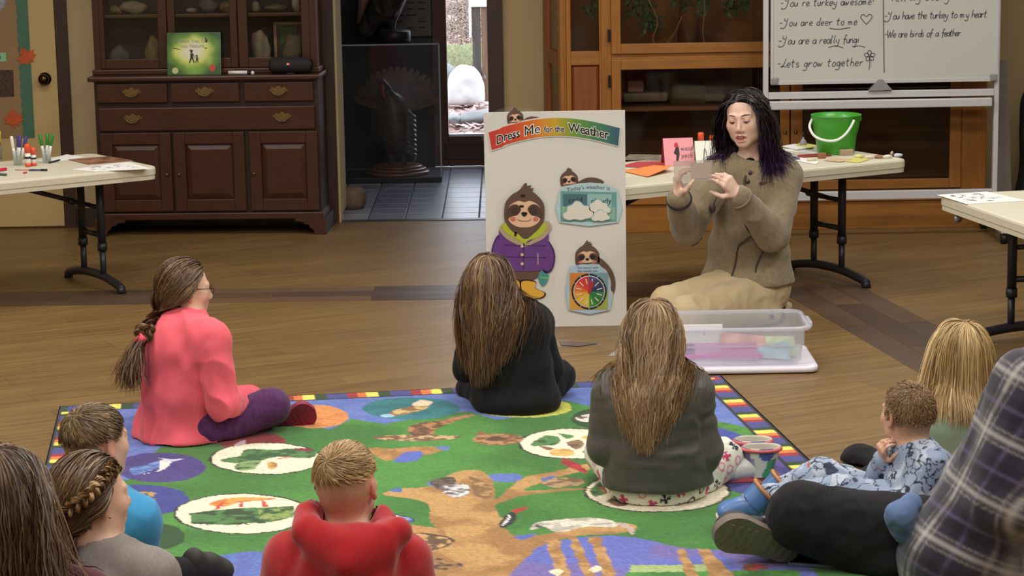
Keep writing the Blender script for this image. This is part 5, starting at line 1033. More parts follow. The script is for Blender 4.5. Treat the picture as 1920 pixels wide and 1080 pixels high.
for i in range(12):
    a0 = math.radians(-90+30*i); pts = [q4]+[(q4[0]+28*math.cos(a0+math.radians(30*k/5)), q4[1]+28.5*math.sin(a0+math.radians(30*k/5))) for k in range(6)]
    cut('wheel_segment', SL(pts), 8, wc12[i], wl)
    am = a0+math.radians(15); d = (math.cos(am), math.sin(am)); n_ = (-d[1]*.9, d[0]*.9); cut('month_mark', SL([(q4[0]+d[0]*15+n_[0], q4[1]+d[1]*15+n_[1]), (q4[0]+d[0]*25+n_[0], q4[1]+d[1]*25+n_[1]), (q4[0]+d[0]*25-n_[0], q4[1]+d[1]*25-n_[1]), (q4[0]+d[0]*15-n_[0], q4[1]+d[1]*15-n_[1])]), 9, (230, 214, 196), wl)
    cut('ring_gap', SL([(q4[0]+33.6*math.cos(a0)+.5, q4[1]+33.6*math.sin(a0)), (q4[0]+30*math.cos(a0)+.5, q4[1]+30*math.sin(a0)), (q4[0]+30*math.cos(a0)-.5, q4[1]+30*math.sin(a0)), (q4[0]+33.6*math.cos(a0)-.5, q4[1]+33.6*math.sin(a0))]), 7, (216, 214, 200), wl)
cut('pointer', SL([(q4[0]-2.5, q4[1]+2), (q4[0]+2.5, q4[1]+2), (q4[0]+10, q4[1]-19), (q4[0]+3, q4[1]-20)]), 10, (176, 40, 44), wl); cut('hub', SL(ell2(q4[0], q4[1], 3, 3, 12)), 11, (186, 44, 44), wl)
btext('The season and', 1101, 503.5, 6.5, 5.3, M_navy, wl); btext('the month are:', 1102, 509.3, 6.5, 6.6, M_navy, wl)
# loose laminated strips on the floor
def fstrip(name, pts, m, lab_, cat, par=None, z=.002): return tag(MB().prism([tuple(Zp(x, y)[:2]) for x, y in pts], lambda a, b, t: (a, b, z+t), 0, .0012).build(name, m), lab_, cat)
fs = fstrip('laminated_strip', [(1040, 639), (1045, 650), (1075, 653), (1125, 649), (1128, 643), (1085, 640)], M_lam, 'laminated strip with dark print lying on the floor before the board', 'strip')
sub(MB().prism([tuple(Zp(x, y)[:2]) for x, y in ((1048, 641), (1053, 649), (1085, 651), (1122, 645), (1085, 642))], lambda a, b, t: (a, b, .0036+t), 0, .0005).build('print', mat('strip_print', rgb(78, 84, 90), .3, noise=.6, nscale=12, ncol=rgb(88, 62, 52))), fs)
fstrip('clear_pouch', [(1141, 668), (1166, 650), (1215, 652), (1215, 668)], clear_mat('pouch_film', milky=.45, refl=.6, milkcol=(.75, .78, .78, 1)), 'clear laminate pouch on the floor behind the girl in the grey jacket', 'pouch')

# ================================================================== storage bin on its lid
b0, b1 = Zp(1262, 706), Zp(1534, 700); yb0 = 8.53; bl, br_ = float(Zp(1215, 700)[0]), float(b1[0])
M_bin = clear_mat('bin_plastic', tint=(.90, .92, .95, 1), milky=.44, refl=.45, rough=.18, milkcol=(.74, .77, .84, 1)); M_lid = mat('white_lid', rgb(232, 226, 236), .35, coat=.2)
def rrect(x0, x1, y0, y1, r, n=5):
    P = []
    for cx_, cy_, a0 in ((x1-r, y1-r, 0), (x0+r, y1-r, PI/2), (x0+r, y0+r, PI), (x1-r, y0+r, 1.5*PI)):
        for k in range(n): a = a0+PI/2*k/(n-1); P.append((cx_+r*math.cos(a), cy_+r*math.sin(a)))
    return P
def loft(rings, zs, cap0=True, cap1=False):
    V = [(x, y, z) for r, z in zip(rings, zs) for x, y in r]; n = len(rings[0]); F = [(i*n+k, i*n+(k+1) % n, (i+1)*n+(k+1) % n, (i+1)*n+k) for i in range(len(rings)-1) for k in range(n)]
    if cap0: F.append(tuple(range(n))[::-1])
    if cap1: F.append(tuple((len(rings)-1)*n+k for k in range(n)))
    m_ = MB(); m_.add(V, F, True); return m_
dp_ = .42
lid = loft([rrect(bl, br_, yb0, yb0+dp_, .04), rrect(bl-.004, br_+.004, yb0-.004, yb0+dp_+.004, .042), rrect(bl-.004, br_+.004, yb0-.004, yb0+dp_+.004, .042), rrect(bl+.004, br_-.004, yb0+.004, yb0+dp_-.004, .036), rrect(bl+.03, br_-.03, yb0+.03, yb0+dp_-.03, .03)], [.0045, .006, .024, .028, .022], True, True).build('bin_lid', M_lid); tag(lid, 'white plastic lid lying under the clear storage bin', 'lid')
k0 = (bl+.05, br_-.054); yb1 = yb0+.045
bin_ = empty('storage_bin', ((k0[0]+k0[1])/2, yb1+.15, .0), 0, 'open clear plastic storage bin standing on its white lid', 'bin')
R_ = [rrect(k0[0]-g, k0[1]+g, yb1-g, yb1+.30+g, .05) for g in (-.012, 0, .006, .012, .013, .018)]; zs = [.0285, .034, .09, .10, .165, .175]
w_ = loft(R_, zs).build('tub', M_bin); reparent_world(w_, bin_)
rim = loft([rrect(k0[0]-g, k0[1]+g, yb1-g, yb1+.30+g, .055) for g in (.018, .034, .036, .034)], [.175, .177, .170, .162], False).build('rim', clear_mat('bin_rim', tint=(.9, .9, .94, 1), milky=.7, refl=.6, rough=.15, milkcol=(.84, .85, .92, 1))); reparent_world(rim, bin_)
for s_ in (0, 1):
    hx_ = k0[s_]+(.036 if s_ else -.036); reparent_world(MB().b2((hx_-.014, yb1+.09, .150), (hx_+.014, yb1+.21, .174), .006).build('handle_lip', clear_mat('bin_rim', None)), bin_)
rb_ = MB()
for i in range(3):
    x = k0[0]+.16+.15*i; rb_.b2((x, yb1-.020, .150), (x+.004, yb1-.012, .174))
rb_.b2((k0[0]+.02, yb1-.0075, .098), (k0[1]-.02, yb1-.004, .103)); reparent_world(rb_.build('ribs', clear_mat('bin_rim', None)), bin_)
M_bag = lambda n_, c, mk=.55: clear_mat('bag_'+n_, tint=(.95, .9, .95, 1), milky=mk, refl=.5, rough=.2, milkcol=tuple(lin(c))+(1,))
for i, (x0, x1, y, z0, h, tilt, col, lb) in enumerate(((.10, .40, .10, .035, .05, .2, (206, 130, 190), 'magenta edged zip bag lying in the storage bin'), (-.02, .16, .13, .035, .045, -.1, (150, 110, 170), 'lilac plastic bag at the left of the storage bin'), (.27, .44, .17, .036, .06, .5, (206, 150, 140), 'red printed card in the storage bin'), (.38, .52, .10, .036, .055, -.3, (140, 176, 190), 'blue printed card in the storage bin'), (.44, .55, .16, .036, .06, .2, (186, 204, 160), 'green printed card near the right end of the storage bin'))):
    ox = k0[1]-.56; V = [(x0+ox, yb1+y, z0), (x1+ox, yb1+y-.05, z0), (x1+ox, yb1+y+.02, z0+h), (x0+ox, yb1+y+.09, z0+h*(.6+tilt))]
    o = MB().add(V+[(a, b+.003, c_+.002) for a, b, c_ in V], [(0, 1, 2, 3), (4, 5, 6, 7), (0, 1, 5, 4), (1, 2, 6, 5), (2, 3, 7, 6), (3, 0, 4, 7)]).build('zip_bag' if i < 2 else 'printed_card', M_bag(str(i), col) if i < 2 else mat('binpr_%d' % i, rgb(*col), .5, noise=.5, nscale=20)); tag(o, lb, 'bag' if i < 2 else 'card', 'things in the storage bin')
    if i == 0: sub(MB().b2((x0+ox, yb1+y-.012, z0-.0), (x1+ox+.02, yb1+y+.0, z0+.014)).build('zip_edge', mat('magenta_zip', rgb(206, 60, 170), .4)), o)
pk = MB().b2((k0[1]-.50, yb1+.255, .036), (k0[1]-.28, yb1+.262, .135)).build('paper_card', M_pw); tag(pk, 'plain white card standing at the back inside the storage bin', 'card')

# ================================================================== picture rug (woven design as pile colour)
rA = np.array(Zp(112, 766)[:2]); rB = np.array(Zp(1352, 708)[:2]); ru = (rB-rA)/np.linalg.norm(rB-rA); rv = np.array([ru[1], -ru[0]])
RW, RL, RS = float(np.linalg.norm(rB-rA)), 3.0, .0063
nu, nv = int(RW/RS), int(RL/RS); uu, vv = np.meshgrid((np.arange(nu)+.5)*RS, (np.arange(nv)+.5)*RS, indexing='ij')
def to_uv(pts): q = np.array([Zp(x, y)[:2] for x, y in pts])-rA; return np.stack([q@ru, q@rv], 1)
Crug = np.empty((nu, nv, 3)); 
wob = np.stack([fbm(np.stack([uu*22, vv*22, uu*0+k], -1), 2) for k in (1, 9)], -1)*.004
def inside(poly):
    i0 = np.clip(np.floor((poly.min(0)-.02)/RS).astype(int), 0, [nu, nv]); i1 = np.clip(np.ceil((poly.max(0)+.02)/RS).astype(int), 0, [nu, nv])
    if np.any(i1 <= i0): return None, None
    sl = (slice(i0[0], i1[0]), slice(i0[1], i1[1])); x = uu[sl]+wob[sl][..., 0]; y = vv[sl]+wob[sl][..., 1]; m = np.zeros(x.shape, bool); n = len(poly)
    for k in range(n):
        (ax, ay), (bx, by) = poly[k], poly[(k+1) % n]
        if ay == by: continue
        m ^= ((ay > y) != (by > y)) & (x < (bx-ax)*(y-ay)/(by-ay)+ax)
    return sl, m
def P_(pts, c, c2=None, sc=20, smooth=True, ink=None, seed=0):
    """weave one shape; c2 adds a second tone in patches, ink a darker outline first"""
    poly = to_uv(spline(pts, 5) if smooth else pts)
    if ink is not None:
        ctr = poly.mean(0); d = poly-ctr; L = np.linalg.norm(d, axis=1)[:, None]; sl, m = inside(ctr+d*(1+.009/np.maximum(L, .02)))
        if sl: Crug[sl][m] = lin(ink)
    sl, m = inside(poly)
    if sl is None: return
    col = np.broadcast_to(lin(c), m.shape+(3,)).copy()
    if c2 is not None:
        t = np.clip(fbm(np.stack([uu[sl]*sc, vv[sl]*sc, uu[sl]*0+seed], -1), 3)*2.2+.4, 0, 1)[..., None]; col = col*(1-t)+lin(c2)*t
    Crug[sl][m] = col[m]
def E_(cx, cy, rx, ry, c, **k): P_(ell2(cx, cy, rx, ry, 28), c, smooth=False, **k)
GRN, GR2, SKY, TAN, TN2, CRM, NAV = (68, 130, 50), (50, 108, 40), (84, 108, 176), (178, 138, 84), (150, 110, 62), (226, 216, 190), (50, 54, 120)
t = np.clip(fbm(np.stack([uu*3, vv*3, uu*0], -1))*1.2+.5, 0, 1)[..., None]; Crug[:] = lin(GRN)*(1-t)+lin(GR2)*t
P_([(95, 760), (1345, 704), (1425, 800), (1400, 818), (1335, 800), (1300, 770), (1130, 772), (1060, 756), (1000, 785), (930, 792), (880, 776), (800, 786), (720, 800), (660, 790), (620, 810), (540, 800), (430, 800), (300, 845), (262, 880), (240, 905), (75, 900)], SKY, (96, 116, 182), smooth=False)
P_([(1300, 800), (1335, 794), (1420, 812), (1405, 822), (1320, 812)], GRN, GR2); P_([(1310, 814), (1340, 806), (1392, 822), (1385, 834), (1320, 832)], (52, 66, 150)); P_([(1335, 828), (1390, 832), (1440, 870), (1400, 930), (1340, 900)], NAV, (70, 70, 140)); P_([(1420, 838), (1465, 845), (1490, 878), (1450, 872)], GRN)
P_([(1460, 860), (1500, 872), (1530, 905), (1470, 930), (1430, 915)], NAV, (84, 72, 140))
# round medallions
E_(590, 786, 64, 22, (206, 134, 74), c2=(196, 122, 62)); E_(771, 771, 91, 21, (28, 104, 112), c2=(36, 116, 122)); E_(981, 769, 92, 19, (196, 196, 84), c2=(186, 186, 76)); E_(1130, 790, 60, 20, (24, 62, 26)); E_(470, 832, 66, 18, (126, 26, 34)); E_(300, 882, 86, 28, (60, 50, 116), c2=(66, 54, 124)); E_(268, 943, 87, 29, (48, 58, 132)); E_(286, 1012, 62, 26, (28, 68, 28))
E_(500, 865, 103, 29, CRM, ink=(26, 30, 26)); E_(455, 969, 126, 37, CRM, ink=(26, 30, 26)); E_(1072, 837, 96, 28, CRM, ink=(26, 30, 26)); E_(1232, 927, 134, 38, CRM, ink=(26, 30, 26))
# bird in the teal medallion, kingfisher, owl, others
P_([(722, 784), (740, 774), (775, 765), (790, 756), (808, 757), (806, 766), (790, 774), (765, 781), (735, 786)], (200, 168, 112), (132, 96, 62), 40); P_([(712, 785), (728, 781), (740, 786), (722, 788)], (150, 190, 214)); P_([(772, 764), (790, 755), (808, 757), (806, 764), (790, 766)], (220, 200, 170))
P_([(246, 884), (268, 878), (300, 869), (304, 878), (280, 888), (250, 896)], (110, 146, 198), (76, 100, 170), 40); P_([(290, 890), (300, 878), (302, 868), (322, 868), (316, 878), (300, 888), (250, 897)], (226, 220, 210)); P_([(296, 864), (330, 866), (344, 864), (326, 870)], (190, 196, 220))
P_([(250, 930), (290, 928), (282, 938), (260, 938)], (170, 140, 90), (90, 70, 50), 60); P_([(262, 940), (285, 936), (292, 952), (275, 962)], (120, 100, 70), (60, 60, 90), 60); P_([(280, 992), (292, 990), (296, 998), (284, 1000)], (190, 150, 120))
P_([(1078, 788), (1110, 780), (1130, 784), (1100, 796)], (210, 206, 196), (90, 70, 60), 50); P_([(440, 838), (456, 830), (462, 836), (446, 842)], (180, 160, 170))
# leaves and acorns in the white medallions
LG, LD = (70, 118, 62), (40, 80, 42)
P_([(412, 868), (450, 860), (462, 848), (520, 849), (545, 846), (590, 848), (590, 862), (560, 864), (520, 862), (480, 870), (440, 874)], LG, LD, 36); P_([(440, 884), (452, 872), (486, 868), (480, 882), (455, 888)], (120, 150, 96), LD, 40); E_(509, 878, 10, 7, (190, 150, 78), c2=(150, 110, 60)); P_([(555, 846), (585, 846), (580, 850), (560, 850)], (120, 30, 40)); P_([(520, 866), (545, 860), (540, 864)], (190, 110, 70))
P_([(392, 952), (410, 944), (450, 938), (500, 939), (520, 940), (500, 944), (450, 948), (420, 956)], (214, 150, 76), (196, 120, 50), 30)
for x0, y0, x1, y1 in ((420, 947, 404, 960), (455, 946, 452, 956), (490, 943, 500, 955)): P_([(x0-2, y0), (x0+2, y0), (x1+5, y1), (x1, y1+1), (x1-6, y1+1)], (190, 66, 50), smooth=False)
P_([(356, 968), (400, 962), (470, 958), (550, 955), (552, 976), (500, 986), (420, 990), (358, 988)], LG, (34, 66, 34), 34, smooth=False); P_([(486, 962), (550, 957), (548, 976), (486, 984)], (130, 150, 80), LD, 40, smooth=False)
for x, y in ((382, 992), (455, 992)): P_([(x-12, y), (x, y-8), (x+14, y), (x, y-4)], (40, 44, 36), smooth=False)
P_([(995, 838), (1020, 822), (1050, 826), (1045, 838), (1015, 842)], LG, LD, 36); P_([(1010, 842), (1040, 846), (1030, 850)], (130, 84, 60)); E_(1056, 854, 24, 7, (206, 170, 96), c2=(180, 140, 70)); P_([(1062, 836), (1084, 830), (1094, 840), (1080, 848)], (130, 100, 66), (90, 70, 50), 50); P_([(1090, 824), (1125, 818), (1130, 826), (1100, 828)], (204, 168, 90)); P_([(1096, 850), (1130, 852), (1128, 858), (1100, 856)], LG); P_([(1048, 818), (1076, 822), (1064, 828)], LG)
P_([(1105, 926), (1130, 906), (1165, 910), (1155, 922), (1120, 936)], LG, LD, 40); P_([(1120, 920), (1150, 918), (1170, 928), (1140, 930)], (176, 120, 76), (140, 90, 50), 40); P_([(1140, 944), (1165, 938), (1180, 950), (1160, 955)], (124, 84, 52), (80, 50, 34), 50)
# squirrel, nest, small woods
P_([(766, 812), (768, 804), (790, 798), (830, 792), (880, 782), (890, 784), (840, 800), (815, 812), (812, 820), (770, 818)], (166, 120, 76), (96, 62, 40), 50); P_([(700, 824), (730, 822), (775, 820), (850, 822), (865, 824), (830, 830), (760, 832), (710, 828)], (190, 160, 118), (110, 76, 52), 44); P_([(772, 818), (780, 806), (800, 806), (806, 816), (796, 822)], (130, 84, 56), (90, 60, 40), 60)
E_(934, 829, 48, 11, (168, 124, 82), c2=(110, 74, 46), sc=60); E_(931, 828, 20, 4, (84, 54, 38)); P_([(892, 820), (905, 814), (912, 820)], (130, 86, 56))
P_([(690, 846), (740, 846), (800, 842), (830, 848), (800, 858), (760, 862), (720, 868)], (170, 124, 72), TN2, 30); P_([(738, 870), (760, 854), (790, 852), (786, 866), (760, 872)], (78, 96, 180)); P_([(815, 844), (840, 842), (836, 850)], (90, 110, 180))
# the tree
P_([(716, 932), (752, 922), (800, 918), (838, 898), (866, 888), (902, 888), (922, 906), (930, 940), (950, 925), (985, 900), (1040, 890), (1085, 878), (1130, 872), (1128, 880), (1060, 896), (1010, 912), (985, 925), (1050, 922), (1110, 921), (1000, 932), (950, 945), (930, 955), (942, 985), (960, 1008), (1000, 1010), (1060, 1000), (1120, 990), (1180, 988), (1192, 998), (1160, 1006), (1090, 1010), (1040, 1022), (1005, 1036), (990, 1070), (985, 1120), (780, 1120), (800, 1050), (830, 1020), (810, 985), (800, 950), (760, 940)], TAN, TN2, 8)
P_([(700, 985), (760, 988), (830, 1000), (830, 1020), (780, 1008), (720, 1002)], (176, 132, 80), TN2, 30); P_([(880, 898), (920, 920), (915, 940), (890, 932)], (120, 90, 56), TAN, 30)
P_([(922, 895), (975, 895), (968, 908), (925, 908)], (86, 108, 176)); P_([(1015, 903), (1040, 897), (1035, 904), (1018, 908)], (86, 100, 160)); P_([(800, 914), (812, 906), (825, 906), (815, 918)], (96, 112, 176)); P_([(732, 926), (752, 920), (752, 928)], (70, 100, 170)); P_([(965, 1012), (1005, 1008), (980, 1018)], (80, 96, 170))
# owl/raccoon face, blue jay, red bird, woodpecker, opossum, flying squirrel
P_([(806, 912), (825, 902), (850, 900), (852, 915), (826, 924)], (96, 78, 70), (60, 52, 50), 60); P_([(822, 920), (838, 914), (872, 914), (880, 926), (866, 938), (845, 936)], (196, 196, 196), (96, 88, 88), 50)
P_([(713, 974), (722, 966), (745, 972), (772, 978), (770, 984), (735, 982)], (60, 92, 172), (206, 214, 226), 60, ink=(30, 40, 70)); P_([(1053, 872), (1062, 866), (1086, 876), (1102, 890), (1092, 892), (1066, 880)], (170, 40, 44), (130, 30, 40), 40); P_([(1016, 912), (1045, 902), (1095, 904), (1090, 914), (1050, 920)], (166, 136, 96), (110, 84, 60), 50)
P_([(934, 992), (944, 974), (962, 966), (968, 974), (958, 988), (945, 996)], (34, 30, 34)); P_([(940, 992), (948, 978), (956, 968), (950, 984)], (214, 214, 214)); P_([(960, 962), (986, 956), (984, 961), (968, 967)], (170, 40, 44))
P_([(994, 1000), (1004, 986), (1030, 982), (1080, 977), (1130, 978), (1156, 986), (1150, 994), (1100, 994), (1060, 1002), (1036, 1002), (1020, 994)], (206, 200, 184), (164, 158, 148), 34); P_([(1150, 986), (1176, 988), (1190, 1004), (1184, 1008), (1172, 996)], (180, 160, 150)); P_([(1000, 992), (1012, 990), (1014, 996)], (70, 60, 60))
P_([(745, 1020), (780, 1006), (830, 1012), (848, 1022), (820, 1034), (770, 1038)], (186, 146, 96), (92, 66, 46), 44, ink=(60, 46, 36)); P_([(760, 1022), (780, 1014), (796, 1020), (780, 1028)], (214, 190, 140)); P_([(790, 1050), (840, 1056), (870, 1066), (830, 1075), (795, 1070)], (150, 112, 70), (70, 52, 40), 50)
# lower ground: blue stream bands, brown stems, flowers
P_([(1000, 1040), (1060, 1018), (1130, 1010), (1190, 1014), (1300, 1036), (1480, 1044), (1500, 1120), (985, 1120)], (90, 100, 176), (108, 96, 160), 6); P_([(1180, 1066), (1350, 1064), (1350, 1080), (1180, 1082)], (150, 170, 110), smooth=False); P_([(1175, 1080), (1500, 1074), (1500, 1200), (1160, 1200)], GRN, GR2, smooth=False)
for x0, x1, x2, x3 in ((1022, 1046, 1072, 1048), (1066, 1082, 1116, 1096), (1104, 1124, 1158, 1130), (1268, 1284, 1310, 1288), (1310, 1330, 1380, 1330)): P_([(x0, 1014 if x0 < 1200 else 1036), (x1, 1012 if x0 < 1200 else 1036), (x2, 1090), (x3, 1090)], (176, 136, 84), TN2, 30, smooth=False)
P_([(1030, 1078), (1045, 1072), (1056, 1078), (1044, 1086)], (214, 204, 176)); P_([(1104, 1074), (1118, 1066), (1130, 1072), (1116, 1080)], (214, 204, 176)); P_([(1396, 1066), (1420, 1064), (1440, 1072), (1400, 1076)], (176, 60, 52), (120, 60, 40), 40)
P_([(380, 1060), (560, 1040), (640, 1060), (700, 1200), (300, 1200)], (150, 112, 72), (84, 100, 170), 8)
for x in (430, 480, 505): P_([(x, 1046), (x+14, 1042), (x+6, 1090), (x-10, 1090)], SKY, smooth=False)
# striped border
BW = .098; per = .2335
seqc = [(.185, (222, 214, 92)), (.336, (206, 110, 58)), (.487, (150, 34, 40)), (.823, (62, 66, 130)), (1.0, (28, 60, 34))]
def stripes(coord, phase):
    f = ((coord-phase)/per) % 1.0; out = np.empty(coord.shape+(3,)); prev = np.zeros(coord.shape, bool)
    for lim, c in seqc: m = (f < lim) & ~prev; out[m] = lin(c); prev |= m
    return out
u_y = to_uv([(590, 745.3)])[0][0]; v_y = to_uv([(1341, 728)])[0][1]
ed = np.minimum(np.minimum(uu, RW-uu), np.minimum(vv, RL-vv)); top = vv < BW; rgt = (RW-uu < BW) & ~top; lft = (uu < BW) & ~top
# across the far edge the order runs red, orange, yellow; down the sides yellow, orange, red
m = top; Crug[m] = stripes(-uu, -u_y)[m]; m = rgt; Crug[m] = stripes(vv, v_y)[m]; m = lft; Crug[m] = stripes(-vv, -.13)[m]
ink = (ed < .014) | ((ed > BW-.012) & (ed < BW)); Crug[ink] = lin((24, 26, 34)); m = top & (ed < .014); Crug[m] = Crug[m]*.6+stripes(-uu, -u_y)[m]*.4
cc = (RW-uu < BW) & (vv < BW); Crug[cc] = lin((56, 60, 120)); m = np.hypot(RW-uu-BW/2, vv-BW/2) < .036; Crug[m] = lin((150, 34, 50)); m = np.hypot(RW-uu-BW/2, vv-BW/2) < .014; Crug[m] = lin((216, 190, 110))
Crug *= (1+.13*rng.standard_normal((nu, nv, 1))).clip(.6, 1.4)
XY = rA+uu[..., None]*ru+vv[..., None]*rv; Zr = .009+.0012*rng.random((nu, nv))-.005*(ed < .006)
V = np.concatenate([XY, Zr[..., None]], -1).reshape(-1, 3); Q = np.arange(nu*nv).reshape(nu, nv); F = np.stack([Q[:-1, :-1], Q[:-1, 1:], Q[1:, 1:], Q[1:, :-1]], -1).reshape(-1, 4)
rug = np_mesh('picture_rug', V, F, mat('rug_pile', rgb(80, 120, 60), .95, attr='Col', spec=.1, sheen=.25), None, True, Crug.reshape(-1, 3).clip(0, .9)); tag(rug, 'green woodland animal picture rug with rainbow striped border on the floor', 'rug')
e_ = MB(); e_.add([(*(rA+ru*a+rv*b), z) for z in (.0015, .0085) for a, b in ((0, 0), (RW, 0), (RW, RL), (0, RL))], [(0, 1, 2, 3), (0, 1, 5, 4), (1, 2, 6, 5), (2, 3, 7, 6), (3, 0, 4, 7)]); sub(e_.build('binding', mat('rug_binding', rgb(30, 32, 38), .9)), rug)

# ================================================================== people
def nz(v): v = np.asarray(v, float); return v/(np.linalg.norm(v)+1e-12)
def rotmat(yaw, pitch=0, roll=0):
    """head frame: x right, y forward, z up; yaw 0 looks along +Y, positive turns towards -X"""
    return np.array((Matrix.Rotation(yaw, 3, 'Z') @ Matrix.Rotation(pitch, 3, 'X') @ Matrix.Rotation(roll, 3, 'Y')))
class Head:
    fem = False
    def __init__(s, c, hs, yaw, pitch=0, roll=0): s.c = np.array(c, float); s.s = hs; s.R = rotmat(yaw, pitch, roll)
    def w(s, *p): return s.c+s.R@(np.array(p, float)*s.s)
    def loc(s, P): return ((P-s.c)@s.R)/s.s
    def prims(s, S, mouth=0.0, detail=True):
        h = s.s; e = lambda c, r, k=.02, op='+', R=None: S.ell(s.w(*c), np.array(r)*h, s.R if R is None else s.R@R, k*h, op); c_ = lambda a, b, ra, rb, k=.02, op='+': S.cap(s.w(*a), s.w(*b), ra*h, rb*h, k*h, op)
        e((0, -.014, .035), (.076, .095, .082)); e((0, .030, -.030), (.060, .060, .080), .03); e((0, -.030, -.01), (.064, .070, .07), .03)
        for q in (-1, 1): e((q*(.036 if s.fem else .040), .020, -.060), (.018, .030, .024), .03); e((q*.039, .056, -.020), (.023, .023, .022), .025)
        e((0, .064, -.096), (.022, .020, .018), .03)
        if detail:
            for q in (-1, 1):
                e((q*.031, .092, .010), (.019, .014, .013), .016, '-'); e((q*.030, .0755, .006), (.0145, .0135, .0125), .006)
                c_((q*.014, .087, .024), (q*.046, .074, .024), .007, .006, .014); e((q*.011, .094, -.036), (.008, .009, .007), .008)
            c_((0, .083, .014), (0, .1045, -.028), .0062, .0092 if s.fem else .0105, .012)
            c_((-.019, .082, -.062), (0, .0935, -.0575), .0042, .0062, .008); c_((.019, .082, -.062), (0, .0935, -.0575), .0042, .0062, .008)
            if mouth: [c_((0, .094, -.0675), (w_*.019, .089, -.0635), .0035+mouth*.5, .0022, .004, '-') for w_ in (-1, 1)]; e((0, .084, -.072-mouth), (.019, .012, .0065), .008)
            else: c_((-.016, .084, -.069), (.016, .084, -.069), .006, .006, .008)
        for q in (-1, 1):
            Re = np.array(Matrix.Rotation(q*.35, 3, 'Z')); e((q*.079, -.008, -.004), (.0075, .020, .031), .008, '+', Re); e((q*.084, -.002, .002), (.005, .011, .017), .006, '-', Re); e((q*.079, -.004, -.028), (.007, .011, .011), .008)
    def scalp(s, n, rg, front=.082, nape=-.055, side=-.005, grow=1.02):
        """random root points on the hair-bearing part of the skull"""
        out = []
        while sum(map(len, out)) < n:
            v = rg.standard_normal((n*3, 3)); v /= np.linalg.norm(v, axis=1)[:, None]; p = v*np.array([.076, .095, .082])*grow+[0, -.014, .035]
            p[:, 2] = np.where((p[:, 1] < -.03) & (p[:, 2] < .0), p[:, 2]*1.35, p[:, 2])
            x, y, z = p.T; m = (z > nape) & ~((y > .03) & (z < front-7*x*x)) & ~((y > -.03) & (z < side)) & ~((np.abs(p[:, 0]) > .055) & (y > .012) & (z < .02)); out.append(p[m])
        return np.concatenate(out)[:n]
def finger_chain(S, base, d, nrm, L, r, bends, k=.004):
    """three phalanges; nrm = direction the finger closes towards"""
    p = np.array(base, float); d = nz(d); n = nz(nrm-d*(nrm@d)); fr = (.46, .30, .24); rr = (r, r*.93, r*.84, r*.70)
    for i in range(3):
        c, s_ = math.cos(bends[i]), math.sin(bends[i]); d, n = d*c+n*s_, n*c-d*s_; q = p+d*L*fr[i]; S.cap(p, q, rr[i], rr[i+1], k); p = q
    return p
def hand(S, wr, fwd, palm, side, sc, bends=((.3, .4, .3),)*4, thumb=(.5, .25), spread=.08):
    """palm of four metacarpals, four unequal fingers, thumb leaving the side; palm = palm normal, side = towards the thumb"""
    fwd = nz(fwd); palm = nz(palm-fwd*(palm@fwd)); side = nz(side-fwd*(side@fwd)-palm*(side@palm)); r = .0085*sc; tips = []
    for i, (off, ln, fl) in enumerate(((.027, .082, .072), (.009, .086, .080), (-.010, .082, .074), (-.027, .074, .058))):
        b = wr+side*off*.55*sc+fwd*.008*sc; kn = wr+fwd*ln*sc+side*off*sc; S.cap(b, kn, .0125*sc, .0105*sc, .012*sc)
        tips.append(finger_chain(S, kn, fwd+side*spread*(1.5-i)*.5, palm, fl*sc, r*(1 if i < 3 else .88), bends[i % len(bends)], .004*sc))
    tb = wr+fwd*.022*sc+side*.020*sc; t1 = tb+(fwd*.55+side*.80+palm*thumb[0])*.040*sc/1.1; S.cap(tb, t1, .0135*sc, .0105*sc, .012*sc)
    d = nz(fwd*.9+side*.25+palm*(thumb[0]+thumb[1])); t2 = t1+d*.030*sc; t3 = t2+nz(d+palm*thumb[1]-side*.15)*.024*sc; S.cap(t1, t2, .0100*sc, .0090*sc, .004*sc).cap(t2, t3, .0090*sc, .0070*sc, .004*sc)
    S.cap(wr+palm*.006*sc, wr+fwd*.05*sc+palm*.008*sc, .018*sc, .016*sc, .015*sc); tips.append(t3)
    return tips
SKIN = {'pale': (226, 190, 170), 'fair': (214, 174, 150), 'light': (212, 168, 144)}
M_skin = mat('skin', rgb(220, 170, 142), .48, attr='Col', sss=.06, spec=.35)
M_hair = mat('hair_strands', rgb(110, 80, 55), .42, attr='Col', spec=.45)
def fabric(name, col, attr=None, rough=.85, noise=.12, nscale=60, bump=.12, bscale=600, sheen=.15): return mat(name, rgb(*col) if col else (.5, .5, .5, 1), rough, noise=noise, nscale=nscale, bump=bump, bscale=bscale, sheen=sheen, spec=.2, attr=attr)
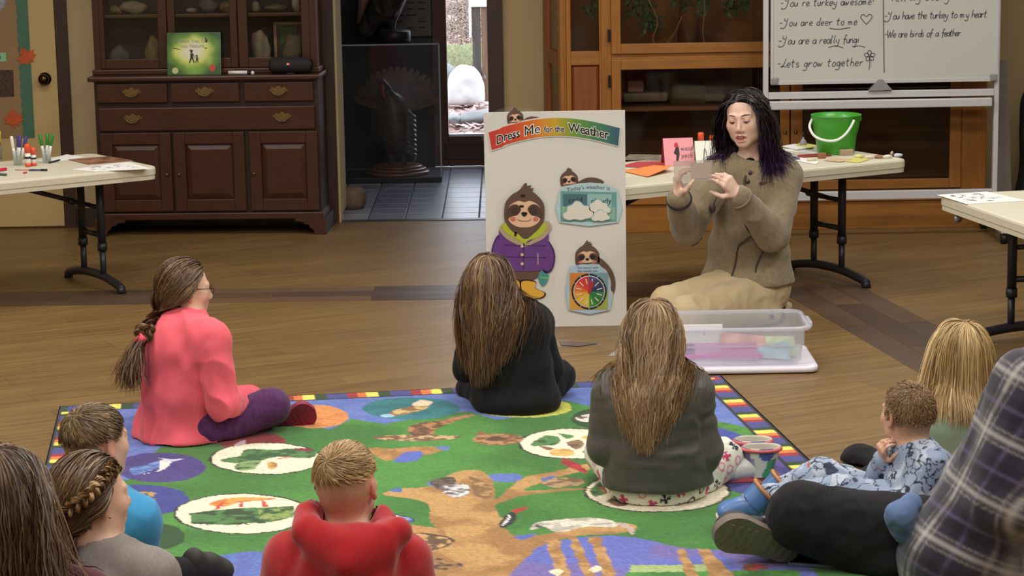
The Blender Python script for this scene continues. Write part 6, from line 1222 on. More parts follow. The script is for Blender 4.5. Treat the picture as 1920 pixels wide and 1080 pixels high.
class Person:
    def __init__(s, label, J, yaw, head, tw, td, ar, lr, skin='fair'):
        s.J = {k: np.array(v, float) for k, v in J.items()}; s.h = head; s.tw, s.td, s.ar, s.lr = tw, td, ar, lr; s.skin = SKIN[skin]
        j = s.J; up = nz(j['neck']-j['pel']); rt = np.array([math.cos(yaw), math.sin(yaw), 0]); rt = nz(rt-up*(rt@up)); s.Rt = np.stack([rt, np.cross(up, rt), up], 1)
        Rp = np.array([[math.cos(yaw), -math.sin(yaw), 0], [math.sin(yaw), math.cos(yaw), 0], [0, 0, 1]]); s.Rp = Rp
        b = j['pel']; s.root = empty('person', (b[0], b[1], 0), 0, label, 'person')
    def torso(s, S, g=0., hem=0., k=.05):
        j, tw, td = s.J, s.tw, s.td; L = np.linalg.norm(j['neck']-j['pel'])
        S.ell(j['pel'], (tw*1.04+g+hem, td*1.12+g+hem, tw*.72+g), s.Rp, k); S.ell(j['waist'], (tw*.90+g+hem*.5, td*.92+g+hem*.5, L*.34), s.Rt, k); S.ell(j['chest'], (tw*1.0+g, td*1.0+g, L*.34+g*.5), s.Rt, k)
        S.cap(j['shL'], j['shR'], s.ar*1.0+g, None, k); n = j['neck']; [S.cap(n+(j['pel']-n)*.03, j['sh'+q], s.ar*1.05+g*.5, s.ar*1.0+g, .05) for q in 'LR']; return S
    def arm(s, S, q, g=0., end=1.0, k=.025, puff=1.0):
        j = s.J; a = j['sh'+q]; b = j['el'+q]; c = j['wr'+q]; S.cap(a, b, s.ar*1.02*puff+g, s.ar*.9*puff+g, k); S.cap(b, b+(c-b)*end, s.ar*.9*puff+g, s.ar*.62+g, k); return S
    def leg(s, S, q, g=0., k=.03):
        j = s.J; S.cap(j['hi'+q], j['kn'+q], s.lr*1.18+g, s.lr*.86+g, k); S.cap(j['kn'+q], j['an'+q], s.lr*.84+g, s.lr*.52+g, k); return S
    def foot(s, S, q, sc):
        j = s.J; S.cap(j['an'+q], j['an'+q]+(j['to'+q]-j['an'+q])*.55, .034*sc, .03*sc, .02).cap(j['an'+q]+(j['to'+q]-j['an'+q])*.5, j['to'+q], .03*sc, .020*sc, .02); return S
    def body(s, vox=.007, mouth=0., hands=None, detail=True, hairline=None, haircol=(80, 60, 44), stubble=None, relax=1, face_fn=None):
        S = Solid(); j = s.J; s.torso(S, 0); S.cap(j['neck'], s.h.w(0, -.022, -.05), .050*s.h.s*(s.ar/.05*.2+.8), .052*s.h.s, .03); s.h.prims(S, mouth, detail)
        for q in 'LR':
            if 'el'+q in j:
                s.arm(S, q); hsc = s.h.s*.9; hd = (hands or {}).get(q)
                if hd is None: f = nz(j['wr'+q]-j['el'+q]); hd = dict(fwd=f, palm=nz(np.array([0, 0, -1.])-f*f[2]*-1+1e-3), side=nz(np.cross(f, [0, 0, 1.])+1e-3))
                s.tips = getattr(s, 'tips', {}); s.tips[q] = hand(S, j['wr'+q], hd['fwd'], hd['palm'], hd['side'], hd.get('sc', hsc), hd.get('bends', ((.35, .5, .35),)*4), hd.get('thumb', (.5, .25)), hd.get('spread', .08))
            s.leg(S, q); s.foot(S, q, s.lr/.07)
        S.plane((0, 0, .0145), (0, 0, -1), .004); V, F = S.mesh(vox, relax); s.solid = S
        C = np.broadcast_to(lin(s.skin), V.shape).copy(); n = fbm(V*30)[:, None]; C = C*(1+.05*n)
        l = s.h.loc(V); x, y, z = l.T
        near = np.linalg.norm(l, axis=1) < .2
        if detail:
            blush = np.exp(-(((np.abs(x)-.042)/.018)**2+((z+.022)/.018)**2)) * (y > .03); C = C*(1-blush[:, None]*np.array([.02, .16, .14])); nose = np.exp(-((x/.014)**2+((z+.03)/.016)**2))*(y > .085); C = C*(1-nose[:, None]*np.array([.02, .10, .10]))
            lip = (((x/.0225)**2+((z+.066)/.0125)**2) < 1) & (y > .074) & near; C[lip] = lin((176, 92, 88))
        ear = (np.abs(x) > .072) & (np.abs(z) < .04) & near; C[ear] = C[ear]*np.array([1.0, .80, .76])
        s.scalpmask = near & (z > -.06) & ~((y > .03) & (z < .080-7*x*x)) & ~((y > -.035) & (z < .012)) & ~((np.abs(x) > .05) & (y > .012) & (z < .03)) & ~ear
        m = s.scalpmask; C[m] = lin(haircol)
        if stubble is not None:
            zz, col = stubble; t = np.clip((z-zz[0])/(zz[1]-zz[0]), 0, 1)[:, None]; C2 = lin(s.skin)*np.array([.95, .93, .90])*(1-t*.0)*(1-t)+lin(col)*t; m2 = near & (y < .03) & ((y < .004) | (z > .01)) & (z > -.075) & ~ear & ~((y > -.03) & (z < -.02)); C[m2] = (C2*(1+.12*fbm(l*220, 2)[:, None]))[m2]
        o = np_mesh('body', V, F, M_skin, s.root, True, np.clip(C, 0, .9)); s.bo = o; return o
    def top(s, name, m, g=.012, hem=.01, sleeve=.97, amp=.004, scale=16, vox=.0075, puff=1.1, extra=None, neck=.05, cols=None, zmin=.012, seed=0, st=(1, 1, .55), neckpt=None):
        S = Solid(); s.torso(S, g, hem)
        for q in 'LR':
            if 'el'+q in s.J: s.arm(S, q, g*.8, sleeve, .012, puff)
        if extra: extra(S)
        n0 = s.J['neck'] if neckpt is None else neckpt; S.cap(n0+(s.h.w(0, 0, 0)-n0)*.10, s.h.w(0, .0, 0), neck*s.h.s+.004, neck*s.h.s+.03, .006, '-')
        S.plane((0, 0, zmin), (0, 0, -1), .006); V, F = S.mesh(vox); V = folds(V, F, amp, scale, st, seed); V[:, 2] = np.maximum(V[:, 2], zmin-.002); s.topS = S
        o = np_mesh(name, V, F, m, s.root, True, None if cols is None else cols(V)); return o
    def pants(s, name, m, g=.008, amp=.003, scale=18, vox=.008, cols=None, end=1.0, zmin=.012, seed=3, legs='LR', pelvis=True, st=(1, 1, 1), feet=True):
        S = Solid()
        if pelvis: S.ell(s.J['pel'], (s.tw*1.03+g, s.td*1.1+g, s.tw*.7+g), s.Rp, .05)
        for q in legs:
            s.leg(S, q, g)
            if feet: s.foot(S, q, s.lr/.07*1.12)
        S.plane((0, 0, zmin), (0, 0, -1), .006); V, F = S.mesh(vox); V = folds(V, F, amp, scale, st, seed); V[:, 2] = np.maximum(V[:, 2], zmin-.002); s.pantS = S
        return np_mesh(name, V, F, m, s.root, True, None if cols is None else cols(V))
    def hair_solid(s, guard=False):
        S = Solid(); s.h.prims(S, 0, False)
        if guard: S.ell(s.h.w(0, .055, -.012), np.array((.062, .072, .10))*s.h.s, s.h.R, .02)
        if hasattr(s, 'topS'):
            S.p += [q for q in s.topS.p if q[1] == '+']
        return S
def shoe(par, heel, toe, up, w, m_up, m_sole, name='shoe', th=.018, h=.06, closed=True, sole_name='sole'):
    heel, toe, up = np.array(heel, float), np.array(toe, float), nz(up); f = nz(toe-heel); up = nz(up-f*(up@f)); sd = np.cross(f, up); L = np.linalg.norm(toe-heel)
    S = Solid(); P = lambda a, b, c: heel+f*a*L+sd*b*w+up*c
    S.ell(P(.15, 0, h*.45), (L*.17, w*.40, h*.55), np.stack([f, sd, up], 1), .02).ell(P(.48, 0, h*.38), (L*.30, w*.42, h*.46), np.stack([f, sd, up], 1), .03).ell(P(.78, 0, h*.28), (L*.22, w*.48, h*.36), np.stack([f, sd, up], 1), .02)
    V, F = S.mesh(.0055); o = np_mesh(name, V, F, m_up, par, True)
    out = [(-.02, 0), (.0, .26), (.12, .38), (.32, .36), (.55, .42), (.78, .52), (.94, .40), (1.02, .12), (1.02, -.10), (.94, -.38), (.78, -.50), (.55, -.42), (.32, -.36), (.12, -.38), (.0, -.26)]
    sp = spline([(a, b) for a, b in out], 4); sb = MB().prism(sp, lambda a, b, t: tuple(P(a, b, t)), -th*.5, th*.5).build(sole_name, m_sole); sub(sb, o)
    tr = MB()
    for i in range(9):
        a = .06+.1*i
        if .38 < a < .5: continue
        tr.prism([(a, -.27), (a+.045, -.27), (a+.06, .27), (a+.015, .27)], lambda x, y, t: tuple(P(x, y, -th*.5-t)), 0, .003)
    tb_ = tr.build('tread', m_sole); sub(tb_, o); tb_['kind'] = 'stuff'; return o
def locks(P, name, par, rad, pal, seed=0, axis=None, tipcol=None, tipfrom=.6):
    r = np.random.default_rng(seed); n, T = P.shape[:2]; pal = np.array([lin(c) for c in pal]); root = P[:, 0]
    t = np.clip((vnoise(root*40+seed)*.9+r.normal(0, .22, n))*.5+.5, 0, .999)*(len(pal)-1); i = t.astype(int); C = pal[i]+(pal[np.minimum(i+1, len(pal)-1)]-pal[i])*(t-i)[:, None]; C = np.repeat(C[:, None], T, 1)*(1+.07*r.standard_normal((n, 1, 1)))
    if tipcol is not None:
        s = np.clip((np.linspace(0, 1, T)-tipfrom)/(1-tipfrom), 0, 1)[None, :, None]; C = C*(1-s)+lin(tipcol)*s
    return hair_mesh(name, P, rad*(1+.35*r.standard_normal(n)).clip(.5, 1.8), M_hair, np.clip(C, .001, .9), par, axis, .25, seed)
def tang(h, p, crown=(0, -.06, .115)):
    """comb direction away from the crown, along the skull (head frame)"""
    d = p-np.array(crown); nrm = (p-[0, -.014, .035])/np.array([.076, .095, .082])**2; nrm /= np.linalg.norm(nrm, axis=1)[:, None]; d = d-nrm*(d*nrm).sum(1)[:, None]; return d/(np.linalg.norm(d, axis=1)[:, None]+1e-9), nrm
PX = lambda x, y, Y: np.array(Yp(x, y, Y), float)
def limb(*a): return dict(zip(('x',), a))

# ---------------------------------------------------------------- girl in the pink shirt
J = dict(pel=PX(338, 795, 7.70), waist=PX(333, 735, 7.66), chest=PX(335, 660, 7.67), neck=PX(350, 596, 7.70), shR=PX(393, 640, 7.58), shL=PX(300, 640, 7.82), elR=PX(418, 758, 7.56), wrR=PX(470, 745, 7.82), elL=PX(330, 740, 8.0), wrL=PX(420, 742, 8.05),
         hiR=PX(382, 808, 7.62), knR=PX(508, 762, 7.72), anR=PX(455, 822, 7.95), toR=PX(430, 822, 8.06), hiL=PX(330, 810, 7.80), knL=PX(430, 770, 8.12), anL=PX(500, 806, 7.93), toL=PX(560, 784, 7.92))
p1 = Person('seated girl in a pink long sleeved shirt with a side braid and purple leggings', J, math.radians(-48), Head(PX(348, 543, 7.72), .86, math.radians(-66), -.06), .135, .095, .042, .062)
p1.body(haircol=(84, 62, 44))
p1.top('shirt', fabric('pink_jersey', (232, 98, 112), noise=.05), g=.014, hem=.018, amp=.0085, scale=12, seed=2, vox=.006, extra=lambda S: S.ell(PX(335, 822, 7.66), (.165, .135, .07), p1.Rp, .05))
p1.pants('leggings', fabric('purple_heather', (92, 48, 98), noise=.45, nscale=90), g=.006, amp=.0025)
M_mar = mat('maroon_foam', rgb(134, 34, 66), .6, bump=.1); shoe(p1.root, PX(508, 808, 7.80), PX(588, 768, 7.80), nz(V3(-.15, .9, .35)), .10, M_mar, M_mar, 'clog')
# combed hair gathered low on the left, then a braid
rg = np.random.default_rng(5); rt = p1.h.scalp(4600, rg, nape=-.06); d, _ = tang(p1.h, rt, (0, .10, .09)); gat = PX(300, 598, 7.70)
R0 = np.array([p1.h.w(*q) for q in rt]); D0 = d@p1.h.R.T; Ln = np.linalg.norm(gat-R0, axis=1)*1.05+.02
def comb_to(R0, D0, Ln, target, solid, T=12, margin=.004, follow=.5):
    P = R0.copy(); d = D0.copy(); out = [P.copy()]; st = (Ln/(T-1))[:, None]; mg = np.broadcast_to(np.asarray(margin, float), (len(P),))
    for t in range(T-1):
        to = target-P; dist = np.linalg.norm(to, axis=1)[:, None]; d = d+to/(dist+1e-6)*(follow+1.2*t/T); d /= np.linalg.norm(d, axis=1)[:, None]; q = P+d*np.minimum(st, dist); D = solid.dist(q); q = q+solid.grad(q)*np.maximum(mg-D, 0)[:, None]; P = q; out.append(P.copy())
    return np.stack(out, 1)
hs1 = p1.hair_solid()
P = comb_to(R0, D0, Ln, gat, hs1, margin=rg.uniform(.003, .016, len(R0))); BRN = [(58, 40, 28), (84, 60, 40), (112, 82, 54), (134, 104, 72)]
hr = locks(P, 'hair', p1.root, .0013, BRN, 1, p1.h.w(0, 0, -.02))
def braid(par, path, r, pal, name='braid', turns=4.5, seed=0):
    pts = np.array(spline(path, 14, False)); n = len(pts); s = np.linspace(0, 1, n); T = np.gradient(pts, axis=0); T /= np.linalg.norm(T, axis=1)[:, None]; u = np.cross(T, [0, 1, .1]); u /= np.linalg.norm(u, axis=1)[:, None]; w = np.cross(T, u); m_ = MB(); allV = []; P_l = []
    for k in range(3):
        ph = 2*PI*(s*turns+k/3); c = pts+u*(np.sin(ph)*r*.72)[:, None]+w*(np.sin(2*ph)*r*.34)[:, None]
        for q in range(26):
            a = q*2.4; rr = r*.5*math.sqrt((q+.5)/26); P_l.append(c+u*(rr*math.cos(a))+w*(rr*math.sin(a)))
    return locks(np.stack(P_l), name, par, r*.15, pal, seed)
braid(p1.root, [PX(303, 592, 7.69), PX(286, 606, 7.64), PX(272, 622, 7.60), PX(263, 634, 7.58)], .026, BRN, turns=1.6)
tie = PX(264, 636, 7.58); MB_ = MB().tube([tie+V3(.012, 0, .012), tie-V3(.012, 0, .012)], .017, 14); reparent_world(MB_.build('hair_tie', mat('coral_tie', rgb(226, 70, 92), .6)), p1.root)
rg = np.random.default_rng(6); o0 = tie+rg.normal(0, .007, (600, 3)); P = strands(o0, np.tile(nz(V3(-.5, -.1, -.8)), (600, 1))+rg.normal(0, .22, (600, 3)), rg.uniform(.12, .19, 600), 12, hs1, .004, .10, (-.0, -.0, 0), .004, .08, .18, 3)
locks(P, 'ponytail', p1.root, .0014, BRN, 4)
# glasses
gl = MB(); e = p1.h
gl.tube([e.w(.072, .0, .012), e.w(.068, .07, .012), e.w(.056, .098, .010)], .0016, 6)
for q in (-1, 1): gl.tube([e.w(q*.031+.021*math.cos(a), .100+.004*math.cos(a*1)*0, .004+.017*math.sin(a)) for a in np.arange(16)*2*PI/16], .0015, 6, closed=True)
reparent_world(gl.build('glasses', mat('dark_metal_frame', rgb(60, 44, 44), .4, metal=.5)), p1.root)

# ---------------------------------------------------------------- girl in black with long hair
J = dict(pel=PX(965, 740, 8.02), waist=PX(968, 690, 8.0), chest=PX(960, 620, 8.0), neck=PX(940, 574, 8.04), shR=PX(1002, 606, 8.05), shL=PX(895, 606, 8.05), elR=PX(1030, 690, 8.08), wrR=PX(1000, 700, 8.25), elL=PX(875, 690, 8.08), wrL=PX(930, 700, 8.28),
         hiR=PX(1000, 745, 8.05), knR=PX(1046, 706, 8.20), anR=PX(980, 742, 8.34), toR=PX(930, 745, 8.40), hiL=PX(935, 748, 8.05), knL=PX(888, 728, 8.24), anL=PX(960, 745, 8.3), toL=PX(1010, 745, 8.36))
p2 = Person('seated girl in a black top with long golden brown hair before the board', J, math.radians(-14), Head(PX(920, 528, 8.06), .86, math.radians(-22), .05), .125, .09, .040, .058)
p2.body(haircol=(84, 60, 40)); M_bk = fabric('black_cotton', (26, 25, 28), noise=.1, sheen=.05)
p2.top('sweatshirt', M_bk, g=.014, hem=.012, amp=.004, scale=12, extra=lambda S: S.ell(PX(965, 752, 8.0), (.150, .115, .055), p2.Rp, .05), seed=7)
p2.pants('leggings', M_bk, g=.008)
sk_ = Solid().cap(PX(1056, 722, 8.18), PX(1044, 742, 8.26), .024, .02, .01).cap(PX(878, 735, 8.2), PX(893, 748, 8.24), .024, .02, .01); V, F = sk_.mesh(.006); np_mesh('grey_socks', V, F, fabric('grey_sock', (128, 112, 96)), p2.root)
GB = [(48, 33, 22), (74, 51, 33), (104, 74, 47), (150, 116, 78)]
def long_hair(p, n, length, pal, rad=.0013, pull=(0, 0, 0), col=None, grav=.5, wave=.004, wl=.09, crown=(0, -.03, .12), part=None, T=18, mg=(.003, .018), seed=0, spread=.25, name='hair', tip=None, front=.082, nape=-.05, guard=True, sweep=.5, bib=False):
    rg = np.random.default_rng(seed); rt = p.h.scalp(n, rg, nape=nape, front=front); d, nr = tang(p.h, rt, crown)
    if part is not None:
        sx = np.where(rt[:, 0] > part, 1., -1.); f = np.clip((rt[:, 1]+.01)/.05, 0, 1)[:, None]; d = d*(1-.9*f)+f*np.stack([sx*.95, -.40+0*sx, 0*sx], 1); d -= nr*(d*nr).sum(1)[:, None]
    R0 = np.array([p.h.w(*q) for q in rt]); top = (rt[:, 2]+.05); L = rg.uniform(length*.66, length*1.08, n)*(.72+.28*np.clip(top/.15, 0, 1)); S = p.hair_solid(guard); mg_ = mg[0]+(mg[1]-mg[0])*rg.random(n)**1.5
    lat = None
    if sweep: f = np.clip((rt[:, 1]+.03)/.06, 0, 1)*np.clip((rt[:, 2]-.0)/.05, 0, 1); lat = (f[:, None]*np.stack([np.where(rt[:, 0] > (part or 0), 1., -1.)*sweep, -.35*sweep+0*f, .0*f], 1))@p.h.R.T
    P = strands(R0, d@p.h.R.T, L, T, S, mg_, grav, pull, wave, wl, spread, seed, lat, col); l = p.h.loc(P); bad = np.any((np.abs(l[..., 0]) < .056) & (l[..., 1] > .035) & (l[..., 2] > -.13) & (l[..., 2] < .070-7*l[..., 0]**2), 1)
    if bib: bad |= np.any((np.abs(l[..., 0]-.01) < .056) & (l[..., 1] > .0) & (l[..., 2] > -.30) & (l[..., 2] < -.09), 1)
    P = P[~bad]
    return locks(P, name, p.root, rad, pal, seed, p.h.w(0, 0, -.06), tip)
long_hair(p2, 5000, .41, GB, col=(*PX(905, 650, 7.92)[:2], 1.1), pull=(0, -.02, 0), wave=.005, seed=11, part=.01, T=17)

# ---------------------------------------------------------------- girl in the grey jacket and printed leggings
J = dict(pel=PX(1232, 905, 6.80), waist=PX(1232, 850, 6.77), chest=PX(1225, 765, 6.78), neck=PX(1224, 690, 6.84), shR=PX(1296, 738, 6.82), shL=PX(1152, 738, 6.82), elR=PX(1320, 850, 6.80), wrR=PX(1280, 880, 6.99), elL=PX(1136, 835, 6.80), wrL=PX(1180, 870, 7.0),
         hiR=PX(1280, 915, 6.84), knR=PX(1354, 860, 6.98), anR=PX(1260, 918, 7.14), toR=PX(1200, 918, 7.2), hiL=PX(1190, 915, 6.84), knL=PX(1136, 850, 7.03), anL=PX(1230, 915, 7.10), toL=PX(1300, 915, 7.2))
p3 = Person('seated girl in a dark grey jacket and white printed leggings with long blonde streaked hair', J, math.radians(2), Head(PX(1222, 618, 6.90), .84, math.radians(8), .10), .135, .10, .042, .058)
p3.body(haircol=(110, 84, 56))
p3.top('jacket', mat('dark_grey_softshell', rgb(74, 72, 66), .55, noise=.15, nscale=25, bump=.25, bscale=90, sheen=.1), g=.016, hem=.012, amp=.006, scale=11, seed=12, zmin=.055, st=(.6, 1, 1.5), puff=1.15)
def critters(V, base=(224, 226, 212), n=1600, seed=3, pal=((196, 60, 110), (40, 44, 60), (226, 130, 170), (50, 50, 54))):
    r = np.random.default_rng(seed); C = np.broadcast_to(lin(base), V.shape).copy(); c = V[r.integers(0, len(V), n)]; keep = []
    for q in c:
        if all(np.linalg.norm(q-k) > .037 for k in keep): keep.append(q)
    for i, q in enumerate(keep):
        l = V-q; u = r.standard_normal(3); u /= np.linalg.norm(u); dn = np.linalg.norm(l, axis=1); kind = i % 4
        m = (dn < .017) & (np.abs(np.sin(np.arctan2(l[:, 2], l[:, 0])*2+i)) > .35+dn*18) if kind in (0, 1) else (np.abs(dn-.013) < .0032)
        C[m] = lin(pal[kind])
        if kind == 0: C[dn < .009] = lin(pal[0])
    return C
p3.pants('leggings', fabric('printed_leggings', None, attr='Col', noise=.06), g=.010, amp=.003, cols=critters, vox=.0045)
BL = [(76, 54, 34), (110, 82, 52), (148, 116, 76), (206, 176, 132)]
long_hair(p3, 6200, .43, BL, rad=.0011, col=(*PX(1212, 650, 6.68)[:2], 1.5), wave=.0065, wl=.10, seed=21, part=0.0, T=16, spread=.22, pull=(-.02, -.06, 0))

# ---------------------------------------------------------------- boy in the red hoodie
YR = 5.30
J = dict(pel=PX(650, 1245, YR+.06), waist=PX(648, 1180, YR+.05), chest=PX(650, 1090, YR+.05), neck=PX(652, 1000, YR+.10), shR=PX(748, 1050, YR+.1), shL=PX(552, 1055, YR+.1), elR=PX(790, 1180, YR+.1), wrR=PX(730, 1230, YR+.35), elL=PX(515, 1180, YR+.1), wrL=PX(570, 1230, YR+.35),
         hiR=PX(710, 1250, YR+.08), knR=PX(830, 1215, YR+.34), anR=PX(680, 1235, YR+.48), toR=PX(610, 1235, YR+.5), hiL=PX(590, 1250, YR+.08), knL=PX(480, 1215, YR+.34), anL=PX(630, 1235, YR+.42), toL=PX(700, 1235, YR+.5))
p4 = Person('boy in a red hooded sweatshirt with short blond hair seen from behind', J, math.radians(-6), Head(PX(651, 908, YR+.12), .90, math.radians(-17), .06), .125, .095, .042, .06)
p4.body(haircol=(150, 118, 78), stubble=((-.07, .055), (158, 128, 96)), detail=True)
M_red = fabric('red_fleece', (168, 24, 32), noise=.10, nscale=30, bump=.14, bscale=500, sheen=.3)
def hood(S):
    n = PX(652, 985, YR+.09); pts = [n+V3(math.cos(a)*.098, -.035+.085*math.sin(a)*1.05, .012+.020*math.sin(a*1)-.012*math.cos(a)) for a in np.linspace(-PI*.04, 2*PI*.96, 17)]
    S.path(pts, [.026]*17, .02); S.ell(PX(660, 1040, YR-.02), (.105, .060, .070), np.eye(3), .03); S.cap(PX(572, 1000, YR+.0), PX(650, 1058, YR-.06), .030, .034, .03).cap(PX(650, 1058, YR-.06), PX(745, 998, YR+.0), .034, .034, .03).cap(PX(590, 1070, YR+.0), PX(700, 1085, YR-.03), .03, .03, .03)
p4.top('hoodie', M_red, g=.022, hem=.015, amp=.006, scale=9, extra=hood, neck=.066, seed=4, vox=.0075, puff=1.25)
p4.pants('trousers', fabric('dark_trousers', (40, 42, 52)), g=.014)
def short_hair(p, n, pal, length, crown, zmin, lift=.2, seed=0, rad=.0009, name='hair', swirl=0., sidelen=.4, front=.084):
    rg = np.random.default_rng(seed); rt = p.h.scalp(n, rg, nape=-.06, front=front); rt = rt[rt[:, 2] > zmin+rg.normal(0, .006, len(rt))]; d, nr = tang(p.h, rt, crown); 
    if swirl: d = d+np.cross(nr, d)*swirl
    d = d+nr*lift+rg.normal(0, .06, d.shape); t = np.clip((rt[:, 2]-zmin)/.05, 0, 1); L = length*(sidelen+(1-sidelen)*t)*rg.uniform(.7, 1.15, len(rt))*p.h.s; R0 = np.array([p.h.w(*q) for q in rt]); S = Solid(); p.h.prims(S, 0, False)
    P = strands(R0, d@p.h.R.T, L, 7, S, rg.uniform(.002, .009, len(rt)), .06, (0, 0, 0), .0006, .05, .1, seed, None, None, .75); return locks(P, name, p.root, rad, pal, seed, p.h.w(0, 0, 0))
short_hair(p4, 6500, [(104, 78, 48), (146, 114, 72), (180, 146, 98), (206, 176, 128)], .062, (-.022, -.075, .085), .050, .10, 31, swirl=.8)

# ---------------------------------------------------------------- boy in the blue shirt (left, behind the braid girl)
Yb_ = 5.75
J = dict(pel=PX(190, 1150, Yb_), waist=PX(192, 1095, Yb_), chest=PX(200, 1010, Yb_), neck=PX(190, 925, Yb_+.02), shR=PX(256, 975, Yb_-.05), shL=PX(128, 965, Yb_+.10), elR=PX(262, 1080, Yb_), wrR=PX(310, 1110, Yb_+.2), elL=PX(140, 1070, Yb_+.15), wrL=PX(220, 1100, Yb_+.35),
         hiR=PX(225, 1155, Yb_), knR=PX(350, 1120, Yb_+.15), anR=PX(240, 1145, Yb_+.34), toR=PX(200, 1145, Yb_+.4), hiL=PX(160, 1155, Yb_+.04), knL=PX(150, 1105, Yb_+.4), anL=PX(260, 1140, Yb_+.28), toL=PX(320, 1140, Yb_+.25))
p5 = Person('boy with short brown hair in a light blue shirt at the left', J, math.radians(-30), Head(PX(182, 830, Yb_+.03), .86, math.radians(-44), .05), .118, .09, .040, .058)
p5.body(haircol=(84, 66, 46), stubble=((-.07, .03), (112, 92, 68)))
p5.top('t_shirt', fabric('sky_blue_jersey', (62, 146, 196), noise=.06), g=.012, hem=.012, amp=.004, scale=12, seed=8)
p5.pants('trousers', fabric('dark_trousers', None), g=.012)
short_hair(p5, 6500, [(62, 46, 30), (92, 72, 48), (122, 98, 66), (146, 120, 84)], .048, (.0, -.07, .10), .03, .14, 33, swirl=.35)

# ---------------------------------------------------------------- girl with the crown braid in a grey shirt
Yg = 5.15
J = dict(pel=PX(215, 1290, Yg), waist=PX(212, 1230, Yg), chest=PX(215, 1140, Yg), neck=PX(185, 1030, Yg+.02), shR=PX(280, 1085, Yg-.05), shL=PX(135, 1080, Yg+.12), elR=PX(290, 1200, Yg), wrR=PX(340, 1240, Yg+.2), elL=PX(150, 1200, Yg+.2), wrL=PX(250, 1230, Yg+.35),
         hiR=PX(260, 1300, Yg), knR=PX(400, 1260, Yg+.2), anR=PX(280, 1280, Yg+.4), toR=PX(240, 1280, Yg+.45), hiL=PX(180, 1300, Yg+.05), knL=PX(170, 1240, Yg+.42), anL=PX(300, 1280, Yg+.32), toL=PX(360, 1280, Yg+.3))
p6 = Person('girl with brown hair in a crown braid wearing a grey shirt at the lower left', J, math.radians(-35), Head(PX(172, 935, Yg+.04), .90, math.radians(-52), .02), .125, .095, .042, .06)
p6.body(haircol=(74, 54, 38))
p6.top('shirt', fabric('grey_marl', (136, 128, 124), noise=.2, nscale=120), g=.016, hem=.012, amp=.005, scale=11, seed=14)
p6.pants('trousers', fabric('black_cotton', None), g=.010)
hs6 = p6.hair_solid(); rg = np.random.default_rng(8); rt = p6.h.scalp(4600, rg, nape=-.06); d, _ = tang(p6.h, rt, (.0, .11, .08)); gat = PX(118, 1005, Yg-.02); R0 = np.array([p6.h.w(*q) for q in rt])
BR2 = [(50, 35, 24), (78, 56, 38), (104, 78, 52), (150, 120, 84)]
locks(comb_to(R0, d@p6.h.R.T, np.linalg.norm(gat-R0, axis=1)*1.05+.02, gat, hs6, margin=rg.uniform(.003, .014, len(R0))), 'hair', p6.root, .0013, BR2, 2, p6.h.w(0, 0, -.02))
braid(p6.root, [p6.h.w(.056, .046, .092), p6.h.w(.076, .016, .082), p6.h.w(.090, -.030, .055), p6.h.w(.082, -.078, .022), p6.h.w(.045, -.115, -.01)], .0155, [(96, 70, 46), (150, 118, 82), (190, 160, 120)], 'crown_braid', 4, 5)
o0 = gat+rg.normal(0, .012, (700, 3)); locks(strands(o0, np.tile(nz(V3(-.3, -.15, -.8)), (700, 1))+rg.normal(0, .25, (700, 3)), rg.uniform(.16, .26, 700), 12, hs6, .005, .12, (0, 0, 0), .006, .07, .2, 5), 'ponytail', p6.root, .0014, BR2, 6)
MB_ = MB().lathe([(0, -.004), (.004, 0), (0, .004)], p6.h.w(.086, .004, -.034), 10); reparent_world(MB_.build('earring', mat('silver', rgb(210, 210, 214), .2, metal=1)), p6.root)
# dark shoe reaching onto the rug in front of the girl with the crown braid
M_dk = mat('dark_shoe', rgb(40, 38, 36), .6, noise=.2); lg = Solid().cap(PX(300, 1075, 5.72), PX(370, 1072, 5.85), .045, .038, .02); V, F = lg.mesh(.007); np_mesh('lower_leg', V, F, fabric('black_cotton', None), p6.root)
shoe(p6.root, PX(340, 1085, 5.80), PX(428, 1082, 5.92), V3(.1, -.1, 1), .085, M_dk, M_dk, 'boot', h=.085)

# ---------------------------------------------------------------- woman with brown hair in maroon, lower left corner
Yw = 4.55
J = dict(pel=PX(-10, 1500, Yw), waist=PX(0, 1400, Yw), chest=PX(5, 1270, Yw), neck=PX(20, 1075, Yw+.02), shR=PX(150, 1135, Yw-.02), shL=PX(-120, 1130, Yw+.12), elR=PX(190, 1350, Yw+.02), wrR=PX(260, 1420, Yw+.25), elL=PX(-130, 1350, Yw+.2), wrL=PX(0, 1430, Yw+.4),
         hiR=PX(60, 1510, Yw), knR=PX(320, 1440, Yw+.25), anR=PX(100, 1490, Yw+.5), toR=PX(40, 1490, Yw+.55), hiL=PX(-80, 1510, Yw+.05), knL=PX(-150, 1400, Yw+.5), anL=PX(120, 1480, Yw+.45), toL=PX(200, 1480, Yw+.45))
p7 = Person('woman with long brown hair in a dark maroon top in the lower left corner', J, math.radians(-32), Head(PX(14, 938, Yw+.05), 1.0, math.radians(-46), .02), .17, .12, .050, .075)
p7.body(haircol=(70, 50, 34)); p7.top('top', fabric('maroon_knit', (84, 36, 44), noise=.2, nscale=30), g=.016, hem=.012, amp=.005, scale=9, seed=17, vox=.008); p7.pants('trousers', fabric('dark_trousers', None), g=.012, vox=.009)
long_hair(p7, 3600, .42, [(44, 30, 20), (72, 50, 32), (100, 72, 46), (134, 102, 68)], wave=.006, wl=.10, seed=41, part=.0, T=15, pull=(.01, -.03, 0))
MB_ = MB().lathe([(0, -.005), (.005, 0), (0, .005)], p7.h.w(.086, .004, -.036), 10); reparent_world(MB_.build('earring', mat('silver', None)), p7.root)

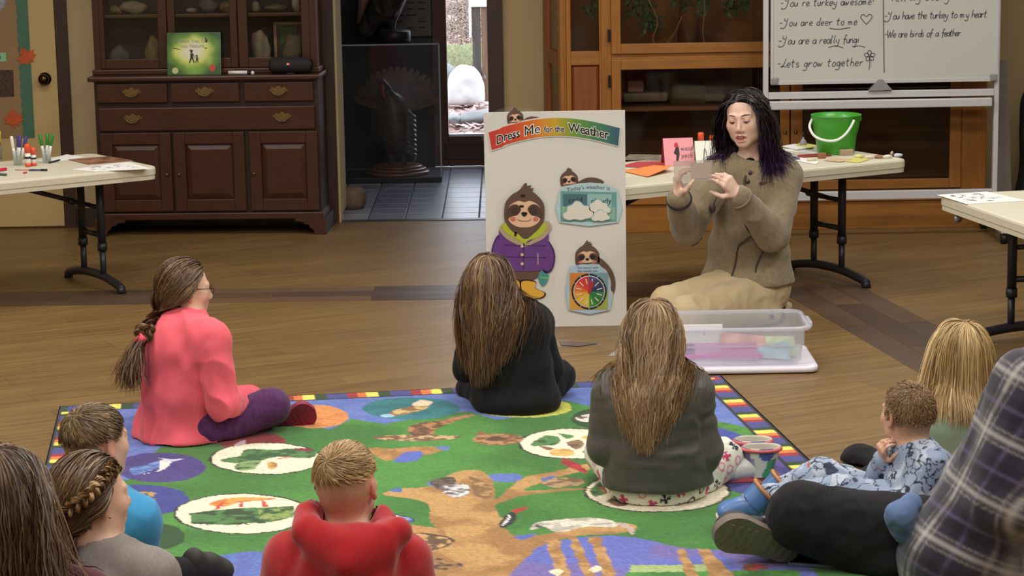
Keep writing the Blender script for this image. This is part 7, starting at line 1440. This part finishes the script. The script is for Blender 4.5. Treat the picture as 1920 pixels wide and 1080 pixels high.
# ---------------------------------------------------------------- blonde girl in the pale green shirt (right)
Yn = 6.95
J = dict(pel=PX(1800, 925, Yn), waist=PX(1800, 870, Yn), chest=PX(1795, 800, Yn), neck=PX(1795, 735, Yn+.03), shR=PX(1866, 775, Yn+.05), shL=PX(1735, 772, Yn+.02), elR=PX(1885, 870, Yn+.1), wrR=PX(1840, 880, Yn+.3), elL=PX(1715, 850, Yn+.1), wrL=PX(1700, 880, Yn+.3),
         hiR=PX(1840, 930, Yn+.02), knR=PX(1850, 880, Yn+.36), anR=PX(1720, 905, Yn+.44), toR=PX(1660, 905, Yn+.45), hiL=PX(1760, 930, Yn+.02), knL=PX(1612, 870, Yn+.24), anL=PX(1750, 908, Yn+.40), toL=PX(1800, 905, Yn+.5))
p8 = Person('girl with straight blonde hair in a pale green shirt at the right', J, math.radians(18), Head(PX(1800, 660, Yn+.06), .86, math.radians(26), .02), .125, .09, .040, .058)
p8.body(haircol=(150, 120, 76)); p8.top('shirt', fabric('sage_jersey', (140, 158, 136), noise=.06), g=.012, hem=.012, amp=.004, scale=12, seed=19); p8.pants('leggings', M_bk, g=.008)
long_hair(p8, 5000, .28, [(128, 98, 58), (168, 136, 88), (200, 170, 118), (226, 202, 156)], wave=.0015, wl=.12, seed=51, part=.012, T=14, spread=.12)

# ---------------------------------------------------------------- adult in the plaid flannel (head beyond the frame)
Yf = 6.05
J = dict(pel=PX(1840, 1020, Yf+.05), waist=PX(1885, 930, Yf+.0), chest=PX(1960, 800, Yf-.02), neck=PX(2012, 655, Yf+.0), shL=PX(1935, 728, Yf-.14), shR=PX(2060, 690, Yf+.18), elL=PX(1880, 940, Yf-.22), wrL=PX(1850, 1090, Yf-.10), elR=PX(2000, 860, Yf+.36), wrR=PX(1850, 900, Yf+.42),
         hiL=PX(1790, 1020, Yf-.02), knL=PX(1503, 968, Yf+.02), anL=PX(1640, 1050, Yf-.04), toL=PX(1700, 1060, Yf-.1), hiR=PX(1810, 1010, Yf+.18), knR=PX(1650, 930, Yf+.45), anR=PX(1510, 1015, Yf+.16), toR=PX(1400, 1000, Yf+.1))
p9 = Person('adult in a purple and white plaid flannel shirt and black leggings seated at right edge', J, math.radians(62), Head(PX(2042, 540, Yf+.02), 1.0, math.radians(66), .12), .185, .135, .058, .098)
p9.body(haircol=(60, 44, 34), vox=.010)
def plaid(V):
    l = (V-p9.J['chest'])@p9.Rt; u = (np.arctan2(l[:, 0], -l[:, 1]*1.0)*.2+l[:, 0]*.3)*1.0; v = l[:, 2]+.1*l[:, 0]; u = l[:, 1]*.75+l[:, 0]*.45
    def bands(t, per): f = (t/per) % 1; return f
    C = np.broadcast_to(lin((50, 46, 62)), V.shape).copy()
    for t, per in ((u, .15), (v, .16)):
        f = (t/per) % 1; a = (np.clip((.42-f)/.05, 0, 1)*.5)[:, None]; C = C*(1-a)+lin((30, 26, 38))*a; a = (np.exp(-((f-.72)/.045)**2)*.6+np.exp(-((f-.60)/.02)**2)*.3+np.exp(-((f-.84)/.02)**2)*.3)[:, None]; C = C*(1-a)+lin((196, 188, 184))*a; a = (np.exp(-((f-.2)/.03)**2)*.35)[:, None]; C = C*(1-a)+lin((120, 106, 150))*a
    return C
p9.top('flannel_shirt', fabric('plaid_flannel', None, attr='Col', noise=.10, nscale=50, sheen=.3), g=.030, hem=.03, amp=.010, scale=6.5, seed=23, vox=.0075, puff=1.35, cols=plaid, st=(1, 1, .45), extra=lambda S: S.ell(PX(1800, 1040, Yf-.06), (.20, .17, .12), p9.Rp, .08).cap(PX(1905, 775, Yf-.05), PX(1790, 1040, Yf-.16), .09, .11, .06), neck=.07)
p9.pants('leggings', M_bk, g=.006, amp=.003, vox=.009)
M_dsh = mat('dark_sneaker', rgb(44, 42, 44), .6); M_sole = mat('grey_rubber_sole', rgb(112, 102, 92), .7, bump=.2)
shoe(p9.root, PX(1492, 1030, Yf+.04), PX(1345, 990, Yf-.04), nz(V3(.05, .85, .22)), .115, M_dsh, M_sole, 'sneaker', th=.026, h=.08)
tl_ = Solid().path([PX(1706, 945, Yf-.10), PX(1686, 968, Yf-.13), PX(1694, 1004, Yf-.12)], [.030, .036, .026], .02); V, F = tl_.mesh(.006); np_mesh('denim_hem', folds(V, F, .004, 20), F, fabric('blue_denim', (88, 110, 150)), p9.root)

# ---------------------------------------------------------------- toddler in printed pyjamas on the adult's lap
Yt = 6.35
J = dict(pel=PX(1720, 945, Yt+.02), waist=PX(1722, 915, Yt), chest=PX(1725, 885, Yt), neck=PX(1712, 838, Yt), shL=PX(1752, 878, Yt-.09), shR=PX(1690, 868, Yt+.10), elL=PX(1700, 948, Yt-.12), wrL=PX(1618, 925, Yt-.05), elR=PX(1640, 915, Yt+.10), wrR=PX(1657, 862, Yt+.02),
         hiL=PX(1690, 950, Yt-.04), knL=PX(1580, 928, Yt-.02), anL=PX(1440, 932, Yt+.06), toL=PX(1400, 935, Yt+.05), hiR=PX(1690, 945, Yt+.08), knR=PX(1540, 896, Yt+.16), anR=PX(1464, 918, Yt+.20), toR=PX(1440, 930, Yt+.22))
p10 = Person('toddler boy in grey printed pyjamas and blue rubber boots holding a hand to his mouth', J, math.radians(58), Head(PX(1700, 778, Yt+.02), .80, math.radians(30), .03), .095, .075, .034, .048, 'light')
fR = nz(PX(1655, 835, Yt-.02)-PX(1657, 862, Yt+.02)); fL = nz(PX(1585, 912, Yt)-PX(1618, 925, Yt-.05))
p10.body(haircol=(120, 92, 58), vox=.004, stubble=((-.07, .02), (140, 110, 74)), hands={'R': dict(fwd=nz(fR+V3(-.1, .0, .0)), palm=nz(V3(.9, .3, .1)), side=nz(V3(-.2, -.9, .2)), sc=.66, bends=((.6, .9, .6), (.7, 1., .6), (.8, 1., .6), (.9, 1., .6)), thumb=(.4, .3)), 'L': dict(fwd=fL, palm=nz(V3(0, .3, -1)), side=nz(V3(.1, .9, .1)), sc=.66, bends=((.6, .8, .5),)*4)})
def pj(V):
    n = np.abs(fbm(V*26+3, 2)); n2 = np.abs(fbm(V*26+30, 2)); C = np.broadcast_to(lin((146, 160, 184)), V.shape).copy(); C[vnoise(V*30+7) > .25] = lin((176, 186, 202)); C[(n < .055) | (n2 < .045)] = lin((46, 50, 66)); b = vnoise(V*22+50) > .62; C[b] = lin((60, 64, 84)); r = vnoise(V*34+90) > .80; C[r] = lin((186, 84, 84)); return C
p10.top('pyjama_top', fabric('pyjama_print', None, attr='Col', noise=.06), g=.010, hem=.008, amp=.004, scale=16, vox=.0042, cols=pj, seed=27, neck=.055, zmin=.03); p10.pants('pyjama_bottoms', fabric('pyjama_print', None, attr='Col'), g=.012, amp=.004, vox=.0042, cols=pj, zmin=.03)
cl_ = p10.J['neck']; nk = MB().tube([cl_+p10.Rp@V3(.050*math.cos(a), .008+.046*math.sin(a), .006-.012*math.sin(a)) for a in np.arange(20)*2*PI/20], .006, 8, closed=True); reparent_world(nk.build('green_collar', fabric('green_rib', (110, 150, 116))), p10.root)
short_hair(p10, 6000, [(110, 82, 51), (124, 95, 60), (138, 107, 70), (152, 121, 82)], .018, (.0, -.075, .095), -.01, .05, 35, rad=.0007, swirl=.3, sidelen=.4, front=.095)
M_bb = mat('blue_rubber_boot', rgb(84, 122, 178), .35, noise=.1); M_br = mat('tan_boot_rim', rgb(176, 120, 72), .5); M_bs = mat('white_boot_sole', rgb(214, 206, 200), .6)
for an, toe, nm in ((PX(1424, 944, Yt+.03), PX(1345, 962, Yt+.06), 'rubber_boot'), (PX(1456, 926, Yt+.20), PX(1388, 942, Yt+.24), 'rubber_boot')):
    sh_ = shoe(p10.root, an+V3(.02, 0, -.035), toe+V3(0, 0, -.01), nz(V3(-.25, -.15, 1)), .078, M_bb, M_bs, nm, h=.07, th=.014)
    a0 = an+V3(-.02, 0, .0); a1 = an+V3(.018, .0, .034)
    st_ = MB().tube([a0, (a0+a1)/2, a1], [.040, .042, .045], 18, caps=False); sub(st_.build('boot_shaft', M_bb), sh_); dr = nz(a1-a0); uu_ = nz(np.cross(dr, [0, 1, 0])); ww = np.cross(dr, uu_); rm = MB().tube([a1+.045*(math.cos(t)*uu_+math.sin(t)*ww) for t in np.arange(20)*2*PI/20], .006, 8, closed=True); sub(rm.build('boot_rim', M_br), sh_)

# ---------------------------------------------------------------- kneeling presenter
YP = 9.58
J = dict(pel=PX(1400, 535, YP+.02), waist=PX(1404, 470, YP+.02), chest=PX(1412, 370, YP+.02), neck=PX(1412, 296, YP+.02), shL=PX(1468, 330, YP+.03), shR=PX(1346, 334, YP-.02), elL=PX(1448, 440, YP-.17), wrL=PX(1382, 364, YP-.32), elR=PX(1286, 428, YP-.16), wrR=PX(1272, 368, YP-.34),
         hiL=PX(1432, 552, YP-.02), knL=PX(1288, 592, YP-.40), anL=PX(1440, 590, YP-.10), toL=PX(1475, 588, YP+.06), hiR=PX(1370, 545, YP-.04), knR=PX(1254, 572, YP-.22), anR=PX(1380, 582, YP+.16), toR=PX(1410, 580, YP+.3))
for k in ('knL', 'knR', 'anL', 'anR', 'toL', 'toR'): J[k][2] = max(J[k][2], .065 if k[:2] == 'kn' else .045)
hw = Head(PX(1397, 221, YP-.05), 1.0, math.radians(180-22), -.10, .07); hw.fem = True
p0 = Person('kneeling woman in an olive fleece jacket and tan trousers holding up a clear card', J, math.radians(180-26), hw, .170, .118, .049, .072, 'pale')
CY = YP-.40                                  # the card she holds
fl_ = nz(PX(1345, 318, CY+.02)-J['wrL']); fr_d = nz(PX(1268, 318, CY+.03)-J['wrR'])
p0.body(vox=.0043, mouth=.0065, haircol=(36, 28, 32), relax=1, hands={
    'L': dict(fwd=fl_, palm=nz(V3(-.75, .25, .35)), side=nz(V3(-.45, -.75, .55)), sc=.98, bends=((.45, .55, .35), (.55, .65, .4), (.65, .75, .45), (.75, .85, .5)), thumb=(.55, .2)),
    'R': dict(fwd=fr_d, palm=nz(V3(.85, .15, .15)), side=nz(V3(.35, -.85, .3)), sc=.98, bends=((.5, .75, .45), (.6, .85, .5), (.7, .9, .5), (.8, .95, .5)), thumb=(.5, .2))})
OL = (134, 120, 96)
def jcol(V):
    C = np.broadcast_to(lin(OL), V.shape)*(1+.16*fbm(V*120, 2)[:, None]+.08*fbm(V*14, 2)[:, None]); return np.clip(C, 0, .9)
def jx(S):
    S.ell(PX(1408, 520, YP+.01), (.168, .128, .10), p0.Rp, .06); n = J['neck']
    S.path([n+V3(math.cos(a)*.072, -.005+.062*math.sin(a), .005+.018*math.sin(a)) for a in np.linspace(-PI*.22, PI*1.22, 13)], [.020]*13, .02)
S_box = None
p0.top('jacket', mat('olive_sweater_fleece', rgb(*OL), .9, attr='Col', bump=.35, bscale=260, sheen=.25, spec=.2), g=.018, hem=.006, amp=.0055, scale=9, seed=31, vox=.0062, puff=1.22, cols=jcol, neck=.056, zmin=.165, extra=jx, sleeve=.93, neckpt=J['neck']+V3(0, -.02, -.01))
p0.pants('trousers', fabric('tan_canvas', (186, 166, 130), noise=.08, nscale=20, bump=.15), g=.014, amp=.0032, scale=13, vox=.007, zmin=.012, seed=33)
# jacket details projected onto the cloth: front placket, pocket zip, hem and cuff bands
def on(S, P, off=.002):
    P = np.array(P, float)
    for _ in range(6): D = S.dist(P); P = P-S.grad(P)*(D-off)[:, None]
    return P
def strip(path, S, r, name, m, off=.0015, seg=6, n=8):
    P = on(S, np.array(spline(path, n, False)), off); return reparent_world(MB().tube(P, r, seg).build(name, m), p0.root)
M_pl = mat('dark_placket', rgb(70, 60, 48), .8)
Jf = lambda pts, Y=YP-.18: [tuple(PX(x, y, Y)) for x, y in pts]
strip(Jf([(1400, 322), (1382, 372), (1372, 440), (1362, 500), (1350, 545)]), p0.topS, .0042, 'front_placket', M_pl, .006)
strip(Jf([(1418, 455), (1420, 480), (1416, 508)]), p0.topS, .0035, 'pocket_zip', M_pl, .005)
strip(Jf([(1322, 450), (1318, 480), (1312, 505)]), p0.topS, .0035, 'pocket_zip', M_pl, .005)
for q in ((1408, 316), (1401, 338)):
    b = on(p0.topS, [PX(*q, YP-.16)], .004)[0]; reparent_world(MB().lathe([(0, .004), (.008, .003), (.009, 0), (.009, -.004)], b, 12, M=Matrix.Rotation(PI/2, 3, 'X')).build('snap_button', mat('dark_snap', rgb(60, 50, 42), .4)), p0.root)
lb_ = on(p0.topS, [PX(1432, 338, YP-.18)], .003)[0]; reparent_world(MB().box(lb_, (.032, .006, .010), .2).build('chest_label', mat('brown_label', rgb(88, 66, 52), .7)), p0.root)
# dark shirt in the jacket's opening
Sx = Solid().path([J['neck']+V3(.02, -.025, -.008), J['neck']+V3(-.015, -.045, -.016), J['neck']+V3(-.03, -.045, -.04)], [.034, .032, .026], .02); V, F = Sx.mesh(.005); np_mesh('dark_shirt', V, F, fabric('black_cotton', None), p0.root)
for q, c in (('R', (30, 28, 34)), ('L', (120, 108, 86))):
    a, b = J['el'+q], J['wr'+q]; d = nz(b-a); ctr = a+(b-a)*.90; u = nz(np.cross(d, [0, 1, .2])); w = np.cross(d, u); reparent_world(MB().tube([ctr+.048*(math.cos(t)*u+math.sin(t)*w) for t in np.arange(20)*2*PI/20], .006, 8, closed=True).build('cuff', mat('cuff_'+q, rgb(*c), .85)), p0.root)
# standing collar, open at the front
cb = []; nk_ = J['neck']
for a in np.linspace(math.radians(-62), math.radians(242), 40):
    fl = max(0, -math.sin(a)); c_, s_ = math.cos(a), math.sin(a)
    for r_, z_ in ((.080+.012*fl, -.030-.02*fl), (.078+.020*fl, .012), (.074+.034*fl, .046-.012*fl), (.069+.034*fl, .045-.012*fl), (.072+.014*fl, .0), (.073, -.03)): cb.append(nk_+p0.Rp@V3(c_*r_*1.02, -s_*r_*.80*-1+.0, z_))
nr2 = 6; Fc = np.array([(i*nr2+k, i*nr2+(k+1) % nr2, (i+1)*nr2+(k+1) % nr2, (i+1)*nr2+k) for i in range(39) for k in range(nr2)])
np_mesh('collar', np.array(cb), Fc, mat('olive_collar', rgb(132, 118, 94), .9, bump=.3, bscale=260, noise=.15, nscale=40), p0.root)
# lanyard with a dark charm
reparent_world(MB().tube(on(p0.topS, np.array(spline(Jf([(1382, 345), (1362, 362), (1350, 378), (1346, 392)]), 5, False)), .006), .0022, 6).build('lanyard', mat('dark_cord', rgb(52, 42, 32), .8)), p0.root)
ch = on(p0.topS, [PX(1346, 388, YP-.2)], .014)[0]; reparent_world(MB().lathe([(0, -.026), (.012, -.018), (.014, 0), (.008, .016), (0, .02)], ch, 14).build('charm', mat('dark_charm', rgb(58, 46, 36), .6)), p0.root)
# face: eyes, lids, brows, teeth
e = hw; M_eye = mat('eye_white', rgb(226, 220, 214), .2); M_iris = mat('eye_dark', rgb(50, 34, 26), .2)
for q in (-1, 1):
    c = e.w(q*.030, .0765, .004); eb_ = Solid().ell(c, (.0128, .0128, .0118)); V, F = eb_.mesh(.0025); o = np_mesh('eye', V, F, M_eye, p0.root); 
    ir = Solid().ell(e.w(q*.029, .0845, -.001), (.0062, .0062, .0062)); V, F = ir.mesh(.0012); sub(np_mesh('iris', V, F, M_iris), o)
    lid = Solid().ell(e.w(q*.030, .0765, .0060), (.0146, .0146, .0138)).plane(e.w(q*.03, .0765, .0008), e.R@V3(0, -.35, -1), .002); V, F = lid.mesh(.0014); np_mesh('eyelid', V, F, mat('lid_skin', rgb(214, 166, 146), .5), p0.root)
    reparent_world(MB().tube([e.w(q*(.017), .0885, .0015), e.w(q*.030, .0925, -.0008), e.w(q*.044, .0855, .0015)], [.0008, .0016, .001], 6).build('eyelashes', mat('lash_black', rgb(24, 18, 18), .6)), p0.root)
    reparent_world(MB().tube([e.w(q*.013, .0945, .0265), e.w(q*.028, .0925, .0305), e.w(q*.044, .0820, .0285), e.w(q*.052, .0735, .0245)], [.0012, .0021, .0017, .0007], 6).build('eyebrow', mat('brow_dark', rgb(70, 50, 44), .7)), p0.root)
reparent_world(MB().tube([e.w(-.0085, .0885, -.0648), e.w(0, .0905, -.0655), e.w(.0085, .0885, -.0648)], .0022, 8).build('teeth', mat('teeth', rgb(224, 216, 204), .3)), p0.root)
reparent_world(MB().tube([e.w(-.012, .083, -.068), e.w(0, .086, -.069), e.w(.012, .083, -.068)], .0045, 8).build('mouth_inside', mat('mouth_dark', rgb(84, 34, 34), .6)), p0.root)
# dark wavy hair, half pinned up, violet ends
DK = [(22, 16, 20), (34, 25, 28), (48, 36, 38), (58, 44, 52)]
long_hair(p0, 5200, .37, DK, bib=True, col=(*PX(1412, 300, YP+.05)[:2], .5), wave=.007, wl=.08, seed=61, part=.012, T=19, spread=.3, sweep=.6, mg=(.003, .020), tip=(62, 34, 76), front=.080, nape=-.06)
bn_ = Solid().ell(e.w(-.035, -.10, .03), np.array((.034, .030, .032))).ell(e.w(-.062, -.075, .045), np.array((.024, .03, .022)), k=.02); V, F = bn_.mesh(.005); np_mesh('pinned_twist', folds(V, F, .005, 60), F, mat('dark_twist', rgb(34, 26, 28), .45, noise=.4, nscale=60, stretch=(1, 1, 4)), p0.root)
# shoe heel behind her
shoe(p0.root, PX(1462, 588, YP-.02), PX(1425, 592, YP-.16), V3(.2, .2, 1), .09, M_dsh, M_dsh, 'shoe', h=.07)
# the clear card
cc_ = [PX(1262, 302, CY), PX(1336, 300, CY+.0), PX(1334, 339, CY+.0), PX(1265, 341, CY+.0)]
cd_ = MB().add([tuple(p) for p in cc_]+[tuple(p+np.array([0, .0012, 0])) for p in cc_], [(0, 1, 2, 3), (4, 5, 6, 7), (0, 1, 5, 4), (1, 2, 6, 5), (2, 3, 7, 6), (3, 0, 4, 7)]).build('laminated_card', clear_mat('card_film', tint=(.97, .97, .96, 1), milky=.35, refl=1.0, rough=.10, milkcol=(.62, .58, .54, 1))); tag(cd_, 'clear laminated card held up in both hands of the kneeling woman', 'card')
ci = [PX(1294, 306, CY-.001), PX(1333, 305, CY-.001), PX(1331, 334, CY-.001), PX(1296, 335, CY-.001)]; sub(MB().add([tuple(p) for p in ci]+[tuple(p-np.array([0, .0008, 0])) for p in ci], [(0, 1, 2, 3), (4, 5, 6, 7), (0, 1, 5, 4), (1, 2, 6, 5), (2, 3, 7, 6), (3, 0, 4, 7)]).build('card_insert', mat('beige_insert', rgb(176, 158, 142), .5)), cd_)

# ---------------------------------------------------------------- patterned boots standing on the rug, phone
def wellie(px, py_top, py_bot, Y, lab_, flip=1):
    t = PX(px, py_top, Y); b = PX(px, py_bot, Y); h = t[2]-b[2]; root = empty('rain_boot', (t[0], Y, .011), 0, lab_, 'boot', 'patterned rain boots'); zt_ = t[2]; rx, ry = .062, .046
    na, nr_ = 48, 26; V = []
    def ring_(z, g): f = np.clip((z-.05)/(zt_-.05), 0, 1); return [(t[0]+(.046+.014*f-g)*math.cos(a)-.006*(1-f), Y+(.042+.003*f-g)*math.sin(a), z) for a in np.arange(na)*2*PI/na]
    for z in np.linspace(.026, zt_, nr_): V += ring_(z, 0)
    for z in np.linspace(zt_, .05, 10): V += ring_(z, .005)
    V = np.array(V); Fq = np.array([(i*na+k, i*na+(k+1) % na, (i+1)*na+(k+1) % na, (i+1)*na+k) for i in range(nr_+9) for k in range(na)]); ninn = nr_*na
    x, y, z = (V-[t[0], Y, 0]).T; C = np.broadcast_to(lin((206, 206, 202)), V.shape).copy(); n = fbm(V*9+px, 2)
    C[x < -.038] = lin((112, 96, 138)); C[(x > -.006) & (n*.5+x*9+(.13-z)*1.5 > .0) & (z < zt_-.035)] = lin((64, 150, 108)); C[(np.hypot(x-.012, (z-zt_+.012)) < .027)] = lin((66, 78, 150)); C[(np.abs(x+.031) < .005) & (z < zt_-.03)] = lin((150, 140, 168)); C[ninn:] = lin((196, 190, 176))
    S = Solid().cap((t[0]-.01, Y, .052), (t[0]-.085*flip, Y-.01, .046), .038, .034, .03).ell((t[0]-.10*flip, Y-.012, .046), (.038, .036, .033), k=.02); VF, FF = S.mesh(.0055); reparent_world(np_mesh('boot_foot', VF, FF, mat('pale_rubber', rgb(214, 214, 212), .35)), root)
    o = np_mesh('boot_shell', V, Fq, mat('boot_print', rgb(200, 200, 200), .35, attr='Col', coat=.25), root, True, C)
    rm = MB().tube([(t[0]+.0605*math.cos(a), Y+.0455*math.sin(a), zt_-.008) for a in np.arange(26)*2*PI/26], .0055, 8, closed=True).build('coral_rim', mat('coral_rim', rgb(206, 96, 100), .4)); reparent_world(rm, root)
    so = MB().prism([(t[0]+.044*math.cos(a) if math.cos(a) > 0 else t[0]-.1*flip+.040*math.cos(a), Y+.036*math.sin(a)) for a in np.arange(24)*2*PI/24], lambda a, b, k: (a, b, k), .0115, .024).build('boot_sole', mat('coral_rim', None)); reparent_world(so, root)
wellie(1428, 836, 925, 6.98, 'white and green patterned rain boot standing nearer on the rug'); wellie(1412, 822, 915, 7.12, 'violet and white patterned rain boot standing behind the nearer one')
q = [Zp(*p)[:2] for p in ((1474, 1046), (1600, 1056), (1606, 1076), (1478, 1068))]; ph_ = MB().prism([tuple(p) for p in q], lambda a, b, t: (a, b, t), .0115, .020).build('phone', mat('grey_blue_case', rgb(96, 106, 124), .5)); tag(ph_, 'dark phone in a grey blue case lying on the rug below the sneaker', 'phone')
q2 = [np.mean(q, 0)+(p-np.mean(q, 0))*.95 for p in q]; sub(MB().prism([tuple(p) for p in q2], lambda a, b, t: (a, b, t), .020, .0206).build('screen', mat('phone_screen', rgb(18, 18, 22), .12)), ph_)
